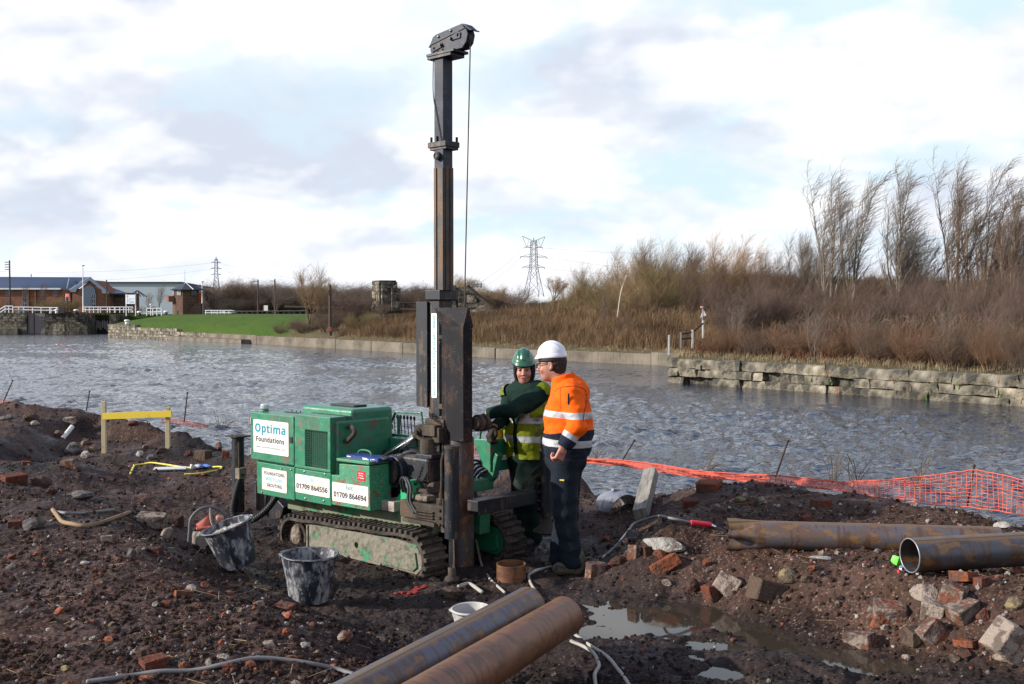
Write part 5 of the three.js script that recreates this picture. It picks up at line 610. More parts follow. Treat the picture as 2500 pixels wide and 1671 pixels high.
R('top_plate', uvm(B(-0.62, -0.02, 1.118, 1.127, 0.03, 0.35, 0.003), 1), greenMat, cab); R('hinge_strip', B(-0.42, 0.0, 1.128, 1.134, 0.2, 0.235, 0.002), blackSteel, cab); { const l = []; for (let i = 0; i < 7; i++) l.push(new THREE.SphereGeometry(0.007, 6, 5).translate(-0.4 + i * 0.062, 1.135, -0.27)); R('rivet', l, blackSteel, cab); }
R('hood_vent', B(0.03, 0.36, 1.206, 1.222, 0.36, 0.5, 0.004), blackSteel, cab);
{ const f = R('filler_neck', lathe([[0, 0], [0.04, 0], [0.034, 0.03], [0, 0.03]], 18).translate(-0.63, 1.118, -0.14), greenMat); R('filler_cap', [lathe([[0, 0.03], [0.034, 0.03], [0.036, 0.036], [0.036, 0.068], [0.032, 0.074], [0, 0.075]], 22).translate(-0.63, 1.118, -0.14), ...[...Array(14).keys()].map((i) => box(0.004, 0.03, 0.004, 0.0365 * Math.cos(i * 0.449), 0.052, 0.0365 * Math.sin(i * 0.449)).translate(-0.63, 1.118, -0.14))], std({ color: lin(0.55, 0.56, 0.58), metalness: 0.35, roughness: 0.3 }), f); }
R('exhaust_pipe', [capped([P3(0.48, 0.952, 0.13), P3(0.545, 0.953, 0.13), P3(0.595, 0.985, 0.13), P3(0.635, 1.03, 0.14), P3(0.60, 1.065, 0.15), P3(0.53, 1.068, 0.16)], 0.02, 24, 10), new THREE.TorusGeometry(0.035, 0.008, 8, 18).rotateY(Math.PI / 2).translate(0.494, 0.952, -0.13)], muddySteel);
// --- battery box with its lid
const fax = R('battery_box', [uvm(prism([[0.505, 0.44], [0.505, 0.685], [0.605, 0.688], [0.605, 0.785], [0.985, 0.802], [0.992, 0.448]], 0.226, 0.006).translate(0, 0, -0.226), 1.1)], greenWorn);
{ const s = R('sign', plate(0.455, 0.155, 0.012, 0.003), signMat(faxTex), fax); s.position.set(0.748, 0.556, 0.001); s.rotation.z = 0.012; const q = R('sticker', plate(0.098, 0.076, 0.004, 0.002), signMat(redTex), fax); q.position.set(0.885, 0.715, 0.001); }
R('lid', uvm(B(0.59, 1.0, 0.798, 0.824, -0.008, 0.24, 0.007).rotateZ(0.012), 1.1, 0.3), greenWorn); R('lid_handle', capped([P3(0.66, 0.82, 0.16), P3(0.66, 0.87, 0.16), P3(0.69, 0.888, 0.16), P3(0.79, 0.888, 0.16), P3(0.82, 0.87, 0.16), P3(0.82, 0.82, 0.16)], 0.009, 24, 8), greenDark);
R('side_bracket', uvm(B(0.96, 1.14, 0.44, 0.52, 0.12, 0.3, 0.006), 1), std({ map: mudTex2, color: lin(4, 4.1, 4.2), roughness: 0.8 }));
// --- machine deck, hoses and lever bank
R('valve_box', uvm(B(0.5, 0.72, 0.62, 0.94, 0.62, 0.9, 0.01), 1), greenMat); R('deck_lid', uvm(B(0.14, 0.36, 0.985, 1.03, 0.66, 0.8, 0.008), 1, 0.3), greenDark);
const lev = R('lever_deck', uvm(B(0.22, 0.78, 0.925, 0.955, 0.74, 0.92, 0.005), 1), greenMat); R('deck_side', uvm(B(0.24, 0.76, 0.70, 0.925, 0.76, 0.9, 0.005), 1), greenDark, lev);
R('lever_guard', [capped([P3(0.27, 0.95, 0.8), P3(0.34, 1.06, 0.8), P3(0.39, 1.14, 0.8)], 0.011, 12), capped([P3(0.39, 1.14, 0.8), P3(0.72, 1.15, 0.8)], 0.011, 6), capped([P3(0.75, 0.97, 0.8), P3(0.72, 1.15, 0.8)], 0.011, 6), capped([P3(0.43, 0.95, 0.8), P3(0.43, 1.1, 0.8)], 0.015, 6)], greenMat, lev);
for (let i = 0; i < 7; i++) { const s = 0.345 + i * 0.044; const l = R('lever', rod(P3(s + 0.015, 0.94, 0.82), P3(s, 1.08, 0.82), 0.0045, 0.0045, 6), muddySteel); R('knob', new THREE.SphereGeometry(0.012, 10, 8).scale(1, 1.7, 1).translate(s, 1.095, -0.82), rubber, l); }
{ const r = rng(21); for (let i = 0; i < 9; i++) { const s = 0.56 + i * 0.05, w = 0.4 + 0.3 * r(); R('hydraulic_hose', tube([P3(s, 0.66, w), P3(s + 0.05, 0.86 - 0.06 * r(), w - 0.05), P3(s + 0.17 + 0.05 * r(), 0.90 - 0.08 * r(), w), P3(s + 0.33, 0.68, w + 0.1), P3(s + 0.42, 0.5, w + 0.1)], 0.013 + 0.004 * r(), 26, 7), rubber); } }
R('engine_block', uvm(B(0.5, 1.05, 0.45, 0.74, 0.3, 0.75, 0.02), 1), blackSteel);
// --- lifting ram, pivot, motor
R('lift_ram', rod(P3(0.64, 0.77, 0.40), P3(1.08, 1.02, 0.42), 0.031, 0.031, 18), chrome); R('ram_body', rod(P3(0.44, 0.65, 0.40), P3(0.66, 0.78, 0.40), 0.046, 0.048, 18), blackSteel); R('ram_eye', [rod(P3(1.06, 1.008, 0.42), P3(1.10, 1.03, 0.43), 0.040, 0.034, 14), new THREE.CylinderGeometry(0.062, 0.062, 0.09, 20).rotateX(Math.PI / 2).translate(1.135, 1.05, -0.44), new THREE.CylinderGeometry(0.034, 0.034, 0.11, 6).rotateX(Math.PI / 2).translate(1.135, 1.05, -0.43), new THREE.CylinderGeometry(0.018, 0.018, 0.14, 12).rotateX(Math.PI / 2).translate(1.135, 1.05, -0.42)].map((g) => uvm(g, 1)), muddySteel);
R('pivot_bracket', [uvm(B(1.15, 1.37, 0.995, 1.16, 0.44, 0.62, 0.008), 1), uvm(B(1.30, 1.38, 0.98, 1.10, 0.38, 0.46, 0.008), 1), uvm(B(1.20, 1.35, 1.03, 1.12, 0.36, 0.46, 0.008), 1)], muddySteel);
R('rotary_motor', [new THREE.CylinderGeometry(0.135, 0.135, 0.2, 28).rotateX(Math.PI / 2).translate(0.99, 0.735, -0.34), new THREE.CylinderGeometry(0.10, 0.10, 0.05, 24).rotateX(Math.PI / 2).translate(0.99, 0.735, -0.225), new THREE.TorusGeometry(0.118, 0.016, 8, 28).translate(0.99, 0.735, -0.235), B(1.05, 1.36, 0.66, 0.87, 0.28, 0.46, 0.03), B(1.2, 1.38, 0.86, 0.895, 0.3, 0.52, 0.01)].map((g) => uvm(g, 1)), blackSteel);
R('gear_case', [uvm(B(1.22, 1.4, 0.52, 0.68, 0.3, 0.5, 0.02), 1), uvm(new THREE.CylinderGeometry(0.062, 0.066, 0.3, 18).translate(1.25, 0.86, -0.38), 1), uvm(B(1.12, 1.42, 0.60, 0.63, 0.24, 0.5, 0.006), 1)], muddySteel);
function chain(pts, r = 0.009) { const cv = new THREE.CatmullRomCurve3(pts), L = cv.getLength(), n = Math.floor(L / 0.026), out = []; for (let i = 0; i < n; i++) { const p = cv.getPointAt((i + 0.5) / n), t = cv.getTangentAt((i + 0.5) / n), g = new THREE.TorusGeometry(0.012, 0.0042, 5, 9); g.scale(1, 1.5, 1); g.rotateY(i % 2 ? Math.PI / 2 : 0); g.applyQuaternion(new THREE.Quaternion().setFromUnitVectors(V(0, 1, 0), t)); g.translate(p.x, p.y, p.z); out.push(g); } return out; }
R('chain', chain([P3(1.16, 1.2, 0.48), P3(1.26, 1.16, 0.44), P3(1.36, 1.12, 0.44), P3(1.395, 1.04, 0.44), P3(1.39, 0.9, 0.44)]), muddySteel); R('chain', chain([P3(1.135, 0.99, 0.4), P3(1.14, 0.9, 0.4), P3(1.145, 0.78, 0.4)]), muddySteel); R('chain', chain([P3(1.35, 0.82, 0.24), P3(1.30, 0.72, 0.24), P3(1.22, 0.62, 0.24)]), muddySteel);
// --- front left bracket, arm and jack
R('slew_bracket', [uvm(prism([[1.06, 0.38], [1.06, 0.52], [1.12, 0.58], [1.13, 0.64], [1.19, 0.69], [1.24, 0.69], [1.27, 0.60], [1.27, 0.38]], 0.14, 0.008).translate(0, 0, -0.34), 1.1)], phy({ color: lin(0.02, 0.30, 0.12), roughness: 0.4 }));
R('bracket_cheek', uvm(prism([[1.03, 0.33], [1.03, 0.46], [1.09, 0.53], [1.15, 0.53], [1.15, 0.33]], 0.03, 0.005, [[1.075, 0.43, 0.022]]).translate(0, 0, -0.235), 1), greenMat);
const arm = R('outrigger_arm', [uvm(B(1.25, 1.68, 0.43, 0.56, 0.08, 0.26, 0.01), 1), uvm(B(1.30, 1.66, 0.40, 0.43, 0.06, 0.28, 0.006), 1)], muddySteel);
R('valve_body', [uvm(B(1.42, 1.56, 0.57, 0.62, 0.08, 0.18, 0.02), 1)], mudPale, arm); for (let i = 0; i < 3; i++) R('pipe_run', rod(P3(1.45, 0.50 - i * 0.022, 0.07), P3(1.64, 0.505 - i * 0.022, 0.07), 0.008, 0.008, 7), muddySteel, arm);
for (const d of [0, 0.03]) R('hydraulic_hose', tube([P3(1.18 + d, 0.60, 0.18), P3(1.2 + d, 0.70, 0.14), P3(1.26 + d, 0.725, 0.12), P3(1.33 + d, 0.66, 0.1), P3(1.35 + d, 0.56, 0.08), P3(1.43 + d, 0.48, 0.07)], 0.012, 30, 8), rubber);
R('ring_eye', new THREE.TorusGeometry(0.035, 0.009, 8, 20).translate(1.36, 0.60, -0.1), muddySteel);
function jack(s, w, y0, yTop, yTube, plateY, label, foot) {
  const j = R('jack', uvm(new THREE.CylinderGeometry(0.056, 0.056, yTop - yTube, 20).translate(s, (yTop + yTube) / 2, -w), 1), blackSteel); if (label) j.userData.label = label;
  R('jack_cap', uvm(new THREE.CylinderGeometry(0.06, 0.06, 0.02, 20).translate(s, yTop + 0.01, -w), 1), muddySteel, j);
  R('jack_rod', rod(P3(s, y0 + 0.07, w), P3(s, yTube + 0.02, w), 0.026, 0.026, 16), chrome, j); R('foot', uvm(lathe(foot, 22).translate(s, y0, -w), 1), muddySteel, j); return j;
}
const j1 = jack(1.79, 0.12, 0.0, 1.0, 0.33, 0, 'front jack by the near track, its chrome rod pressed on the ground', [[0, 0.11], [0.03, 0.11], [0.03, 0.05], [0.05, 0.035], [0.065, 0.0], [0, 0]]);
R('jack_hose', [tube([P3(1.73, 0.97, 0.1), P3(1.715, 0.9, 0.09), P3(1.715, 0.78, 0.09), P3(1.71, 0.66, 0.09)], 0.012, 14, 8), new THREE.CylinderGeometry(0.018, 0.022, 0.09, 10).translate(1.71, 0.62, -0.09)], muddySteel, j1); R('jack_bracket', [uvm(B(1.66, 1.74, 0.42, 0.62, 0.08, 0.16, 0.008), 1), uvm(B(1.69, 1.735, 0.36, 0.76, 0.1, 0.14, 0.006), 1), ...[0, 1, 2, 3].map((i) => new THREE.SphereGeometry(0.013, 8, 6).translate(1.705, 0.42 + i * 0.055, -0.075))], muddySteel, j1);
const j2 = jack(1.77, 1.225, 0.20, 0.98, 0.335, 0, 'front jack on the far side with its round foot raised above the ground', [[0, 0.13], [0.035, 0.13], [0.045, 0.09], [0.06, 0.06], [0.11, 0.02], [0.115, 0], [0, 0]]);
R('beam_flange', [uvm(B(1.715, 1.735, 0.36, 0.66, 1.15, 1.30, 0.004), 1), ...[0, 1, 2, 3].flatMap((i) => [new THREE.CylinderGeometry(0.014, 0.014, 0.05, 6).rotateX(Math.PI / 2).translate(1.75, 0.40 + i * 0.07, -1.16)])], blackSteel, j2);
R('front_beam', uvm(B(1.62, 1.74, 0.445, 0.555, 0.45, 1.165, 0.008), 1), blackSteel); R('hydraulic_hose', tube([P3(1.7, 0.575, 1.05), P3(1.7, 0.66, 1.07), P3(1.72, 0.73, 1.14), P3(1.74, 0.75, 1.2)], 0.011, 18, 7), muddySteel); R('hydraulic_hose', tube([P3(1.72, 0.575, 1.09), P3(1.72, 0.64, 1.1), P3(1.74, 0.68, 1.15), P3(1.75, 0.69, 1.22)], 0.011, 18, 7), muddySteel);
// --- rear legs
{ const j = jack(-1.0, 0.1, -0.02, 0.86, 0.18, 0, 'rear jack standing left of the engine doors', [[0, 0.11], [0.03, 0.11], [0.05, 0.035], [0.07, 0.0], [0, 0]]); R('jack_flange', B(-1.085, -0.91, 0.872, 0.884, 0.02, 0.19, 0.003), muddySteel, j); R('jack_hose', tube([P3(-0.92, 0.83, 0.06), P3(-0.905, 0.7, 0.05), P3(-0.905, 0.5, 0.05), P3(-0.93, 0.3, 0.06)], 0.012, 20, 7), muddySteel, j); R('valve_body', uvm(B(-0.93, -0.86, 0.5, 0.6, 0.02, 0.1, 0.008), 1), mudPale, j);
  R('rear_arm', [uvm(prism([[-1.0, 0.20], [-1.0, 0.44], [-0.88, 0.46], [-0.52, 0.26], [-0.55, 0.15], [-0.7, 0.12]], 0.1, 0.008).translate(0, 0, -0.36), 1)], blackSteel); R('suction_hose', tube([P3(-0.88, 0.55, 0.06), P3(-0.94, 0.34, 0.03), P3(-0.96, 0.18, 0.02), P3(-0.9, 0.12, 0.03), P3(-0.75, 0.14, 0.08), P3(-0.6, 0.25, 0.14), P3(-0.5, 0.4, 0.2)], 0.027, 60, 10), rubber); const rings = []; const cv = new THREE.CatmullRomCurve3([P3(-0.88, 0.55, 0.06), P3(-0.94, 0.34, 0.03), P3(-0.96, 0.18, 0.02), P3(-0.9, 0.12, 0.03), P3(-0.75, 0.14, 0.08), P3(-0.6, 0.25, 0.14), P3(-0.5, 0.4, 0.2)]); for (let i = 0; i < 44; i++) { const p = cv.getPointAt(i / 43), t = cv.getTangentAt(i / 43), g = new THREE.TorusGeometry(0.028, 0.005, 6, 12); g.applyQuaternion(new THREE.Quaternion().setFromUnitVectors(V(0, 0, 1), t)); g.translate(p.x, p.y, p.z); rings.push(g); } R('hose_ribs', rings, rubber).userData.kind = 'stuff';
  jack(-1.0, 1.05, -0.02, 0.8, 0.18, 0, 'rear jack on the far side', [[0, 0.11], [0.03, 0.11], [0.05, 0.035], [0.07, 0.0], [0, 0]]); }
// --- leader, cover plate, signs
R('leader', [uvm(B(1.13, 1.255, 0.42, 2.11, 0.505, 0.655, 0.006), 1)], blackSteel);
R('cover_plate', [uvm(B(0.995, 1.118, 1.245, 2.10, 0.49, 0.62, 0.004), 1), uvm(B(1.10, 1.135, 1.24, 2.10, 0.482, 0.50, 0.003), 1)], blackSteel);
{ const s = R('sign', plate(0.68, 0.058, 0.006, 0.003), signMat(wwwTex)); s.rotation.z = -Math.PI / 2; s.position.set(1.198, 1.665, -0.503); }
R('collar', uvm(B(1.105, 1.285, 2.11, 2.195, 0.485, 0.69, 0.01), 1), blackSteel);
// --- mast
R('mast_lower', [uvm(B(1.185, 1.30, 2.19, 3.175, 0.51, 0.625, 0.006), 1), uvm(B(1.205, 1.225, 2.19, 3.17, 0.50, 0.51, 0.003), 1), uvm(B(1.255, 1.30, 2.19, 3.17, 0.502, 0.51, 0.003), 1), uvm(B(1.30, 1.308, 2.19, 3.17, 0.53, 0.56, 0.003), 1), uvm(B(1.30, 1.308, 2.19, 3.17, 0.58, 0.61, 0.003), 1)], mastRust);
R('mast_upper', uvm(B(1.192, 1.294, 3.17, 4.06, 0.514, 0.62, 0.005), 1), mastSteel);
const fl = R('mast_flange', [uvm(B(1.125, 1.335, 3.335, 3.38, 0.50, 0.66, 0.005), 1), uvm(B(1.14, 1.33, 3.315, 3.335, 0.51, 0.65, 0.003), 1)], blackSteel); for (const [s, w] of [[1.15, 0.52], [1.225, 0.508], [1.31, 0.65], [1.14, 0.65]]) R('bolt', new THREE.CylinderGeometry(0.011, 0.011, 0.045, 6).translate(s, 3.40, -w), blackSteel, fl);
R('mast_pin', [new THREE.CylinderGeometry(0.032, 0.032, 0.035, 18).rotateX(Math.PI / 2).translate(1.243, 3.262, -0.50), new THREE.TorusGeometry(0.022, 0.006, 8, 16).translate(1.243, 3.262, -0.482)], blackSteel);
R('guide_rope', tube([P3(1.188, 4.05, 0.508), P3(1.19, 3.75, 0.506), P3(1.225, 3.6, 0.506), P3(1.282, 3.38, 0.506)], 0.004, 16, 5), rubber);
// --- pulley head
{
  const side = [[1.145, 4.085], [1.128, 4.125], [1.132, 4.16], [1.165, 4.212], [1.49, 4.262], [1.535, 4.235], [1.553, 4.185], [1.535, 4.125], [1.49, 4.085]];
  const hd = R('pulley_head', [uvm(prism(side, 0.016, 0.003).translate(0, 0, -0.546), 1), uvm(prism(side, 0.016, 0.003).translate(0, 0, -0.614), 1)], mastSteel);
  R('head_cap', [uvm(prism([[1.108, 4.152], [1.125, 4.168], [1.165, 4.225], [1.20, 4.24], [1.49, 4.275], [1.52, 4.268], [1.575, 4.222], [1.60, 4.212], [1.60, 4.203], [1.572, 4.21], [1.515, 4.254], [1.49, 4.263], [1.20, 4.228], [1.172, 4.216], [1.135, 4.156]], 0.09, 0.003).translate(0, 0, -0.617), 1), uvm(prism([[1.13, 4.162], [1.165, 4.222], [1.20, 4.237], [1.49, 4.272], [1.53, 4.232]], 0.006, 0.002).translate(0, 0, -0.529), 1)], mastSteel, hd);
  R('base_plate', [uvm(B(1.125, 1.44, 4.064, 4.085, 0.488, 0.655, 0.003), 1), uvm(B(1.13, 1.40, 4.04, 4.063, 0.493, 0.65, 0.003), 1)], blackSteel, hd);
  for (const [x, y, r] of [[1.465, 4.172, 0.086], [1.21, 4.15, 0.066]]) R('sheave', uvm(new THREE.CylinderGeometry(r, r, 0.045, 28).rotateX(Math.PI / 2).translate(x, y, -0.573), 1), blackSteel, hd);
  for (const [x, y, dx, dy, e] of [[1.185, 4.13, 0.085, 0.014, 1], [1.455, 4.19, -0.085, -0.014, -1]]) { R('keeper_plate', uvm(prism([[x - 0.022 * e, y - 0.026], [x - 0.026 * e, y + 0.016], [x, y + 0.03], [x + dx, y + dy + 0.018], [x + dx + 0.012 * e, y + dy], [x + dx, y + dy - 0.016]], 0.008, 0.002, [[x, y, 0.013]]).translate(0, 0, -0.528), 1), mastSteel, hd); R('bolt', new THREE.CylinderGeometry(0.012, 0.012, 0.022, 6).rotateX(Math.PI / 2).translate(x + dx * 0.92, y + dy, -0.513), blackSteel, hd); }
  for (const [x, y] of [[1.235, 4.215], [1.375, 4.238]]) R('bolt', new THREE.SphereGeometry(0.012, 10, 8).translate(x, y, -0.52), boltMat, hd); for (const x of [1.165, 1.22, 1.275]) R('bolt', new THREE.SphereGeometry(0.009, 8, 6).translate(x, 4.098 + (x - 1.165) * 0.1, -0.53), blackSteel, hd);
  R('cable', [rod(P3(1.545, 4.17, 0.57), P3(1.475, 0.98, 0.535), 0.0055, 0.0055, 6), rod(P3(1.165, 4.1, 0.545), P3(1.165, 2.2, 0.545), 0.004, 0.004, 5)], std({ color: lin(0.05, 0.035, 0.028), roughness: 0.7 }));
}
// --- hammer chute in front of the leader
{
  const c = R('hammer_chute', [uvm(prism([[1.335, 0.455], [1.575, 0.455], [1.61, 0.52], [1.55, 0.575], [1.335, 0.575]], 0.90, 0.004).rotateX(-Math.PI / 2).translate(0, 1.0, 0), 1)], chuteSteel);
  const tri = (...q) => { const pos = []; for (const [a, b, d] of q) pos.push(...a.toArray(), ...b.toArray(), ...d.toArray()); const g = new THREE.BufferGeometry(); g.setAttribute('position', new THREE.Float32BufferAttribute(pos, 3)); g.computeVertexNormals(); return g; };
  const a = P3(1.332, 1.893, 0.457), b = P3(1.572, 1.893, 0.457), d = P3(1.61, 1.893, 0.522), e = P3(1.265, 2.05, 0.44), f = P3(1.585, 2.05, 0.50), o = V(0, 0, -0.012), q = (p) => p.clone().add(o);
  R('deflector_plate', uvm(tri([a, b, e], [b, f, e], [b, d, f], [q(a), q(e), q(b)], [q(b), q(e), q(f)], [q(b), q(f), q(d)], [a, e, q(a)], [e, q(e), q(a)], [e, f, q(e)], [f, q(f), q(e)], [f, d, q(f)], [d, q(d), q(f)]), 1), chuteSteel, c);
  R('clamp', [uvm(B(1.28, 1.34, 1.80, 1.83, 0.47, 0.5, 0.005), 1), uvm(B(1.27, 1.34, 1.24, 1.28, 0.47, 0.52, 0.006), 1), new THREE.SphereGeometry(0.014, 8, 6).translate(1.29, 1.77, -0.48), uvm(B(1.25, 1.34, 1.05, 1.18, 0.5, 0.6, 0.01), 1)], muddySteel, c);
  R('coupling', [new THREE.CylinderGeometry(0.05, 0.05, 0.10, 18).rotateX(Math.PI / 2).translate(1.60, 1.14, -0.60), new THREE.CylinderGeometry(0.068, 0.068, 0.03, 20).rotateX(Math.PI / 2).translate(1.60, 1.14, -0.60), new THREE.CylinderGeometry(0.068, 0.068, 0.03, 20).rotateX(Math.PI / 2).translate(1.60, 1.14, -0.66)].map((g) => uvm(g, 1)), muddySteel, c);
  R('support_post', uvm(B(1.26, 1.42, 0.44, 1.0, 0.52, 0.64, 0.01), 1), blackSteel, c);
}
// --- control box on the far side, with the operator's hand rail
{
  const cb = R('control_box', uvm(prism([[1.02, 0.925], [1.225, 0.93], [1.225, 0.655], [1.12, 0.70]].reverse(), 0.40, 0.006).translate(0, 0, -1.53), 1), greenMat);
  const q = R('sticker', plate(0.085, 0.1, 0.004, 0.002), signMat(redTex), cb); q.position.set(1.2265, 0.855, -1.39); q.rotation.y = Math.PI / 2;
  const l = R('sign', plate(0.26, 0.04, 0.003, 0.002), signMat(whiteLabelTex), cb); l.position.set(1.2265, 0.765, -1.30); l.rotation.y = Math.PI / 2;
  const bl = []; for (const y of [0.72, 0.81, 0.89]) for (const w of [1.17, 1.22, 1.30]) bl.push(new THREE.SphereGeometry(0.005, 6, 5).translate(1.227, y, -w)); R('screw', bl, blackSteel, cb);
  R('hand_rail', [capped([P3(1.06, 0.93, 1.17), P3(1.08, 1.02, 1.17), P3(1.10, 1.06, 1.17), P3(1.14, 1.075, 1.17), P3(1.21, 1.075, 1.17)], 0.011, 24, 8), rod(P3(1.21, 0.92, 1.17), P3(1.21, 1.085, 1.17), 0.013, 0.013, 8), capped([P3(1.21, 0.92, 1.4), P3(1.21, 1.09, 1.4)], 0.012, 4, 8), capped([P3(1.08, 0.93, 1.34), P3(1.12, 1.03, 1.34), P3(1.17, 1.08, 1.34), P3(1.21, 1.09, 1.36)], 0.01, 18, 8)], greenMat, cb);
  R('lever', [rod(P3(1.10, 0.92, 1.25), P3(1.08, 1.04, 1.24), 0.005), rod(P3(1.14, 0.92, 1.25), P3(1.13, 1.03, 1.24), 0.005), rod(P3(1.17, 0.92, 1.28), P3(1.16, 1.03, 1.27), 0.005)], blackSteel, cb);
  R('yellow_panel', B(1.13, 1.19, 0.925, 1.0, 1.25, 1.33, 0.006), std({ color: lin(0.65, 0.42, 0.03), roughness: 0.5 }), cb);
  R('box_arm', [uvm(prism([[1.06, 0.50], [1.06, 0.60], [1.20, 0.68], [1.26, 0.82], [1.29, 0.80], [1.23, 0.60], [1.12, 0.50]], 0.07, 0.006).translate(0, 0, -1.22), 1), uvm(B(1.0, 1.2, 0.50, 0.60, 0.9, 1.2, 0.01), 1)], greenMat, cb);
  for (let i = 0; i < 5; i++) R('hydraulic_hose', tube([P3(1.12 + i * 0.02, 0.70, 1.2), P3(1.05 + i * 0.02, 0.74 - i * 0.03, 1.1), P3(1.1, 0.55, 0.98 + i * 0.02), P3(1.3, 0.46, 0.9)], 0.011, 20, 7), rubber, cb);
}
R('far_bracket', [uvm(B(1.36, 1.5, 0.22, 0.46, 0.72, 0.84, 0.008), 1), uvm(B(1.34, 1.52, 0.44, 0.46, 0.7, 0.92, 0.004), 1)], greenMat);
// --- the casing tube being driven, and the blue case on the lid
const pipeTex = (k1, k2, band, seed) => tex(1024, 1024, (u, v) => {   // u round the tube, v along it
  const a = fbm(u * 6, v * 5, seed, 5, 0, 0.6), st = fbm(u * 3, v * 46, seed + 4, 4, 0, 0.6), b = fbm(u * 14, v * 16, seed + 8, 4), gr = n3(u * 90, v * 140, seed, 0);
  let c = mixA(k1, k2, smooth(-0.15, 0.35, a + 0.25 * st)); c = mixA(c, [0.075, 0.036, 0.020], smooth(0.15, 0.32, st) * 0.75); c = mixA(c, [0.17, 0.088, 0.028], smooth(0.22, 0.5, b + 0.35 * a) * 0.75);
  if (band) { const d = Math.abs(((u - 0.30 + 1.5) % 1) - 0.5); c = mixA(c, [0.16, 0.085, 0.022], smooth(0.055, 0.012, d + 0.02 * a) * 0.85); c = mixA(c, [0.045, 0.038, 0.03], smooth(0.012, 0.004, d)); }
  const q = 1 + 0.18 * gr; return [c[0] * q, c[1] * q, c[2] * q];
});
const pipeBlue = pipeTex([0.068, 0.074, 0.105], [0.080, 0.056, 0.052], true, 2.2), pipeRust = pipeTex([0.165, 0.068, 0.033], [0.125, 0.050, 0.026], true, 5.1);
const pipeMatA = phy({ map: pipeBlue, roughness: 0.42, metalness: 0.25 }), pipeMatB = phy({ map: pipeRust, roughness: 0.5, metalness: 0.2 }), pipeMatC = phy({ map: pipeTex([0.085, 0.074, 0.080], [0.100, 0.060, 0.042], true, 15.3), roughness: 0.45, metalness: 0.15 }), rustIn = std({ color: lin(0.085, 0.045, 0.025), roughness: 0.85 });
function pipeGeo(r, L, wall = 0.008, seg = 56) { const g = lathe([[r - wall, 0], [r, 0], [r, L], [r - wall, L], [r - wall, 0]], seg); const p = g.attributes.position, uv = g.attributes.uv; for (let i = 0; i < p.count; i++) { uv.setXY(i, uv.getX(i), p.getY(i) / 1.6); } const q = g.toNonIndexed(); q.computeVertexNormals(); const n = q.attributes.normal, pp = q.attributes.position; for (let i = 0; i < pp.count; i++) { const rr = Math.hypot(pp.getX(i), pp.getZ(i)); if (Math.abs(n.getY(i)) < 0.5) { const s = n.getX(i) * pp.getX(i) + n.getZ(i) * pp.getZ(i) > 0 ? 1 : -1; n.setXYZ(i, s * pp.getX(i) / rr, 0, s * pp.getZ(i) / rr); } } return q; }
{
  const o = P3(1.434, 0, 0.565).applyAxisAngle(V(0, 1, 0), RIGT).add(RIGO); o.y -= 0.25;
  const t = thing('casing_tube', 'rusty ringed steel casing tube being driven upright in front of the mast', 'steel tube', o, 1.2);
  mesh('tube_wall', pipeGeo(0.107, 1.27), phy({ map: pipeTex([0.062, 0.052, 0.055], [0.075, 0.038, 0.026], false, 9.3), roughness: 0.5, metalness: 0.2 }), t);
}
{
  const o = P3(0.82, 0.826, 0.14).applyAxisAngle(V(0, 1, 0), RIGT).add(RIGO), t = thing('blue_case', 'flat blue box lying on the lid of the green battery box', 'box', o, RIGT);
  const bt = canvasTex(512, 64, (c) => { c.fillStyle = '#26386e'; c.fillRect(0, 0, 512, 64); c.fillStyle = '#dfe6f2'; c.fillRect(10, 22, 62, 14); c.fillRect(268, 18, 78, 12); c.fillRect(268, 36, 100, 10); c.fillRect(400, 24, 10, 20); c.fillRect(424, 20, 40, 10); });
  mesh('case_body', box(0.40, 0.032, 0.16, 0, 0.017, 0, 0.006), std({ color: lin(0.022, 0.045, 0.16), roughness: 0.4 }), t); const l = mesh('label_strip', plate(0.39, 0.028, 0.002, 0.001), signMat(bt), t); l.position.set(0, 0.017, 0.0802); mesh('glove', rough(new THREE.SphereGeometry(0.035, 14, 10).scale(1.3, 0.6, 0.9), 0.012, 24).translate(0.22, 0.03, 0.02), rubber, t);
}
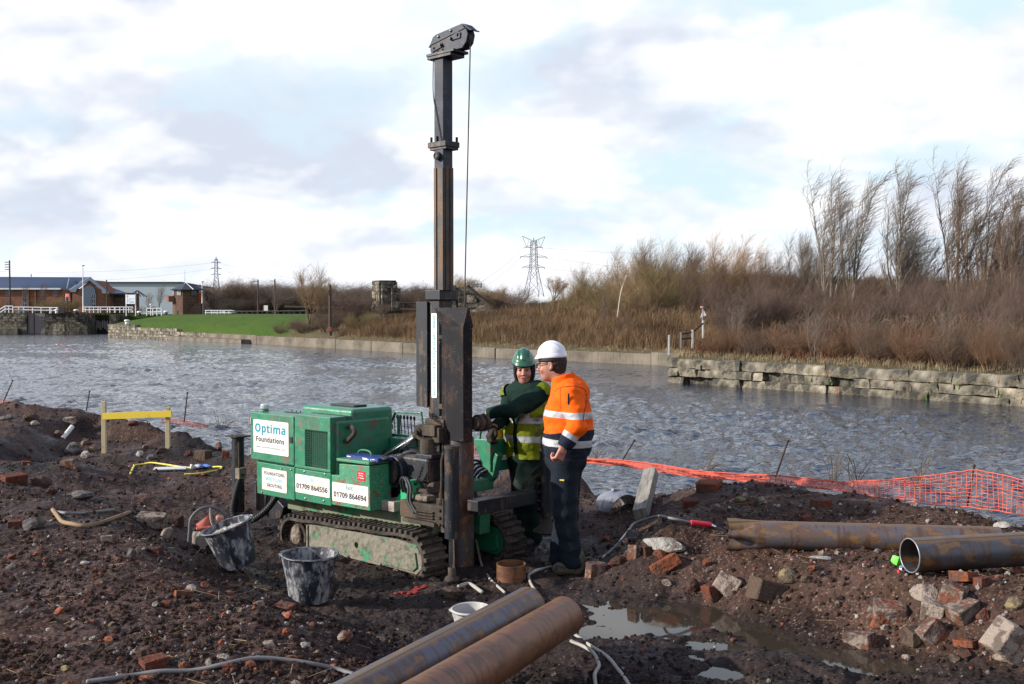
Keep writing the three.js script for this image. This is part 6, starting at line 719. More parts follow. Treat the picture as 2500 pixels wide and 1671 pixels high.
// ---------------------------------------------------------------- distance-field modelling for figures
function nets(f, lo, hi, cell, color) {
  const nx = Math.ceil((hi.x - lo.x) / cell) + 1, ny = Math.ceil((hi.y - lo.y) / cell) + 1, nz = Math.ceil((hi.z - lo.z) / cell) + 1, val = new Float32Array(nx * ny * nz), p = V(0, 0, 0);
  for (let k = 0, q = 0; k < nz; k++) for (let j = 0; j < ny; j++) for (let i = 0; i < nx; i++, q++) val[q] = f(p.set(lo.x + i * cell, lo.y + j * cell, lo.z + k * cell));
  const id = new Int32Array(nx * ny * nz).fill(-1), pos = [], idx = [], off = [0, 1, nx, nx + 1, nx * ny, nx * ny + 1, nx * ny + nx, nx * ny + nx + 1], E = [[0, 1], [2, 3], [4, 5], [6, 7], [0, 2], [1, 3], [4, 6], [5, 7], [0, 4], [1, 5], [2, 6], [3, 7]];
  for (let k = 0; k + 1 < nz; k++) for (let j = 0; j + 1 < ny; j++) for (let i = 0; i + 1 < nx; i++) {
    const q = (k * ny + j) * nx + i; let m = 0; for (let c = 0; c < 8; c++) if (val[q + off[c]] < 0) m |= 1 << c; if (m === 0 || m === 255) continue;
    let x = 0, y = 0, z = 0, n = 0; for (const [a, b] of E) { const va = val[q + off[a]], vb = val[q + off[b]]; if ((va < 0) === (vb < 0)) continue; const t = va / (va - vb); x += lerp(a & 1, b & 1, t); y += lerp((a >> 1) & 1, (b >> 1) & 1, t); z += lerp(a >> 2, b >> 2, t); n++; }
    id[q] = pos.length / 3; pos.push(lo.x + (i + x / n) * cell, lo.y + (j + y / n) * cell, lo.z + (k + z / n) * cell);
  }
  const quad = (a, b, c, d, flip) => { if (a < 0 || b < 0 || c < 0 || d < 0) return; flip ? idx.push(a, c, b, a, d, c) : idx.push(a, b, c, a, c, d); };
  for (let k = 1; k + 1 < nz; k++) for (let j = 1; j + 1 < ny; j++) for (let i = 1; i + 1 < nx; i++) { const q = (k * ny + j) * nx + i, s = val[q] < 0; if (s !== (val[q + 1] < 0)) quad(id[q - nx * ny - nx], id[q - nx * ny], id[q], id[q - nx], !s); if (s !== (val[q + nx] < 0)) quad(id[q - nx * ny - 1], id[q - 1], id[q], id[q - nx * ny], !s); if (s !== (val[q + nx * ny] < 0)) quad(id[q - nx - 1], id[q - nx], id[q], id[q - 1], !s); }
  const g = new THREE.BufferGeometry(), nor = new Float32Array(pos.length), e = cell * 0.6; for (let i = 0; i < pos.length; i += 3) { const [x, y, z] = [pos[i], pos[i + 1], pos[i + 2]]; const a = f(p.set(x + e, y, z)) - f(p.set(x - e, y, z)), b = f(p.set(x, y + e, z)) - f(p.set(x, y - e, z)), c = f(p.set(x, y, z + e)) - f(p.set(x, y, z - e)), L = Math.hypot(a, b, c) || 1; nor[i] = a / L; nor[i + 1] = b / L; nor[i + 2] = c / L; }
  g.setAttribute('position', new THREE.Float32BufferAttribute(pos, 3)); g.setAttribute('normal', new THREE.BufferAttribute(nor, 3)); if (color) { const col = []; for (let i = 0; i < pos.length; i += 3) col.push(...color(p.set(pos[i], pos[i + 1], pos[i + 2]))); g.setAttribute('color', new THREE.Float32BufferAttribute(col, 3)); } g.setIndex(idx); return g;
}
const capD = (p, a, b, ra, rb) => { const dx = b.x - a.x, dy = b.y - a.y, dz = b.z - a.z, t = clamp(((p.x - a.x) * dx + (p.y - a.y) * dy + (p.z - a.z) * dz) / (dx * dx + dy * dy + dz * dz + 1e-9)); return Math.hypot(p.x - a.x - t * dx, p.y - a.y - t * dy, p.z - a.z - t * dz) - lerp(ra, rb, t); };
const smin = (a, b, k) => { const h = Math.max(k - Math.abs(a - b), 0) / k; return Math.min(a, b) - h * h * k * 0.25; };
const smax = (a, b, k) => -smin(-a, -b, k);
const ellD = (x, y, z, rx, ry, rz) => { const a = Math.hypot(x / rx, y / ry, z / rz), b = Math.hypot(x / rx / rx, y / ry / ry, z / rz / rz); return b < 1e-6 ? -Math.min(rx, ry, rz) : a * (a - 1) / b; };
function split(geo, f) {   // cuts a mesh cleanly along f = 0; returns [f < 0, f >= 0]
  const g = plain(geo), P = g.attributes.position, N = g.attributes.normal, out = [{ p: [], n: [] }, { p: [], n: [] }], v = V(0, 0, 0);
  for (let i = 0; i < P.count; i += 3) {
    const T = [0, 1, 2].map((k) => { const q = { p: [P.getX(i + k), P.getY(i + k), P.getZ(i + k)], n: [N.getX(i + k), N.getY(i + k), N.getZ(i + k)] }; q.f = f(v.set(...q.p)); return q; });
    for (const side of [0, 1]) { const s = side ? 1 : -1, poly = []; for (let k = 0; k < 3; k++) { const a = T[k], b = T[(k + 1) % 3], ia = a.f * s >= 0, ib = b.f * s >= 0; if (ia) poly.push(a); if (ia !== ib) { const t = a.f / (a.f - b.f); poly.push({ p: mixA(a.p, b.p, t), n: mixA(a.n, b.n, t) }); } } for (let k = 1; k + 1 < poly.length; k++) for (const q of [poly[0], poly[k], poly[k + 1]]) { out[side].p.push(...q.p); out[side].n.push(...q.n); } }
  }
  return out.map((o) => { const r = new THREE.BufferGeometry(); r.setAttribute('position', new THREE.Float32BufferAttribute(o.p, 3)); r.setAttribute('normal', new THREE.Float32BufferAttribute(o.n, 3)); return plain(r); });
}
const frame = (f, up = V(0, 1, 0)) => { const F = f.clone().normalize(), r = F.clone().cross(up).normalize(), u = r.clone().cross(F).normalize(); return { f: F, r, u }; };   // r is the figure's right hand
const loc = (fr, c, p) => { const x = p.x - c.x, y = p.y - c.y, z = p.z - c.z; return [x * fr.r.x + y * fr.r.y + z * fr.r.z, x * fr.u.x + y * fr.u.y + z * fr.u.z, x * fr.f.x + y * fr.f.y + z * fr.f.z]; };
const wor = (fr, c, x, y, z) => c.clone().addScaledVector(fr.r, x).addScaledVector(fr.u, y).addScaledVector(fr.f, z);
function headD(x, y, z) {   // own axes: right, up, forward; origin between the ears
  const ax = Math.abs(x);
  let d = ellD(x, y - 0.035, z + 0.012, 0.076, 0.098, 0.096); d = smin(d, ellD(x, y + 0.03, z - 0.028, 0.060, 0.082, 0.062), 0.035);
  d = smin(d, ellD(x, y + 0.088, z - 0.058, 0.028, 0.024, 0.030), 0.04);                       // chin
  d = smin(d, ellD(ax - 0.030, y + 0.028, z - 0.068, 0.026, 0.022, 0.020), 0.02);              // cheeks
  d = smin(d, ellD(ax - 0.027, y - 0.030, z - 0.086, 0.028, 0.008, 0.012), 0.012);             // brow
  d = smin(d, capD({ x, y, z }, { x: 0, y: 0.02, z: 0.088 }, { x: 0, y: -0.022, z: 0.112 }, 0.008, 0.013), 0.010); d = smin(d, ellD(ax - 0.013, y + 0.024, z - 0.099, 0.010, 0.008, 0.010), 0.006);   // nose
  d = smax(d, -ellD(ax - 0.031, y - 0.012, z - 0.096, 0.015, 0.010, 0.010), 0.012); d = smin(d, ellD(ax - 0.031, y - 0.012, z - 0.080, 0.013, 0.012, 0.012), 0.003);   // eyes
  d = smin(d, ellD(x, y + 0.052, z - 0.088, 0.024, 0.007, 0.012), 0.006); d = smin(d, ellD(x, y + 0.064, z - 0.088, 0.020, 0.007, 0.011), 0.005); d = smax(d, -ellD(x, y + 0.058, z - 0.104, 0.019, 0.0035, 0.012), 0.004);   // lips
  d = smin(d, smax(ellD(ax - 0.080, y - 0.002, z + 0.012, 0.012, 0.034, 0.020), -ellD(ax - 0.092, y - 0.004, z + 0.008, 0.008, 0.022, 0.011), 0.006), 0.006);   // ears
  return d;
}
const headColor = (skin, stubble) => (x, y, z) => { let c = skin; const n = 1 + 0.10 * n3(x * 60, y * 60, z * 60); c = mixA(c, [skin[0] * 0.95, skin[1] * 0.62, skin[2] * 0.58], smooth(0.05, 0.01, Math.hypot(Math.abs(x) - 0.04, y + 0.03)) * 0.6 * smooth(0.03, 0.06, z)); c = mixA(c, [skin[0] * 0.55, skin[1] * 0.5, skin[2] * 0.5], smooth(-0.035, -0.06, y) * stubble); if (z > 0.05) { c = mixA(c, [0.36, 0.10, 0.09], smooth(0.010, 0.006, Math.abs(y + 0.058)) * smooth(0.026, 0.02, Math.abs(x))); c = mixA(c, [0.05, 0.03, 0.025], smooth(0.004, 0.002, Math.abs(y + 0.058)) * smooth(0.02, 0.016, Math.abs(x))); c = mixA(c, [0.055, 0.04, 0.035], smooth(0.011, 0.007, Math.hypot((Math.abs(x) - 0.031) * 0.7, (y - 0.012) * 1.2))); c = mixA(c, [0.07, 0.045, 0.03], smooth(0.006, 0.003, Math.abs(y - 0.036 + 0.1 * Math.abs(Math.abs(x) - 0.03))) * smooth(0.02, 0.016, Math.abs(Math.abs(x) - 0.031))); } return [c[0] * n, c[1] * n, c[2] * n]; };
function handParts(curl, thumbIn) {   // capsules of a right hand: x to the thumb, y along the fingers, z out of the palm
  const out = [[[0.0, 0.0, 0], [0, 0.03, 0], 0.026, 0.028]]; for (const q of [-0.03, -0.010, 0.010, 0.03]) out.push([[q * 0.75, 0.015, 0], [q, 0.088, -0.002], 0.015, 0.0125]);
  [-0.031, -0.0105, 0.0105, 0.031].forEach((q, i) => { let a = 0, p = [q, 0.09, 0]; const Ls = [0.030, 0.036, 0.034, 0.032][i], L = [Ls * 1.25, Ls * 0.85, Ls * 0.7], cs = [1.05, 1.25, 0.8]; for (let k = 0; k < 3; k++) { a += curl * cs[k]; const n = [p[0] * 1.0, p[1] + L[k] * Math.cos(a), p[2] + L[k] * Math.sin(a)]; out.push([p, n, 0.0102 - 0.0008 * k, 0.0096 - 0.0008 * k]); p = n; } });
  const t0 = [0.026, 0.022, 0.008], t1 = [0.052 - 0.012 * thumbIn, 0.058, 0.022 + 0.012 * thumbIn], t2 = [0.050 - 0.034 * thumbIn, 0.088, 0.034 + 0.016 * thumbIn], t3 = [0.048 - 0.056 * thumbIn, 0.098 + 0.012 * (1 - thumbIn), 0.044 + 0.012 * thumbIn]; out.push([t0, t1, 0.016, 0.0125], [t1, t2, 0.0125, 0.0105], [t2, t3, 0.0105, 0.009]); return out;
}
function handD(parts, fr, c, mirror) { const cp = parts.map(([a, b, ra, rb]) => [V(a[0] * mirror, a[1], a[2]), V(b[0] * mirror, b[1], b[2]), ra, rb]), q = V(0, 0, 0); return (p) => { const l = [fr.x, fr.y, fr.z].map((e) => (p.x - c.x) * e.x + (p.y - c.y) * e.y + (p.z - c.z) * e.z); q.set(l[0], l[1], l[2]); let d = 1; cp.forEach(([a, b, ra, rb], i) => { const e = capD(q, a, b, ra, rb); d = i < 5 ? smin(d, e, 0.012) : smin(d, e, 0.003); }); return d; }; }
const handFrame = (y, z) => { const Y = y.clone().normalize(), X = Y.clone().cross(z).normalize(), Z = X.clone().cross(Y).normalize(); return { x: X, y: Y, z: Z }; };
const box3 = (c, r) => [c.clone().addScalar(-r), c.clone().addScalar(r)];
const clothBump = tex(512, 512, (u, v) => 0.5 + 0.35 * fbm(u * 9, v * 9, 3, 4, 9) + 0.15 * n3(u * 120, v * 120, 1, 120), false);
const dirtTex = (base, dirt, amt, seed) => tex(512, 512, (u, v) => { const a = fbm(u * 5, v * 5, seed, 5, 5, 0.6), b = n3(u * 60, v * 60, seed, 60), q = 1 + 0.12 * b; return mixA([base[0] * q, base[1] * q, base[2] * q], dirt, smooth(0.45 - amt, 0.85 - amt, a + 0.15 * b) * 0.85); });
const cloth = (c, dirt = [0.05, 0.045, 0.035], amt = 0, seed = 1, rough = 0.85) => std({ map: dirtTex(c, dirt, amt, seed), bumpMap: clothBump, bumpScale: 0.008, roughness: rough });
const shellMat = (c, seed, amt = 0.1) => phy({ map: dirtTex(c, [c[0] * 0.6, c[1] * 0.6, c[2] * 0.6], amt, seed), roughness: 0.32, clearcoat: 0.5, clearcoatRoughness: 0.2 });
const skinMat = phy({ vertexColors: true, roughness: 0.55 });
function hardHat(parent, fr, c, mat, bandMat) {   // c: middle of its rim
  const f = (p) => { const [x, y, z] = loc(fr, c, p), ridge = 0.006 * smooth(0.028, 0.012, Math.abs(x)) * smooth(0.02, 0.07, y) + 0.004 * smooth(0.012, 0.004, Math.abs(Math.abs(x) - 0.05)) * smooth(0.03, 0.08, y); let d = ellD(x, y, z + 0.004, 0.099, 0.126, 0.115) - ridge; d = smin(d, Math.max(ellD(x, y - 0.008, z + 0.002, 0.103, 0.047, 0.122), y - 0.024), 0.012); d = smin(d, ellD(x, y + 0.004 + z * 0.06, z - 0.095, 0.073, 0.010, 0.053), 0.03); d = smax(d, -(y + 0.004 + 0.05 * Math.max(0, z - 0.06)), 0.008); d = smax(d, -ellD(x, y + 0.01, z + 0.004, 0.090, 0.114, 0.106), 0.004); return d; };
  const h = mesh('hard_hat', uvm(nets(f, ...box3(wor(fr, c, 0, 0.05, 0.02), 0.235), 0.0055), 2), mat, parent);
  const band = (p) => { const [x, y, z] = loc(fr, c, p); return Math.max(Math.abs(ellD(x, y, z + 0.006, 0.090, 0.5, 0.104)) - 0.006, Math.abs(y + 0.016) - 0.011); };
  mesh('head_band', nets(band, ...box3(c, 0.17), 0.006), bandMat, h); return h;
}
// ---------------------------------------------------------------- the man in orange
{
  const Z = 8.24, o = at(1387, 1398, Z), J = (x, y, dz = 0) => at(x, y, Z - dz).sub(o), yP = (y) => J(1387, y).y;
  const t = thing('person', 'man in white hard hat and bright orange jacket seen from behind his left side', 'person', o);
  const F = frame(V(-0.93, 0, -0.36)), H = frame(V(-0.95, -0.10, -0.30)), hc = J(1347, 893, 0);
  const chain = [[1394, 958, 0.128], [1389, 1000, 0.170], [1388, 1040, 0.180], [1386, 1080, 0.179], [1382, 1116, 0.168]].map(([x, y, r]) => [J(x, y), r]);
  const shL = J(1393, 968, 0.195), elL = J(1408, 1042, 0.285), wrL = J(1378, 1090, 0.295), shR = J(1392, 968, -0.175), elR = J(1400, 1045, -0.24), wrR = J(1372, 1092, -0.22);
  const hpL = J(1379, 1128, 0.085), knL = J(1379, 1250, 0.10), anL = J(1397, 1374, 0.08), hpR = J(1387, 1128, -0.085), knR = J(1384, 1248, -0.09), anR = J(1364, 1366, -0.10), neck = J(1371, 936);
  const torsoD = (p) => { let d = 1; const lx = F.r.x, lz = F.r.z; for (let i = 0; i + 1 < chain.length; i++) { const [a, ra] = chain[i], [b, rb] = chain[i + 1], l = (p.x - a.x) * lx + (p.z - a.z) * lz, q = { x: p.x - lx * l * 0.14, y: p.y, z: p.z - lz * l * 0.14 }; d = smin(d, capD(q, a, b, ra, rb), 0.05); } return smin(smin(d, capD(p, shL, shR, 0.098, 0.098), 0.09), capD(p, neck, chain[0][0], 0.075, 0.11), 0.06); };
  const crease = (p) => 0.014 * n3(p.x * 7, p.y * 11, p.z * 7) + 0.010 * Math.pow(Math.abs(n3(p.x * 6 + p.y * 5, p.y * 4, p.z * 6)), 0.7) + 0.005 * n3(p.x * 19, p.y * 26, p.z * 19);
  const cutHem = (p) => yP(1115) - p.y;
  const jk = nets((p) => smax(torsoD(p) + crease(p), cutHem(p), 0.02), V(-0.36, yP(1122), -0.40), V(0.36, yP(915), 0.40), 0.011);
  const slope = (p) => (p.x - 0.0) * 0.055, orange = cloth([0.80, 0.105, 0.006], [0.45, 0.08, 0.015], 0.0, 4), navy = cloth([0.012, 0.016, 0.028], [0.025, 0.028, 0.034], 0.0, 5), silver = std({ color: lin(0.36, 0.37, 0.38), roughness: 0.45, bumpMap: clothBump, bumpScale: 0.006 });
  const bandF = (y0, y1, k = 1) => (p) => Math.abs(p.y - (yP((y0 + y1) / 2) - slope(p) * k)) - (yP(y0) - yP(y1)) / 2;
  let [band1, rest] = split(jk, bandF(1002, 1017)), band2; [band2, rest] = split(rest, bandF(1070, 1087)); const [low, up] = split(rest, (p) => p.y - yP(1052) - 0.02 * Math.sin((p.x + 0.1) * 9));
  const jm = mesh('jacket', uvm(up, 1), orange, t); mesh('lower_panel', uvm(low, 1), navy, jm); mesh('reflective_band', uvm(band1, 1), silver, jm); mesh('reflective_band', uvm(band2, 1), silver, jm);
  const sleeve = (sh, el, wr, name) => {
    const d = (p) => smin(capD(p, sh, el, 0.098, 0.084), capD(p, el, wr, 0.084, 0.056), 0.02) + crease(p) + 0.006 * Math.sin(30 * (p.y - el.y)) * smooth(0.12, 0.02, Math.abs(p.y - el.y));
    const lo = V(Math.min(sh.x, el.x, wr.x) - 0.13, wr.y - 0.07, Math.min(sh.z, el.z, wr.z) - 0.13), hi = V(Math.max(sh.x, el.x, wr.x) + 0.13, sh.y + 0.13, Math.max(sh.z, el.z, wr.z) + 0.13), ax = wr.clone().sub(el), L = ax.length(); ax.normalize();
    const g = nets((p) => smax(d(p), p.clone().sub(wr).dot(ax) - 0.012, 0.012), lo, hi, 0.009), T = (p) => p.clone().sub(el).dot(ax) / L; const inFore = (p) => T(p);
    let [b1, r1] = split(g, (p) => Math.max(Math.abs(p.y - yP(1007)) - 0.024, T(p) - 0.2)), b2; [b2, r1] = split(r1, (p) => Math.max(Math.abs(T(p) - 0.50) - 0.12, yP(1012) - 0.02 - p.y - 1)); const [ora, nav] = split(r1, (p) => T(p) - 0.55);
    const m = mesh('sleeve', uvm(ora, 1), orange, t); mesh('cuff', uvm(nav, 1), navy, m); mesh('reflective_band', uvm(b1, 1), silver, m); mesh('reflective_band', uvm(b2, 1), silver, m); return m;
  };
  const sl = sleeve(shL, elL, wrL); sleeve(shR, elR, wrR);
  { const c = J(1388, 975, 0.30); const z = mesh('pocket_zip', box(0.014, 0.085, 0.01, 0, 0, 0, 0.004), navy, sl); z.position.copy(c); z.rotation.set(-0.1, -0.2, -0.02); }
  { const all = (p) => Math.min(torsoD(p), capD(p, shL, elL, 0.098, 0.084), capD(p, elL, wrL, 0.084, 0.056)) + crease(p), skinPt = (X, Y) => { const px = 1160 + X / 5.058, py = 820 + Y / 5.058; for (let d = Z - 0.6; d < Z + 0.5; d += 0.004) { const q = at(px, py, d).sub(o); if (all(q) < 0.001) return q; } return null; }; for (const L of [[[985, 690], [1030, 655], [1060, 642], [1120, 630], [1190, 625], [1260, 630], [1330, 652], [1370, 690]], [[1060, 642], [1052, 700], [1055, 780], [1060, 850], [1062, 900]], [[1372, 720], [1372, 800], [1362, 880], [1345, 960], [1335, 1060]]]) { const pts = L.map(([x, y]) => skinPt(x, y)).filter(Boolean); if (pts.length > 2) mesh('seam', tube(pts, 0.0035, 30, 5), cloth([0.42, 0.05, 0.005]), jm); } }
  // collar, open at the front
  const col = (p) => { const a = J(1377, 944), b = J(1374, 914), r = Math.abs(capD(p, a, b, 0.083, 0.083)) - 0.011; const [x, y, z] = loc(F, b, p); return smax(smax(r, y + 0.02 + z * 0.30 - 0.012, 0.012), a.y - 0.05 - p.y, 0.01); };
  mesh('collar', uvm(nets(col, V(-0.2, yP(960), -0.17), V(0.15, yP(895), 0.17), 0.008), 1), orange, jm);
  mesh('zip', rod(J(1353, 948, 0.03), J(1330, 1030, 0.06), 0.008, 0.008, 6), navy, jm);
  const pants = (p) => smin(smin(capD(p, hpL, knL, 0.112, 0.092), capD(p, knL, anL, 0.092, 0.080), 0.02), smin(smin(capD(p, hpR, knR, 0.112, 0.092), capD(p, knR, anR, 0.092, 0.080), 0.02), ellD(p.x - chain[4][0].x, p.y - yP(1122), p.z, 0.165, 0.13, 0.18), 0.04), 0.02) + 0.010 * n3(p.x * 8, p.y * 13, p.z * 8) + 0.005 * n3(p.x * 20, p.y * 30, p.z * 20) * smooth(0.7, 0.1, p.y);
  const pm = mesh('trousers', uvm(nets((p) => smax(pants(p), yP(1381) - p.y, 0.01), V(-0.32, yP(1388), -0.34), V(0.3, yP(1095), 0.34), 0.011), 1), cloth([0.0095, 0.013, 0.020], [0.028, 0.026, 0.024], 0.12, 9), t);
  { const q = mesh('pocket_label', box(0.036, 0.012, 0.003, 0, 0, 0, 0.001), std({ color: lin(0.55, 0.42, 0.10) }), pm); q.position.copy(J(1372, 1173, 0.195)); q.rotation.y = -0.35; }
  const boot = (heel, toe, sole) => { const D = (p) => { let d = smin(capD(p, heel, toe, 0.048, 0.044), capD(p, heel, heel.clone().add(V(0, 0.09, 0)), 0.052, 0.058), 0.03); d = smin(d, ellD(p.x - toe.x, p.y - toe.y - 0.004, p.z - toe.z, 0.058, 0.044, 0.048), 0.02); return smax(d + 0.004 * n3(p.x * 30, p.y * 30, p.z * 30), sole - p.y, 0.008); }; const mid = heel.clone().add(toe).multiplyScalar(0.5); return uvm(nets(D, mid.clone().add(V(-0.2, -0.1, -0.12)), mid.clone().add(V(0.2, 0.17, 0.12)), 0.008), 2); };
  const bootMat = cloth([0.085, 0.075, 0.055], [0.035, 0.028, 0.022], 0.35, 12, 0.9);
  mesh('boot', boot(J(1410, 1387, 0.08), J(1366, 1390, 0.10), yP(1400)), bootMat, t); mesh('boot', boot(J(1371, 1369, -0.10), J(1333, 1371, -0.13), yP(1380)), bootMat, t);
  // body: head, neck, hands and the limbs under the clothes, one figure
  const skin = [0.36, 0.175, 0.125], hcol = headColor(skin, 0.15), headF = (p) => { const [x, y, z] = loc(H, hc, p); return smin(headD(x, y, z), capD(p, wor(H, hc, 0, -0.05, -0.035), neck.clone().add(V(0.01, -0.03, 0)), 0.058, 0.066), 0.03); };
  const gHead = nets(headF, hc.clone().add(V(-0.16, -0.21, -0.15)), hc.clone().add(V(0.17, 0.17, 0.15)), 0.0048, (p) => hcol(...loc(H, hc, p)));
  const core = (p) => { let d = torsoD(p) + 0.035; for (const [a, b, r, s] of [[shL, elL, 0.055, 0.045], [elL, wrL, 0.045, 0.032], [shR, elR, 0.055, 0.045], [elR, wrR, 0.045, 0.032], [hpL, knL, 0.08, 0.058], [knL, anL, 0.056, 0.042], [hpR, knR, 0.08, 0.058], [knR, anR, 0.056, 0.042]]) d = smin(d, capD(p, a, b, r, s), 0.03); return smin(d, capD(p, neck, chain[0][0], 0.05, 0.06), 0.03); };
  const gCore = nets(core, V(-0.4, 0.02, -0.42), V(0.4, yP(925), 0.42), 0.016, () => skin);
  const hands = [[wrL, J(1366, 1116, 0.30), 1, V(-0.6, 0.1, -0.8)], [wrR, J(1360, 1116, -0.24), -1, V(-0.6, 0.1, 0.8)]].map(([w, e, mir, palm]) => { const fr = handFrame(e.clone().sub(w), palm), D = handD(handParts(0.95, 0.9), fr, w.clone().addScaledVector(fr.y, 0.012), mir); const c = w.clone().addScaledVector(fr.y, 0.06); return nets(D, ...box3(c, 0.105), 0.0042, (p) => { const n = 1 + 0.15 * n3(p.x * 70, p.y * 70, p.z * 70); return [skin[0] * n, skin[1] * 0.88 * n, skin[2] * 0.88 * n]; }); });
  mesh('body', merge([gCore, gHead, ...hands]), skinMat, t);
  const hair = (p) => { const [x, y, z] = loc(H, hc, p); let d = ellD(x, y - 0.028, z + 0.018, 0.085, 0.106, 0.105); d = smin(d, ellD(x, y + 0.04, z + 0.055, 0.055, 0.06, 0.045), 0.03); d = smax(d, z - 0.012 - 0.5 * Math.max(0, y - 0.03), 0.012); d = smax(d, -(y + 0.085), 0.01); d = smax(d, -ellD(Math.abs(x) - 0.085, y - 0.0, z + 0.01, 0.03, 0.038, 0.026), 0.006); return d + 0.003 * n3(x * 90, y * 50, z * 90); };
  mesh('hair', nets(hair, hc.clone().add(V(-0.15, -0.13, -0.15)), hc.clone().add(V(0.16, 0.15, 0.15)), 0.0055), std({ color: lin(0.022, 0.015, 0.012), roughness: 0.7 }), t);
  { const gl = [], q = (x, y, z) => wor(H, hc, x, y, z); for (const s of [-1, 1]) { gl.push(tube([q(s * 0.082, 0.02, -0.01), q(s * 0.08, 0.022, 0.05), q(s * 0.062, 0.02, 0.10)], 0.003, 8, 6)); gl.push(tube([q(s * 0.06, 0.022, 0.104), q(s * 0.06, -0.004, 0.106), q(s * 0.014, -0.006, 0.116), q(s * 0.012, 0.022, 0.117), q(s * 0.06, 0.022, 0.104)], 0.0026, 18, 6)); } gl.push(tube([q(-0.014, 0.014, 0.116), q(0, 0.018, 0.119), q(0.014, 0.014, 0.116)], 0.0025, 5, 6)); mesh('glasses', gl, blackIron, t); }
  hardHat(t, frame(V(-0.95, -0.06, -0.30)), wor(H, hc, 0, 0.062, -0.004), shellMat([0.62, 0.62, 0.65], 3, -0.2), rubber);
}
// ---------------------------------------------------------------- the rig operator
{
  const Z = 9.2, o = at(1284, 1328, Z), J = (x, y, dz = 0) => at(x, y, Z - dz).sub(o), yP = (y) => J(1284, y).y;
  const t = thing('person', 'rig operator in green hard hat and dirty yellow vest reaching for the controls', 'person', o);
  const F = frame(V(-0.5, 0, 0.86)), H = frame(V(-0.08, -0.10, 1)), hc = J(1280, 904, 0.02), neck = J(1281, 940, 0);
  const chain = [[1284, 960, 0.118], [1286, 1005, 0.150], [1285, 1060, 0.152], [1284, 1120, 0.138]].map(([x, y, r]) => [J(x, y), r]);
  const shL = J(1318, 962, 0.07), elL = J(1254, 1000, 0.27), wrL = J(1190, 1012, 0.2), shR = J(1249, 964, -0.02), elR = J(1232, 1018, 0.02), wrR = J(1208, 1042, 0.14);
  const hpR = J(1272, 1128, 0.02), knR = J(1274, 1226, 0.05), anR = J(1276, 1316, 0.02), hpL = J(1298, 1128, 0.02), knL = J(1300, 1228, 0.06), anL = J(1303, 1318, 0.03);
  const torsoD = (p, e = 0) => { let d = 1; const lx = F.r.x, lz = F.r.z; for (let i = 0; i + 1 < chain.length; i++) { const [a, ra] = chain[i], [b, rb] = chain[i + 1], l = (p.x - a.x) * lx + (p.z - a.z) * lz, q = { x: p.x - lx * l * 0.2, y: p.y, z: p.z - lz * l * 0.2 }; d = smin(d, capD(q, a, b, ra, rb), 0.05); } return smin(smin(d, capD(p, shL, shR, 0.088, 0.088), 0.08), capD(p, neck, chain[0][0], 0.066, 0.1), 0.05) - e; };
  const crease = (p) => 0.011 * n3(p.x * 8 + 3, p.y * 12, p.z * 8) + 0.004 * n3(p.x * 22, p.y * 28, p.z * 22);
  const green = cloth([0.008, 0.024, 0.018], [0.02, 0.025, 0.02], 0.1, 14), vestM = cloth([0.15, 0.18, 0.010], [0.075, 0.075, 0.028], 0.32, 17), silver = cloth([0.33, 0.34, 0.35], [0.13, 0.10, 0.08], 0.22, 21);
  const jmp = mesh('jumper', uvm(nets((p) => smax(torsoD(p) + crease(p) + 0.006, yP(1112) - p.y, 0.02), V(-0.32, yP(1120), -0.3), V(0.32, yP(920), 0.32), 0.013), 1), green, t);
  const vg = nets((p) => smax(torsoD(p, 0.012) + crease(p), yP(1119) - p.y, 0.012), V(-0.34, yP(1126), -0.32), V(0.34, yP(930), 0.34), 0.010);
  const neckCut = (p) => { const [x, y, z] = loc(F, neck, p); return z > -0.02 ? Math.abs(x + 0.0) - 0.02 - 0.42 * Math.max(0, y + 0.33) : Math.hypot(x, z) - 0.1 + (y < -0.08 ? 1 : 0); };
  let [, body] = split(vg, neckCut); [, body] = split(body, (p) => Math.min(capD(p, shL, elL, 0.104, 0.09), capD(p, shR, elR, 0.098, 0.09)));
  let b1, b2, st; [b1, body] = split(body, (p) => Math.abs(p.y - yP(1023)) - 0.024); [b2, body] = split(body, (p) => Math.abs(p.y - yP(1068) + 0.03 * p.x) - 0.026); [st, body] = split(body, (p) => { const [x, y] = loc(F, neck, p); return Math.max(Math.abs(Math.abs(x) - 0.105) - 0.022, yP(1016) - p.y); });
  const vm = mesh('vest', uvm(body, 1), vestM, t); for (const b of [b1, b2, st]) mesh('reflective_band', uvm(b, 1), silver, vm);
  const arm = (sh, el, wr) => { const ax = wr.clone().sub(el), L = ax.length(); ax.normalize(); const lo = V(Math.min(sh.x, el.x, wr.x) - 0.13, Math.min(sh.y, el.y, wr.y) - 0.13, Math.min(sh.z, el.z, wr.z) - 0.13), hi = V(Math.max(sh.x, el.x, wr.x) + 0.13, Math.max(sh.y, el.y) + 0.13, Math.max(sh.z, el.z, wr.z) + 0.13); return uvm(nets((p) => smax(smin(capD(p, sh, el, 0.085, 0.066), capD(p, el, wr, 0.066, 0.043), 0.015) + crease(p) * 1.2, p.clone().sub(wr).dot(ax), 0.01), lo, hi, 0.010), 1); };
  mesh('sleeve', arm(shL, elL, wrL), green, jmp); mesh('sleeve', arm(shR, elR, wrR), green, jmp);
  const col = (p) => { const a = J(1281, 948), b = J(1280, 930); const r = Math.abs(capD(p, a, b, 0.074, 0.080)) - 0.010, [x, y, z] = loc(F, b, p); return smax(smax(r, p.y - b.y - 0.012 + 0.3 * Math.max(0, z), 0.01), -(Math.abs(x) - 0.018 - 0.2 * Math.max(0, y + 0.08)) * (z > 0 ? 1 : -1) - (z > 0 ? 0 : 1), 0.005); };
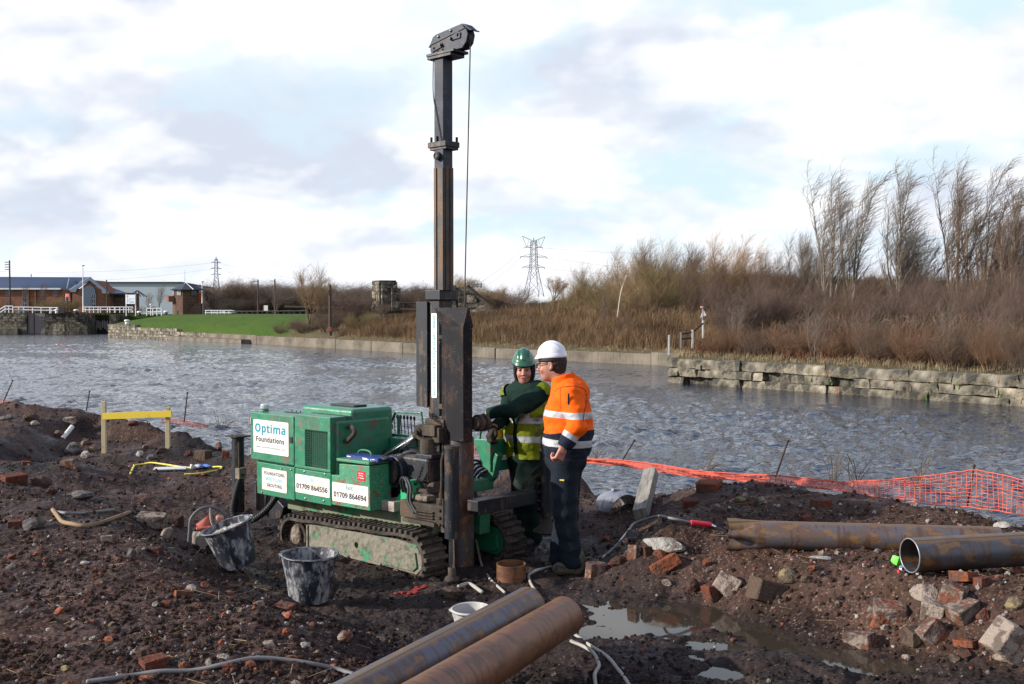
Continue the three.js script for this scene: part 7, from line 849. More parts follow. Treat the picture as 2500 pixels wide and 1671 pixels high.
  mesh('collar', uvm(nets(col, V(-0.16, yP(965), -0.16), V(0.16, yP(915), 0.16), 0.008), 1), green, jmp);
  const pants = (p) => smin(smin(smin(capD(p, hpL, knL, 0.108, 0.086), capD(p, knL, anL, 0.086, 0.078), 0.02), smin(capD(p, hpR, knR, 0.108, 0.086), capD(p, knR, anR, 0.086, 0.078), 0.02), 0.03), ellD(p.x - chain[3][0].x, p.y - yP(1122), p.z, 0.15, 0.12, 0.13), 0.05) + 0.010 * n3(p.x * 8, p.y * 12, p.z * 8);
  mesh('trousers', uvm(nets((p) => smax(pants(p), yP(1321) - p.y, 0.01), V(-0.3, -0.05, -0.28), V(0.3, yP(1095), 0.28), 0.013), 1), cloth([0.006, 0.015, 0.012], [0.03, 0.035, 0.03], 0.2, 24), t);
  for (const a of [anL, anR]) { const heel = a.clone().add(V(0.01, -0.0, -0.02)), toe = a.clone().add(V(-0.07, -0.015, 0.11)), sole = -0.03; mesh('boot', uvm(nets((p) => smax(smin(capD(p, heel, toe, 0.05, 0.046), capD(p, heel, heel.clone().add(V(0, 0.1, 0)), 0.052, 0.06), 0.03), sole - p.y, 0.01), a.clone().add(V(-0.2, -0.14, -0.14)), a.clone().add(V(0.14, 0.18, 0.24)), 0.01), 2), rubber, t); }
  const skin = [0.38, 0.185, 0.135], hcol = headColor(skin, 0.55), headF = (p) => { const [x, y, z] = loc(H, hc, p); return smin(headD(x, y, z), capD(p, wor(H, hc, 0, -0.05, -0.03), neck.clone().add(V(0, -0.03, 0)), 0.056, 0.064), 0.03); };
  const gHead = nets(headF, hc.clone().add(V(-0.16, -0.2, -0.16)), hc.clone().add(V(0.16, 0.16, 0.17)), 0.0048, (p) => hcol(...loc(H, hc, p)));
  const gCore = nets((p) => { let d = torsoD(p) + 0.035; for (const [a, b, r, s] of [[shL, elL, 0.055, 0.045], [elL, wrL, 0.045, 0.032], [shR, elR, 0.055, 0.045], [elR, wrR, 0.045, 0.032], [hpL, knL, 0.075, 0.056], [knL, anL, 0.056, 0.042], [hpR, knR, 0.075, 0.056], [knR, anR, 0.056, 0.042]]) d = smin(d, capD(p, a, b, r, s), 0.03); return smin(d, capD(p, neck, chain[0][0], 0.05, 0.06), 0.03); }, V(-0.5, 0.0, -0.32), V(0.36, yP(925), 0.42), 0.016, () => skin);
  const hd = [[wrL, J(1168, 1030, 0.16), -1, V(-0.3, -0.8, -0.5), 0.55, 0.3], [wrR, J(1198, 1060, 0.17), 1, V(-0.3, -0.7, 0.3), 0.75, 0.5]].map(([w, e, mir, palm, curl, th]) => { const fr = handFrame(e.clone().sub(w), palm), D = handD(handParts(curl, th), fr, w.clone().addScaledVector(fr.y, 0.01), mir), c = w.clone().addScaledVector(fr.y, 0.075); return [D, c]; });
  mesh('body', merge([gCore, gHead, ...hd.map(([D, c]) => nets(D, ...box3(c, 0.12), 0.0046, () => skin))]), skinMat, t);
  const gm = cloth([0.035, 0.030, 0.024], [0.06, 0.045, 0.03], 0.2, 29); hd.forEach(([D, c], i) => { const g = mesh('glove', uvm(nets((p) => D(p) - 0.004, ...box3(c, 0.125), 0.0048), 2), gm, t); });
  const snood = (p) => { const [x, y, z] = loc(H, hc, p); let d = smin(ellD(x, y - 0.02, z + 0.012, 0.096, 0.122, 0.112), ellD(x, y + 0.06, z + 0.01, 0.084, 0.07, 0.082), 0.04); d = smax(d, -ellD(x, y + 0.03, z - 0.09, 0.074, 0.092, 0.10), 0.012); d = smax(d, -(y + 0.085 + 0.3 * z), 0.012); return d; };
  mesh('knit_hood', nets(snood, hc.clone().addScalar(-0.16), hc.clone().addScalar(0.16), 0.006), std({ color: lin(0.012, 0.012, 0.014), roughness: 0.95, bumpMap: clothBump, bumpScale: 0.01 }), t);
  hardHat(t, frame(V(-0.02, -0.16, 1)), wor(H, hc, 0.004, 0.062, -0.004), shellMat([0.008, 0.085, 0.042], 6, 0.1), rubber);
}
// ---------------------------------------------------------------- things lying about the site
function hit(px, py) { const d = ray(px, py); let a = 2.5 / -d.z, b = a; for (let i = 0; i < 900; i++) { b = a + 0.04; const x = d.x * b, z = d.z * b, y = EYE + d.y * b; if (y < ground(x, z)) break; a = b; } for (let i = 0; i < 14; i++) { const m = (a + b) / 2; if (EYE + d.y * m < ground(d.x * m, d.z * m)) b = m; else a = m; } return V(d.x * b, EYE + d.y * b, d.z * b); }
const onG = (x, z, up = 0) => V(x, ground(x, z) + up, z);
// --- tubes for the piles
function layTube(name, label, a, b, r, mat, extra = {}) { const d = b.clone().sub(a), L = d.length(), t = thing(name, label, 'steel tube', a, 0, null); t.quaternion.setFromUnitVectors(V(0, 1, 0), d.normalize()); if (extra.seam) { const q = extra.seam.clone().applyQuaternion(t.quaternion.clone().invert()); t.rotateY(Math.atan2(q.x, q.z) - 0.30 * 2 * Math.PI); } const g = extra.geo ? extra.geo(L) : pipeGeo(r, L); mesh('tube_wall', g, mat, t); if (extra.more) extra.more(t, L); return t; }
{
  const seam = (r) => (t, L) => mesh('weld_seam', box(0.012, L - 0.02, 0.006, r, L / 2, 0, 0.002), std({ color: lin(0.05, 0.036, 0.026), roughness: 0.8 }), t);
  const a1 = at(1378, 1506, 5.95), b1 = at(1108, 1671, 4.65), d1 = b1.clone().sub(a1).normalize(); layTube('pile_tube', 'rusty brown pile tube lying nearest the camera at the bottom', a1, a1.clone().addScaledVector(d1, 3.2), 0.11, pipeMatB, { seam: V(-0.40, 0.9, 0), more: (t, L) => mesh('end_rim', new THREE.TorusGeometry(0.108, 0.005, 8, 48).rotateX(Math.PI / 2), rustIn, t) });
  const a2 = at(1290, 1481, 6.1), b2 = at(943, 1671, 4.75), d2 = b2.clone().sub(a2).normalize(); layTube('pile_tube', 'blue grey pile tube lying behind the rusty brown one', a2, a2.clone().addScaledVector(d2, 3.2), 0.11, pipeMatA, { seam: V(0.12, 1, 0.1), more: (t, L) => mesh('end_rim', new THREE.TorusGeometry(0.108, 0.005, 8, 48).rotateX(Math.PI / 2), rustIn, t) });
  const e = at(2222, 1357, 6.74), dir = V(0.973, 0, -0.228); layTube('pile_tube', 'dark blue grey open ended tube at the right edge', e, e.clone().addScaledVector(dir, 3.4), 0.11, phy({ map: pipeTex([0.060, 0.060, 0.072], [0.050, 0.038, 0.038], true, 12.2), roughness: 0.45, metalness: 0.2 }), { seam: V(0, 1, 0.45), more: (t) => mesh('end_rim', new THREE.TorusGeometry(0.1065, 0.0045, 8, 56).rotateX(Math.PI / 2), std({ color: lin(0.24, 0.24, 0.25), metalness: 0.5, roughness: 0.4 }), t) });
  const p = at(1785, 1305, 7.85), q = at(2440, 1323, 7.62); layTube('pile_tube', 'long grey tube with a crimped fishtail end on the right bank', p, q, 0.105, pipeMatC, { seam: V(0, 1, 0.15), geo: (L) => { const g = new THREE.CylinderGeometry(0.105, 0.105, L, 72, 60, true).translate(0, L / 2, 0), P = g.attributes.position, uv = g.attributes.uv; for (let i = 0; i < P.count; i++) { const x = P.getX(i), y = P.getY(i), z = P.getZ(i), a = Math.atan2(z, x), t = smooth(0.24, 0.0, y), c = Math.pow(Math.abs(Math.cos(2 * a)), 1.4); const k = 1 - 0.80 * t * (1 - c) + 0.12 * t * c; P.setXYZ(i, x * k, y - 0.03 * t * c, z * k); uv.setY(i, y / 1.6); } g.computeVertexNormals(); const inn = g.clone(); return merge([g, inn.scale(0.95, 1, 0.95), new THREE.RingGeometry(0.099, 0.105, 48).rotateX(-Math.PI / 2).translate(0, L, 0)]); }, more: (t) => { const m = mesh('ground_patch', plate(0.09, 0.085, 0.01, 0.002), std({ color: lin(0.085, 0.07, 0.055), roughness: 0.7 }), t); } });
  { const t = scene.children.find((c) => c.name === 'pile_tube_003'); t.remove(t.children[1]); }
  const g = hit(1248, 1424); const t = thing('pipe_ring', 'short cut off ring of rusty pipe standing on the mud', 'steel tube', g.add(V(0, -0.012, -0.10)), 0.4); t.rotation.x = 0.04; mesh('tube_wall', pipeGeo(0.110, 0.135, 0.008, 48), pipeMatB, t); 
}
// --- buckets
const bucketTex = (seed) => tex(512, 512, (u, v) => { const a = fbm(u * 9, v * 11, seed, 5, 0, 0.62), b = fbm(u * 34, v * 30, seed + 3, 4, 0, 0.6), st = fbm(u * 110, v * 12, seed + 6, 3); let c = [0.018, 0.020, 0.030]; c = mixA(c, [0.13, 0.135, 0.155], smooth(-0.25, 0.3, a + 0.5 * b) * 0.8); return mixA(c, [0.32, 0.31, 0.28], smooth(0.10, 0.36, b * 0.7 + st * 0.4 + 0.45 * a) * 0.6); });
function bucket(label, pos, tilt, roll, r0, r1, h, mat, fill, seed, handle = true) {
  const t = thing('builders_bucket', label, 'bucket', pos); t.rotation.set(roll, 0, tilt, 'ZXY');
  const prof = [[0, 0], [r0 - 0.006, 0], [r0, 0.006], [lerp(r0, r1, 0.5), h * 0.5], [r1, h], [r1 + 0.012, h - 0.004], [r1 + 0.014, h + 0.006], [r1 + 0.006, h + 0.012], [r1 - 0.006, h + 0.006], [lerp(r0, r1, 0.5) - 0.006, h * 0.5], [r0 - 0.008, 0.012], [0, 0.012]];
  const g = lathe(prof, 64), P = g.attributes.position; for (let i = 0; i < P.count; i++) { const x = P.getX(i), y = P.getY(i), z = P.getZ(i), a = Math.atan2(z, x), s = smooth(0.8 * h, h, y) * Math.pow(Math.max(0, Math.cos(a - 3.3)), 24); P.setXYZ(i, x * (1 + 0.12 * s), y - 0.012 * s, z * (1 + 0.12 * s)); } g.computeVertexNormals(); mesh('bucket_shell', g, mat, t);
  mesh('rim', new THREE.TorusGeometry(r1 + 0.006, 0.007, 8, 64).rotateX(Math.PI / 2).translate(0, h + 0.004, 0), mat, t);
  if (handle) { const pts = []; for (let i = 0; i <= 16; i++) { const a = Math.PI * i / 16; pts.push(V((r1 + 0.02) * Math.cos(a), h - 0.02 - 0.02 * Math.sin(a) + 0.03, (r1 + 0.035) * Math.sin(a) * (handle === 'back' ? -1 : 1))); } mesh('handle', tube(pts, 0.004, 40, 6), galv, t); for (const s of [-1, 1]) mesh('handle_lug', box(0.022, 0.035, 0.03, s * (r1 + 0.014), h - 0.01, 0, 0.005), mat, t); }
  if (fill) { const r = rng(seed), l = []; for (let i = 0; i < 260; i++) { const a = r() * 6.283, q = (r1 - 0.03) * Math.sqrt(r()), gg = new THREE.IcosahedronGeometry(0.008 + 0.010 * r(), 0); gg.scale(1, 0.7, 0.9); gg.rotateY(r() * 6); gg.translate(q * Math.cos(a), fill + 0.012 * r(), q * Math.sin(a)); l.push(gg); } mesh('gravel_fill', [new THREE.CylinderGeometry(r1 - 0.022, r1 - 0.022, 0.01, 32).translate(0, fill - 0.004, 0), ...l], std({ color: lin(0.36, 0.32, 0.28), roughness: 0.95 }), t).userData.kind = 'stuff'; }
  return t;
}
const bMat1 = std({ map: bucketTex(2.4), roughness: 0.6 }), bMat2 = std({ map: bucketTex(7.7), roughness: 0.6 });
{ const g = hit(584, 1402); bucket('dirty black bucket leaning over and filled with pale gravel', g.add(V(-0.02, 0.045, -0.10)), 0.30, 0.10, 0.125, 0.170, 0.30, bMat1, 0.255, 5, 'back'); }
{ const g = hit(746, 1476); bucket('plaster stained black bucket standing upright before the track', g.add(V(0, -0.005, -0.11)), -0.03, 0.02, 0.132, 0.182, 0.315, bMat2, 0, 6, 'back'); }
{ const g = hit(1150, 1548); bucket('dirty white bucket half hidden behind the blue grey pile tube', g.add(V(0, -0.03, -0.09)), 0.02, 0.04, 0.095, 0.115, 0.16, std({ map: dirtTex([0.36, 0.35, 0.33], [0.12, 0.10, 0.085], 0.2, 33), roughness: 0.6 }), 0.09, 7, false); }
// --- cut-off saw
{
  const g = hit(498, 1352), t = thing('cutoff_saw', 'dusty orange petrol cut-off saw with a round wrap handle behind the tilted bucket', 'power saw', g.add(V(0, 0, -0.1)), 0.25), dust = std({ map: dirtTex([0.22, 0.19, 0.16], [0.12, 0.10, 0.085], 0.2, 41), roughness: 0.8 }), red = std({ map: dirtTex([0.42, 0.085, 0.05], [0.24, 0.17, 0.14], 0.22, 43), roughness: 0.6 });
  mesh('wrap_handle', capped([V(-0.05, 0.02, 0.05), V(-0.13, 0.05, 0.05), V(-0.135, 0.17, 0.04), V(-0.12, 0.27, 0.03), V(-0.05, 0.335, 0.02), V(0.05, 0.335, 0.0), V(0.125, 0.28, 0.0), V(0.14, 0.19, 0.0), V(0.13, 0.13, 0.0)], 0.012, 60, 10), std({ color: lin(0.09, 0.09, 0.095), roughness: 0.6 }), t);
  mesh('engine_body', [new RoundedBoxGeometry(0.19, 0.12, 0.13, 3, 0.03).translate(-0.02, 0.11, 0.03), new THREE.CylinderGeometry(0.055, 0.06, 0.07, 22).rotateX(Math.PI / 2).translate(-0.03, 0.115, 0.105)], dust, t);
  mesh('starter_cover', [new THREE.CylinderGeometry(0.05, 0.05, 0.03, 24).rotateX(Math.PI / 2).translate(-0.03, 0.115, 0.15)], dust, t);
  const cov = new THREE.ConeGeometry(0.072, 0.11, 20); cov.scale(1, 1, 0.8); cov.rotateZ(-0.35); mesh('air_filter_cover', cov.translate(-0.005, 0.245, 0.03), red, t); mesh('cover_base', new RoundedBoxGeometry(0.13, 0.02, 0.1, 2, 0.008).rotateZ(0.1).translate(-0.02, 0.195, 0.04), red, t);
  const gd = new RoundedBoxGeometry(0.07, 0.19, 0.07, 3, 0.025); gd.rotateZ(-0.25); mesh('blade_guard', gd.translate(0.075, 0.19, 0.03), std({ map: dirtTex([0.40, 0.17, 0.12], [0.30, 0.24, 0.2], 0.3, 47), roughness: 0.6 }), t); mesh('guard_band', box(0.10, 0.012, 0.08, 0.075, 0.19, 0.035, 0.004, 0, 0, 0.12), dust, t);
  mesh('rear_handle', capped([V(0.02, 0.33, 0.02), V(0.03, 0.24, 0.06), V(0.06, 0.17, 0.08)], 0.010, 16, 8), dust, t); mesh('cutting_disc', new THREE.CylinderGeometry(0.10, 0.10, 0.006, 40).rotateX(Math.PI / 2).rotateY(0.9).translate(0.055, 0.07, 0.06), blackSteel, t); mesh('foot', [box(0.16, 0.02, 0.09, -0.05, 0.012, 0.03, 0.006), box(0.03, 0.05, 0.03, -0.08, 0.03, 0.05, 0.006)], dust, t); mesh('fuel_cap', new THREE.CylinderGeometry(0.02, 0.02, 0.02, 14).translate(-0.09, 0.18, 0.05), rubber, t);
}
// --- profile board, rods and netting
{
  const a = at(254, 1110, 14.1), b = at(410, 1116, 13.9), t = thing('profile_board', 'yellow setting out board nailed across two wooden stakes', 'setting out board'), stake = std({ map: dirtTex([0.42, 0.36, 0.22], [0.30, 0.25, 0.16], 0.2, 51), roughness: 0.85 }), ya = at(256, 981, 14.1).y, yb = at(411, 995, 13.9).y;
  for (const [p, y] of [[a, ya], [b, yb]]) mesh('stake', uvm(box(0.055, y - p.y + 0.25, 0.05, p.x, (y + p.y) / 2 - 0.12, p.z, 0.004), 1), stake, t);
  const l = at(250, 1017, 14.02), r = at(419, 1011, 13.84), c = l.clone().add(r).multiplyScalar(0.5), m = mesh('board', uvm(box(l.distanceTo(r), 0.085, 0.022, 0, 0, 0, 0.003), 1), std({ map: dirtTex([0.50, 0.36, 0.02], [0.30, 0.24, 0.06], 0.1, 53), roughness: 0.7 }), t); m.position.copy(c); m.rotation.set(0, Math.atan2(-(r.z - l.z), r.x - l.x), Math.asin((r.y - l.y) / l.distanceTo(r))); 
}
const rodMat = std({ color: lin(0.05, 0.03, 0.024), roughness: 0.8 });
for (const [x0, y0, x1, y1, z, lab] of [[218, 956, 210, 1004, 15.6, 'thin steel pin at the crest left of the yellow board'], [457, 960, 449, 1032, 14.2, 'thin steel pin behind the right stake of the yellow board'], [30, 930, 6, 985, 16.6, 'thin leaning steel pin at the left edge'], [1549, 1076, 1520, 1124, 11, 'thin steel pin leaning right of the man in orange'], [1924, 1078, 1893, 1168, 9.8, 'thin steel pin with a knob leaning over the netting'], [2379, 1138, 2362, 1236, 9.0, 'steel pin holding up the highest point of the netting']]) { const t = thing('steel_pin', lab, 'steel pin'); mesh('pin', rod(at(x1, y1, z), at(x0, y0, z), 0.009, 0.008, 6), rodMat, t); mesh('pin_head', new THREE.SphereGeometry(0.014, 8, 6).translate(...at(x0, y0, z).toArray()), rodMat, t); }
const netMat = std({ color: lin(0.62, 0.10, 0.052), roughness: 0.6, side: THREE.DoubleSide });
function net(label, top, bot, zf, rows, seed) {
  const t = thing('safety_netting', label, 'netting'), r = rng(seed), x0 = top[0][0], x1 = top[top.length - 1][0]; const P = (x, s) => { const z = zf(x) + 0.10 * Math.sin(s * 5 + x * 0.03) * (1 - s) + 0.05 * n3(x * 0.03, s * 3, seed), sag = s + 0.05 * n3(x * 0.05, s * 4, seed + 3); return at(x + 10 * (1 - s) * n3(x * 0.02, 1, seed), lerp(poly1(bot, x), poly1(top, x), clamp(sag)), z); };
  const bars = [], pxStep = 0.046 * FP / zf((x0 + x1) / 2), n = Math.floor((x1 - x0) / pxStep); for (let i = 0; i <= n; i++) { const x = x0 + i * pxStep; for (let k = 0; k < rows; k++) bars.push(rod(P(x, k / rows), P(x, (k + 1) / rows), 0.0025, 0.0025, 4, true)); }
  mesh('upright_strands', bars, netMat, t).userData.kind = 'stuff'; for (let k = 0; k <= rows; k++) { const pts = []; for (let i = 0; i <= n; i += 1) pts.push(P(x0 + i * pxStep, k / rows)); mesh('long_strand', tube(pts, k === 0 || k === rows ? 0.0045 : 0.0027, n * 2, 4), netMat, t); } return t;
}
net('orange mesh netting sagging along the water edge on the right', [[1428, 1121], [1500, 1122], [1600, 1133], [1700, 1150], [1810, 1158], [1900, 1161], [2053, 1177], [2156, 1173], [2284, 1160], [2378, 1147], [2440, 1158], [2520, 1177]], [[1428, 1131], [1500, 1136], [1600, 1152], [1700, 1166], [1810, 1175], [1900, 1183], [2053, 1199], [2156, 1217], [2284, 1234], [2360, 1238], [2520, 1260]], (x) => poly1([[1428, 11.3], [1700, 10.2], [1900, 9.7], [2053, 9.35], [2284, 9.0], [2378, 8.85], [2520, 8.5]], x), 10, 3);
net('orange mesh netting slumped on the crest at the left edge', [[-30, 966], [0, 975], [40, 983], [92, 995]], [[-30, 1000], [0, 1002], [40, 1002], [92, 999]], () => 16.3, 7, 5);
net('orange mesh netting lying behind the yellow setting out board', [[395, 1024], [430, 1024], [470, 1031], [512, 1041]], [[395, 1032], [430, 1036], [470, 1042], [512, 1046]], () => 14.0, 4, 7);
net('orange mesh netting glimpsed between the mast and the operator', [[1160, 1076], [1200, 1088], [1260, 1100]], [[1160, 1118], [1200, 1122], [1260, 1126]], () => 11.7, 8, 8);
// --- timber, pipe saddle, rubbish
{ const a = hit(1566, 1268), b = at(1592, 1166, -a.z + 0.85), d = b.clone().sub(a), L = d.length(), t = thing('timber_baulk', 'grey weathered timber baulk leaning up the right bank', 'timber', a.clone().add(V(0, 0.02, 0))); t.quaternion.setFromRotationMatrix(new THREE.Matrix4().lookAt(a, b, V(-0.25, 1, 0))); mesh('timber', uvm(rough(new THREE.BoxGeometry(0.125, 0.10, L, 3, 3, 14).translate(0, 0.03, -L / 2), 0.006, 9), 1), std({ map: tex(256, 512, (u, v) => { const k = 0.20 * (1 + 0.5 * fbm(u * 30, v * 3, 2, 4, 0) + 0.2 * n3(u * 9, v * 40, 2)); return [k, k * 0.92, k * 0.78]; }), roughness: 0.9 }), t); }
{ const g = hit(1508, 1252), t = thing('pipe_saddle', 'grey steel half pipe saddle with a small bracket on top', 'steel fitting', g.add(V(0, 0.01, -0.12)), 0.5), sd = phy({ map: steelTex([0.17, 0.18, 0.205], [0.12, 0.10, 0.085], 0.15, 15), roughness: 0.4, metalness: 0.35 }), f = (th, z) => { const r = 0.14 + 0.03 * Math.sin(Math.PI * z); return V(-r * Math.cos(th) * 1.1, r * Math.sin(th) * 1.15 * (0.85 + 0.15 * z), (z - 0.5) * 0.24 * (1 + 0.4 * Math.sin(th))); }; const pos = [], idx = [], nu = 28, nv = 10; for (const s of [0, 1]) for (let j = 0; j <= nv; j++) for (let i = 0; i <= nu; i++) { const p = f(Math.PI * i / nu, j / nv); pos.push(p.x * (1 - 0.04 * s), p.y * (1 - 0.04 * s), p.z); } for (const s of [0, 1]) for (let j = 0; j < nv; j++) for (let i = 0; i < nu; i++) { const a = s * (nu + 1) * (nv + 1) + j * (nu + 1) + i, b = a + nu + 1; s ? idx.push(a, a + 1, b, b, a + 1, b + 1) : idx.push(a, b, a + 1, a + 1, b, b + 1); } const gg = new THREE.BufferGeometry(); gg.setAttribute('position', new THREE.Float32BufferAttribute(pos, 3)); gg.setIndex(idx); gg.computeVertexNormals(); mesh('shell', uvm(gg, 1), sd, t); mesh('bracket', box(0.12, 0.02, 0.035, -0.01, 0.182, 0.02, 0.004, 0, 0.2, -0.2), sd, t); }
{ const g = hit(2197, 1378), t = thing('green_packet', 'bright green crumpled packet by the open tube end', 'litter', g.add(V(0, 0.015, 0)), 0.4); const p = rough(new THREE.BoxGeometry(0.085, 0.05, 0.05, 6, 4, 4), 0.012, 26); p.rotateZ(-0.35); mesh('packet', p, std({ color: lin(0.10, 0.50, 0.04), roughness: 0.35 }), t); mesh('label_strip', rough(box(0.04, 0.012, 0.004, 0.01, 0.01, 0.03, 0, 0, 0, -0.4), 0.002, 20), std({ color: lin(0.5, 0.6, 0.5) }), t); }
{ const g = hit(2196, 1406), t = thing('spray_can', 'blue and silver spray can lying under the open tube end', 'can', g.add(V(0.03, 0.03, -0.02))); t.rotation.set(-0.1, 0.5, -1.50, 'YXZ'); mesh('can_body', new THREE.CylinderGeometry(0.032, 0.032, 0.14, 24).translate(0, 0.07, 0), phy({ color: lin(0.02, 0.025, 0.16), roughness: 0.25, metalness: 0.3 }), t); mesh('can_band', new THREE.CylinderGeometry(0.0324, 0.0324, 0.02, 24).translate(0, 0.02, 0), std({ color: lin(0.4, 0.42, 0.55), roughness: 0.3 }), t); mesh('can_shoulder', lathe([[0.032, 0], [0.03, -0.012], [0.018, -0.022], [0.018, -0.03], [0, -0.03]], 22), chrome, t); mesh('nozzle', new THREE.CylinderGeometry(0.011, 0.011, 0.014, 14).translate(0, -0.036, 0), std({ color: lin(0.45, 0.04, 0.05) }), t); }
{ const a = hit(152, 1071), b = at(176, 1042, -a.z + 0.2), t = thing('white_tube', 'white plastic tube stub leaning among the stones on the left', 'plastic tube'); mesh('tube_wall', rod(a, b, 0.033, 0.033, 14), std({ color: lin(0.55, 0.54, 0.50), roughness: 0.5 }), t); }
{ const g = hit(415, 1147), t = thing('white_board', 'thin white board lying flat on the mud', 'board', g, 0.2); mesh('board', box(0.36, 0.015, 0.16, 0, 0.012, 0, 0.003, 0.03), std({ color: lin(0.50, 0.49, 0.48), roughness: 0.7 }), t); }
{ const g = hit(497, 1143), t = thing('blue_sack', 'crumpled blue and white plastic sack on the mud', 'litter', g, 0.3); const p = rough(new THREE.BoxGeometry(0.17, 0.025, 0.09, 10, 3, 6), 0.03, 18); mesh('sack', p.translate(0, 0.02, 0), std({ color: lin(0.10, 0.18, 0.42), roughness: 0.45 }), t); mesh('white_fold', rough(new THREE.BoxGeometry(0.09, 0.03, 0.07, 6, 3, 5), 0.03, 20).translate(-0.10, 0.02, 0.02), std({ color: lin(0.45, 0.43, 0.42), roughness: 0.6 }), t); }
function lay(name, label, cat, px, r, mat, lift = 0, n = 60) { const pts = px.map(([x, y, up = 0]) => hit(x, y).add(V(0, r * 0.8 + lift + up, 0))), t = thing(name, label, cat); mesh('strand', capped(pts, r, n, 8), mat, t); return t; }
const yel = std({ color: lin(0.60, 0.50, 0.06), roughness: 0.6 }), paleHose = std({ map: dirtTex([0.30, 0.28, 0.24], [0.12, 0.10, 0.085], 0.15, 61), roughness: 0.7 }), greyHose = std({ color: lin(0.15, 0.14, 0.135), roughness: 0.6 }), stickM = std({ map: dirtTex([0.24, 0.165, 0.10], [0.12, 0.08, 0.05], 0.2, 63), roughness: 0.9 });
lay('yellow_tape', 'yellow tape trailing round the white board on the left', 'tape', [[318, 1160], [326, 1143], [335, 1138], [352, 1136], [365, 1133], [395, 1136], [440, 1143], [470, 1146]], 0.011, yel, 0.004, 70); lay('yellow_tape', 'yellow tape end lying right of the blue sack', 'tape', [[452, 1161], [480, 1160], [515, 1154], [535, 1150], [540, 1143], [520, 1143]], 0.010, yel, 0.004, 50);
lay('bent_root', 'pale bent root lying in a curve on the red soil', 'root', [[128, 1252], [140, 1268], [152, 1282], [180, 1288], [205, 1292], [240, 1286], [280, 1272], [316, 1258]], 0.016, stickM, 0.01, 60); lay('old_hose', 'dark thin hose lying behind the pale bent root', 'hose', [[132, 1254], [160, 1257], [200, 1258], [240, 1253], [278, 1249]], 0.014, greyHose, 0.0, 40);
lay('grey_cable', 'grey cable snaking across the bottom left of the ground', 'cable', [[215, 1671], [262, 1665], [330, 1655], [390, 1646], [470, 1644], [540, 1630], [620, 1614], [690, 1617], [760, 1627], [820, 1640], [860, 1652]], 0.011, greyHose, 0.002, 90);
lay('pale_hose', 'pale hose running from the tube end to the bottom, outer one', 'hose', [[1402, 1552], [1440, 1580], [1480, 1606], [1510, 1640], [1545, 1690]], 0.011, paleHose, 0, 50); lay('pale_hose', 'pale hose curling to the bottom beside the outer one', 'hose', [[1395, 1570], [1425, 1583], [1450, 1600], [1462, 1625], [1452, 1655], [1456, 1690]], 0.011, paleHose, 0, 50);
lay('muddy_hose', 'muddy hose from the boots of the man in orange to the tubes', 'hose', [[1345, 1388], [1310, 1398], [1292, 1408], [1294, 1424], [1306, 1446], [1326, 1474]], 0.011, paleHose, 0.004, 50); lay('muddy_hose', 'muddy hose arching up beside the casing tube foot', 'hose', [[1127, 1385], [1140, 1345, 0.12], [1148, 1338, 0.16], [1160, 1350, 0.12], [1175, 1380], [1195, 1415], [1232, 1450]], 0.010, paleHose, 0.0, 60); lay('short_tube', 'short pale tube with a wire lying behind the white bucket', 'tube', [[1120, 1440], [1143, 1433], [1176, 1453]], 0.014, paleHose, 0.01, 16);
{ const t = lay('welding_lead', 'grey lead with a red grip arching over the right bank', 'cable', [[1472, 1366], [1505, 1342, 0.02], [1530, 1324, 0.06], [1555, 1304, 0.09], [1590, 1290, 0.08], [1640, 1285, 0.05], [1688, 1286, 0.02]], 0.011, greyHose, 0, 70); const a = hit(1687, 1286).add(V(0, 0.03, 0)), b = hit(1735, 1290).add(V(0, 0.025, 0)), c = hit(1775, 1304).add(V(0, 0.02, 0)); mesh('red_grip', rod(a, b, 0.021, 0.021, 14), std({ color: lin(0.55, 0.02, 0.04), roughness: 0.45 }), t); mesh('plug', rod(b, b.clone().lerp(c, 0.35), 0.013, 0.009, 10), chrome, t); mesh('wire', rod(b.clone().lerp(c, 0.3), c, 0.004, 0.003, 6), blackIron, t); }
{ const r = rng(91), l = []; for (let i = 0; i < 26; i++) { const u = r(), p = hit(lerp(965, 1040, u) + 8 * (r() - 0.5), 1445 + 9 * Math.sin(u * 5) + 10 * (r() - 0.5)), g = rough(new THREE.IcosahedronGeometry(0.007 + 0.010 * r(), 1), 0.004, 40, i); g.scale(1.3, 0.5, 1); l.push(g.translate(p.x, p.y + 0.003, p.z)); } tag(mesh('red_paint_mark', l, std({ color: lin(0.20, 0.014, 0.014), roughness: 0.7 })), 'red spray paint mark on the crumbs of soil by the near track', 'paint mark', null, 'stuff'); }
// --- weeds on the crest
for (const [x, y, h, z, lab] of [[2030, 1178, 90, 9.6, 'dead weed stems over the netting, left clump'], [2085, 1188, 80, 9.4, 'dead weed stems over the netting, right clump'], [2240, 1200, 100, 9.2, 'dead weed caught in the middle of the netting'], [1725, 1160, 60, 10.3, 'dead weed tuft where the netting dips'], [1462, 1128, 60, 11.3, 'dead weed stems just right of the man in orange'], [540, 1046, 40, 14, 'dry weed tuft on the crest left of the engine doors']]) { const r = rng(x), t = thing('dead_weed', lab, 'weed'), l = []; for (let i = 0; i < 9; i++) { const a = at(x + 26 * (r() - 0.5), y, z + (r() - 0.5) * 0.3), b = at(x + 70 * (r() - 0.35), y - h * (0.3 + 0.8 * r()), z); l.push(tube([a, a.clone().lerp(b, 0.5).add(V(0.03 * (r() - 0.5), 0.03, 0)), b], 0.003, 8, 4)); } mesh('stem', l, std({ color: lin(0.12, 0.085, 0.05), roughness: 0.9 }), t).userData.kind = 'stuff'; }
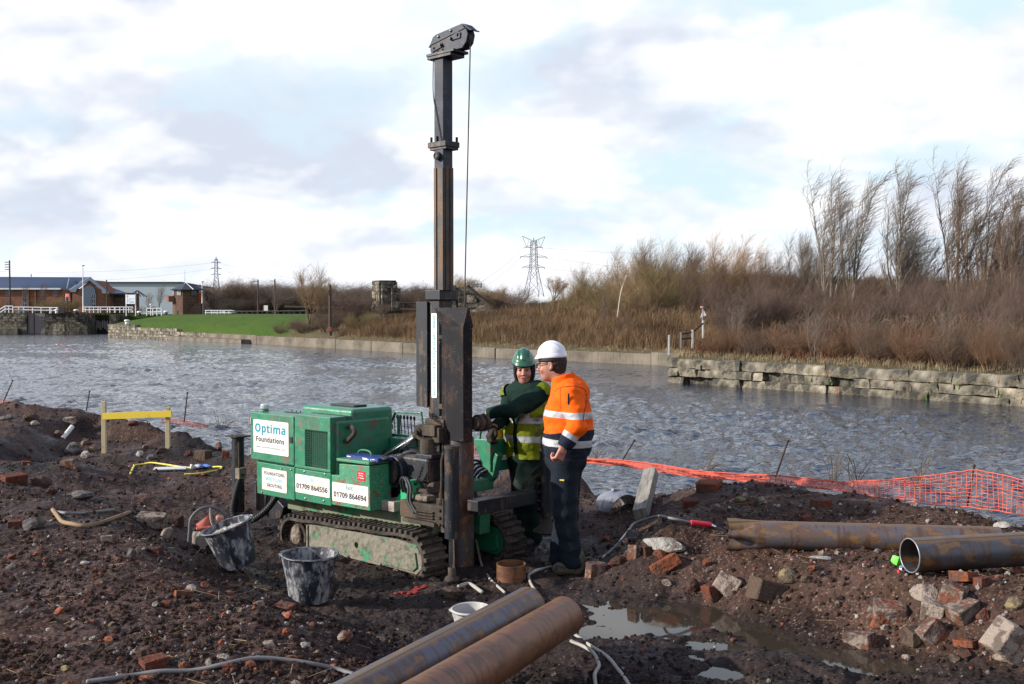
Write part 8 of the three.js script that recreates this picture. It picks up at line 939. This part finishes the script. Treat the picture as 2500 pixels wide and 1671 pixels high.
// ---------------------------------------------------------------- bricks and stones one can point at
const brickM = (a, b, s, am) => std({ map: tex(256, 256, (u, v) => { const n = fbm(u * 6, v * 6, s, 4, 6, 0.6), g = n3(u * 50, v * 50, s, 50), q = 1 + 0.25 * g; const k = 0.68; let c = [a[0] * q * k, a[1] * q * k, a[2] * q * k]; c = mixA(c, [b[0] * k, b[1] * k, b[2] * k], smooth(0.5 - am, 0.75 - am, n + 0.2 * g)); return mixA(c, [0.060, 0.044, 0.036], smooth(0.05, 0.4, fbm(u * 4, v * 4, s + 9, 4, 4, 0.6)) * 0.75); }), roughness: 0.93, bumpMap: stoneBump, bumpScale: 0.012 });
const MAT = { red: brickM([0.175, 0.055, 0.032], [0.07, 0.04, 0.03], 3.1, 0.2), orange: brickM([0.27, 0.085, 0.040], [0.16, 0.07, 0.045], 4.4, 0.2), dark: brickM([0.085, 0.040, 0.030], [0.05, 0.04, 0.034], 5.5, 0.3), mortar: brickM([0.185, 0.075, 0.048], [0.26, 0.21, 0.175], 6.6, 0.42), pale: brickM([0.34, 0.27, 0.22], [0.22, 0.12, 0.085], 7.1, 0.2), grey: brickM([0.17, 0.155, 0.145], [0.085, 0.075, 0.068], 8.2, 0.25), white: brickM([0.42, 0.39, 0.34], [0.25, 0.215, 0.18], 9.3, 0.2), tan: brickM([0.26, 0.205, 0.105], [0.13, 0.10, 0.065], 10.2, 0.2), brown: brickM([0.11, 0.075, 0.055], [0.06, 0.045, 0.036], 11.3, 0.25) };
let stoneN = 0;
function rubble(kind, mat, px, py, wP, hP, label, o = {}) {   // px, py: middle of its foot in the photograph
  const f = hit(px, py), z = -f.z, w = wP * z / FP, h = hP * z / FP, sd = ++stoneN * 3.77, r = rng(900 + stoneN); let g;
  if (kind === 'brick') { g = new RoundedBoxGeometry(w, h * 1.1, Math.min(w * 0.75, 0.16), 3, Math.min(w, h) * 0.10); rough(g, Math.min(w, h) * 0.16, 1.7 / Math.max(w, 0.05), sd); rough(g, Math.min(w, h) * 0.05, 6 / Math.max(w, 0.05), sd); }
  else { g = new THREE.IcosahedronGeometry(0.5, 3); const P = g.attributes.position, cuts = []; for (let i = 0; i < 9; i++) { const d = V(r() * 2 - 1, r() * 2 - 1, r() * 2 - 1).normalize(); cuts.push([d, 0.30 + 0.13 * r()]); } const q = V(0, 0, 0); for (let i = 0; i < P.count; i++) { q.fromBufferAttribute(P, i); for (const [d, c] of cuts) { const e = q.dot(d) - c; if (e > 0) q.addScaledVector(d, -e * 0.92); } q.addScaledVector(q.clone().normalize(), 0.05 * n3(q.x * 6 + sd, q.y * 6, q.z * 6)); P.setXYZ(i, q.x * w * 1.22, q.y * h * 1.25, q.z * Math.min(w, 1.2 * h + 0.3 * w) * 1.15); } g.computeVertexNormals(); }
  g = uvm(g, 2.2, sd); const m = tag(mesh(kind === 'brick' ? 'broken_brick' : 'rubble_stone', g, MAT[mat]), label, kind === 'brick' ? 'brick' : 'stone'); m.position.set(f.x, f.y + h * (o.sink ?? 0.28), f.z - Math.min(w, 0.12) * 0.4); m.rotation.set((o.rx ?? (r() - 0.5) * 0.4), (o.ry ?? (r() - 0.5) * 1.6), (o.rz ?? (r() - 0.5) * 0.25)); return m;
}
const LIST = [
  ['stone', 'brown', 72, 1028, 34, 24, 'brown block on the left crest below the slumped netting'], ['brick', 'pale', 166, 1032, 27, 15, 'pale brick lying on the crest left of the yellow board'], ['stone', 'grey', 176, 1108, 42, 32, 'big grey boulder left of the left stake'], ['stone', 'mortar', 207, 1088, 22, 16, 'reddish stone on top beside the big grey boulder'], ['stone', 'white', 206, 1118, 24, 18, 'whitish stone at the foot of the left stake'], ['stone', 'tan', 222, 1104, 18, 15, 'small tan stone between the boulder and the left stake'],
  ['brick', 'mortar', 164, 1141, 38, 21, 'orange brick with a pale top in front of the grey boulder'], ['brick', 'red', 61, 1138, 20, 12, 'small red brick end on the left slope'], ['brick', 'red', 27, 1178, 52, 22, 'large red brick at the left edge'], ['stone', 'brown', 95, 1186, 42, 26, 'brown lump right of the large red brick'], ['stone', 'grey', 190, 1218, 56, 20, 'flat grey slab above the bent root'], ['stone', 'dark', 122, 1206, 24, 14, 'dark red lump left of the flat grey slab'],
  ['brick', 'red', 30, 1290, 30, 20, 'red brick at the left edge beside the round grey stone'], ['stone', 'grey', 74, 1294, 44, 32, 'round grey stone left of the bent root'], ['brick', 'pale', 366, 1282, 64, 28, 'pinkish white slab left of the cut-off saw'], ['brick', 'dark', 420, 1284, 38, 26, 'dark brick end between the pinkish slab and the saw'], ['stone', 'pale', 404, 1314, 27, 31, 'pale rounded stone standing left of the saw'],
  ['brick', 'brown', 491, 1122, 38, 24, 'square brown brick right of the right stake'], ['stone', 'dark', 458, 1116, 22, 18, 'dark stone left of the square brown brick'], ['stone', 'grey', 368, 1124, 22, 16, 'grey stone between the stakes, nearest the right one'], ['stone', 'white', 338, 1114, 17, 16, 'small whitish stone midway between the stakes'], ['stone', 'mortar', 355, 1096, 20, 14, 'pinkish stone in the back of the cut between the stakes'], ['stone', 'brown', 390, 1108, 24, 18, 'brown stone just behind the right stake'], ['brick', 'red', 548, 1120, 15, 22, 'upright red brick beside the rear jack'], ['stone', 'mortar', 532, 1098, 16, 20, 'pale red stone above the upright brick by the rear jack'], ['brick', 'red', 442, 1042, 32, 16, 'red brick on the crest right of the yellow board'], ['brick', 'dark', 455, 1052, 38, 12, 'flat dark brick below the crest right of the yellow board'],
  ['stone', 'white', 80, 1038, 20, 12, 'small pale stone below the brown crest block'], ['stone', 'grey', 12, 1026, 28, 16, 'grey stone on the crest at the left edge'], ['stone', 'mortar', 138, 1066, 26, 16, 'reddish stone left of the white plastic tube'], ['stone', 'red', 320, 1040, 20, 14, 'small red stone on the crest behind the yellow board'],
  ['brick', 'dark', 379, 1356, 26, 20, 'dark red brick end left of the saw foot'], ['brick', 'pale', 256, 1322, 26, 14, 'pale brick chip below the bent root'], ['stone', 'grey', 316, 1362, 22, 24, 'grey stone below the pale brick chip'], ['stone', 'white', 205, 1380, 21, 10, 'small white stone left of the tilted bucket, far one'], ['stone', 'grey', 24, 1392, 26, 14, 'grey stone at the left edge below the round one'],
  ['brick', 'red', 367, 1634, 62, 24, 'half buried red brick near the bottom left'], ['stone', 'orange', 446, 1634, 27, 20, 'orange stone right of the half buried red brick'], ['brick', 'dark', 340, 1606, 22, 18, 'dark chip above the half buried red brick'], ['brick', 'orange', 443, 1460, 42, 15, 'bright orange brick piece below the tilted bucket'], ['stone', 'red', 498, 1438, 22, 18, 'round red stone right of the orange piece below the bucket'], ['stone', 'white', 378, 1482, 15, 16, 'small white stone left of the orange brick piece'], ['brick', 'red', 402, 1482, 24, 13, 'red chip beside the small white stone'], ['stone', 'tan', 156, 1640, 22, 14, 'tan pebble at the bottom left'], ['stone', 'white', 542, 1613, 34, 13, 'white plaster lump above the grey cable'], ['stone', 'mortar', 843, 1568, 36, 32, 'pinkish round lump left of the blue grey pile tube'], ['stone', 'white', 742, 1584, 24, 14, 'white stone left of the pinkish lump'], ['stone', 'orange', 697, 1550, 20, 16, 'orange stone below the upright bucket, left of the white one'], ['stone', 'pale', 629, 1486, 26, 20, 'pale lump left of the upright bucket foot'], ['brick', 'orange', 690, 1492, 46, 14, 'orange brick sliver at the upright bucket foot'],
  ['stone', 'white', 1489, 1170, 94, 30, 'long pale slab on the crest right of the man in orange'], ['stone', 'brown', 1550, 1146, 32, 20, 'brown stone on the crest behind the timber baulk'], ['brick', 'orange', 1734, 1196, 54, 23, 'clean orange brick below the netting'], ['brick', 'red', 1690, 1236, 40, 18, 'flat maroon brick right of the timber baulk'], ['stone', 'tan', 1811, 1226, 27, 16, 'tan stone below the clean orange brick'], ['stone', 'red', 1837, 1236, 15, 12, 'small red stone right of the tan one'], ['stone', 'orange', 1468, 1180, 20, 13, 'small orange stone below the long pale slab'], ['stone', 'pale', 1470, 1204, 18, 15, 'pale stone left of the pipe saddle'],
  ['stone', 'white', 1624, 1340, 98, 30, 'large white angular stone under the red gripped lead'], ['brick', 'mortar', 1548, 1364, 27, 36, 'upright pinkish brick left of the large white stone'], ['brick', 'orange', 1624, 1394, 72, 30, 'tilted whole orange brick below the large white stone', { rz: 0.5, ry: 0.1, rx: -0.3 }], ['brick', 'dark', 1584, 1356, 28, 22, 'dark brick tucked under the large white stone, left'], ['stone', 'orange', 1612, 1364, 29, 22, 'orange stone tucked under the large white stone, right'], ['brick', 'mortar', 1455, 1408, 44, 38, 'pale topped brick right of the boots', { ry: 0.5 }], ['stone', 'dark', 1510, 1382, 38, 24, 'dark brick lump behind the pale topped brick'], ['stone', 'pale', 1630, 1431, 25, 16, 'yellowish white stone below the tilted orange brick'], ['stone', 'dark', 1693, 1446, 32, 34, 'dark red lump left of the two big bricks'], ['brick', 'red', 1743, 1468, 46, 44, 'squarish red brick at the puddle edge', { ry: 0.6, rz: 0.2 }], ['brick', 'pale', 1780, 1448, 60, 46, 'pale mortared brick leaning on the squarish red one', { ry: -0.2, rz: -0.6, rx: -0.3 }], ['brick', 'brown', 1877, 1462, 80, 50, 'large muddy brick lump above the puddle', { rz: -0.3, ry: 0.3 }], ['stone', 'tan', 1933, 1422, 50, 34, 'yellow sandstone block above the muddy lump'], ['stone', 'brown', 1972, 1426, 24, 24, 'small brown stone right of the yellow sandstone'], ['stone', 'red', 1729, 1384, 24, 20, 'small red stone up the slope from the big bricks'], ['stone', 'grey', 1548, 1318, 36, 26, 'purplish grey stone behind the lead'], ['stone', 'orange', 1480, 1322, 20, 14, 'orange stone at the top of the cut right of the trousers'],
  ['brick', 'mortar', 2183, 1516, 82, 44, 'big orange and cream brick in the lower right heap', { ry: -0.3, rz: 0.08 }], ['brick', 'pale', 2287, 1510, 58, 46, 'pale lilac brick block in the lower right heap'], ['brick', 'mortar', 2290, 1576, 54, 62, 'diamond shaped brick standing on its corner', { rz: 0.75, ry: 0.2 }], ['brick', 'mortar', 2107, 1580, 68, 36, 'white capped brick at the puddle edge'], ['stone', 'orange', 2146, 1536, 30, 29, 'salmon lump left of the big orange and cream brick'], ['stone', 'pale', 2268, 1464, 62, 37, 'rough mortar lump below the dark open tube'], ['brick', 'mortar', 2333, 1472, 60, 48, 'mortar crusted brick right of the rough mortar lump', { rz: -0.3 }], ['brick', 'mortar', 2360, 1516, 68, 50, 'large mortared brick half sunk in the heap', { rz: 0.3 }], ['stone', 'red', 2405, 1517, 28, 33, 'red stone right of the half sunk brick'], ['brick', 'orange', 2361, 1420, 66, 24, 'long orange brick under the dark tube'], ['brick', 'red', 2404, 1434, 36, 24, 'dark red brick end right of the long orange brick'], ['stone', 'tan', 2485, 1489, 42, 31, 'smooth tan pebble at the right edge'], ['brick', 'pale', 2478, 1604, 94, 84, 'big pale slab cut by the right edge', { rz: -0.7, ry: 0.2 }], ['stone', 'pale', 2460, 1618, 48, 36, 'pale knobbly stone below the big pale slab'], ['brick', 'brown', 2250, 1574, 60, 38, 'muddy brick left of the diamond shaped one'], ['brick', 'orange', 2372, 1580, 66, 15, 'thin buried brick edge in the lower right'], ['stone', 'dark', 2365, 1610, 42, 24, 'dark red stone at the edge of the mud, lower right'], ['stone', 'pale', 2216, 1612, 18, 14, 'small pale stone on the mud below the diamond brick'],
  ['brick', 'red', 2008, 1240, 44, 22, 'red brick above the fishtail tube, middle'], ['brick', 'red', 1972, 1274, 26, 15, 'small red brick just above the fishtail tube'], ['stone', 'grey', 1958, 1206, 38, 18, 'grey stone on the netting foot, left'], ['stone', 'grey', 2064, 1198, 30, 14, 'grey brown stone on the netting foot, middle'], ['stone', 'brown', 2370, 1240, 44, 28, 'clod of stones round the net pin'], ['stone', 'white', 2456, 1292, 38, 16, 'pale flat stone above the tubes at the right'], ['stone', 'white', 2010, 1370, 62, 9, 'pale flat stone half buried below the fishtail tube'], ['stone', 'brown', 1102, 1460, 50, 26, 'dark clod of mud beside the jack foot']];
for (const a of LIST) rubble(...a);
// ---------------------------------------------------------------- crumbs nobody could count
{
  const fan = (r, z0, z1) => { const v = lerp(1.6 / z1, 1.6 / z0, r()), z = 1.6 / v; return [(r() - 0.5) * 1.06 * z, -z]; };
  const chip = (seed, amp, det = 1) => { const g = new THREE.IcosahedronGeometry(1, det); rough(g, amp, 1.1, seed); return plain(g); };
  const land = (x, z) => (z - poly1(SHORE, x)) > 0.1;
  scatter('soil_clods', 'dark clods and crumbs of soil covering the whole site', 'soil', chip(3, 0.55), std({ map: tex(128, 128, (u, v) => { const k = 0.85 + 0.5 * fbm(u * 8, v * 8, 2, 3, 8); return [k, k, k]; }), roughness: 0.95 }), 30000, 301, (r) => { const [x, z] = fan(r, 3.4, 19); if (!land(x, z)) return null; if (n3(x * 1.2, z * 1.2, 6) < -0.25 && r() < 0.8) return null; const s = (0.004 + 0.014 * Math.pow(r(), 3.6)) * (1 + 0.03 * -z), wt = wet(x, z); return { p: onG(x, z, s * 0.15), s: s * (1 - 0.25 * wt), sy: 0.75, tilt: 3, spin: 1 }; }, (r, p) => { const c = soilTones(p.x, p.z), k = 0.034 * (0.7 + 0.6 * r()); return [k * 1.12 * c[0], k * 0.82 * c[1], k * 0.68 * c[2]]; });
  scatter('gravel', 'small pale and brick red stones strewn over the soil', 'gravel', chip(8, 0.6), std({ color: 0xffffff, roughness: 0.9 }), 6000, 302, (r) => { const [x, z] = fan(r, 3.4, 18); if (!land(x, z)) return null; const wt = wet(x, z), heap = smooth(1.0, 1.8, x) * (1 - wt), pad = wt > 0.5; if (pad && r() < 0.86) return null; if (n3(x * 0.8 + 5, z * 0.8, 3) < 0.0 && r() < 0.6 - 0.4 * heap) return null; const s = (0.0025 + (0.009 + 0.008 * heap) * Math.pow(r(), 4)) * (1 + 0.035 * -z); return { p: onG(x, z, s * 0.35), s, sy: 0.7, tilt: 3, spin: 1 }; }, (r) => { const q = r(), k = 0.7 + 0.6 * r(); return q < 0.40 ? [0.16 * k, 0.13 * k, 0.115 * k] : q < 0.55 ? [0.27 * k, 0.245 * k, 0.215 * k] : q < 0.86 ? [0.13 * k, 0.048 * k, 0.032 * k] : [0.10 * k, 0.09 * k, 0.085 * k]; });
  scatter('rubble_bits', 'fist sized broken brick and stone scattered over the ground', 'rubble', chip(12, 0.55), std({ map: stoneTex, color: 0xffffff, roughness: 0.93 }), 330, 303, (r) => { const [x, z] = fan(r, 3.8, 18); if (!land(x, z)) return null; const wt = wet(x, z); if (wt > 0.4 && r() < 0.9) return null; if (n3(x * 0.9, z * 0.9, 13) < 0.05 && r() < 0.75) return null; const s = 0.011 + 0.026 * Math.pow(r(), 2.4); return { p: onG(x, z, s * 0.05), s, sx: 1.2, sy: 0.65, tilt: 1.6, spin: 1 }; }, (r) => { const q = r(), k = 0.8 + 0.7 * r(); return q < 0.42 ? [0.65 * k, 0.25 * k, 0.18 * k] : q < 0.7 ? [0.7 * k, 0.65 * k, 0.68 * k] : [0.35 * k, 0.28 * k, 0.27 * k]; });
  scatter('dry_straw', 'bits of dry straw and twigs on the crest and bank', 'straw', plain(new THREE.CylinderGeometry(0.0016, 0.001, 0.13, 4).rotateZ(Math.PI / 2)), std({ color: 0xffffff, roughness: 0.9 }), 700, 304, (r) => { const [x, z] = fan(r, 4, 18); if (!land(x, z) || wet(x, z) > 0.4) return null; const d = z - poly1(SHORE, x); if (d > 3 && r() < 0.85) return null; return { p: onG(x, z, 0.006), s: 0.5 + 0.8 * r(), tilt: 0.5, spin: 1 }; }, (r) => { const k = 0.7 + 0.6 * r(); return [0.24 * k, 0.18 * k, 0.10 * k]; });
}
// ---------------------------------------------------------------- puddles on the pad
{
  const sheet = (pts, y) => { const s = new THREE.Shape(pts.map(([px, py]) => { const p = gp(px, py, y); return new THREE.Vector2(p.x, -p.z); })); const g = new THREE.ShapeGeometry(s, 6); g.rotateX(-Math.PI / 2); g.translate(0, y, 0); return g; };
  const wm = phy({ color: lin(0.032, 0.025, 0.018), roughness: 0.04, ior: 1.33 });
  struct('puddle', sheet([[1330, 1470], [1500, 1462], [1620, 1462], [1800, 1484], [1980, 1500], [2150, 1548], [2290, 1600], [2280, 1690], [2000, 1720], [1650, 1700], [1480, 1640], [1340, 1600]], PUDDLE), wm);
}
renderer.render(scene, camera);
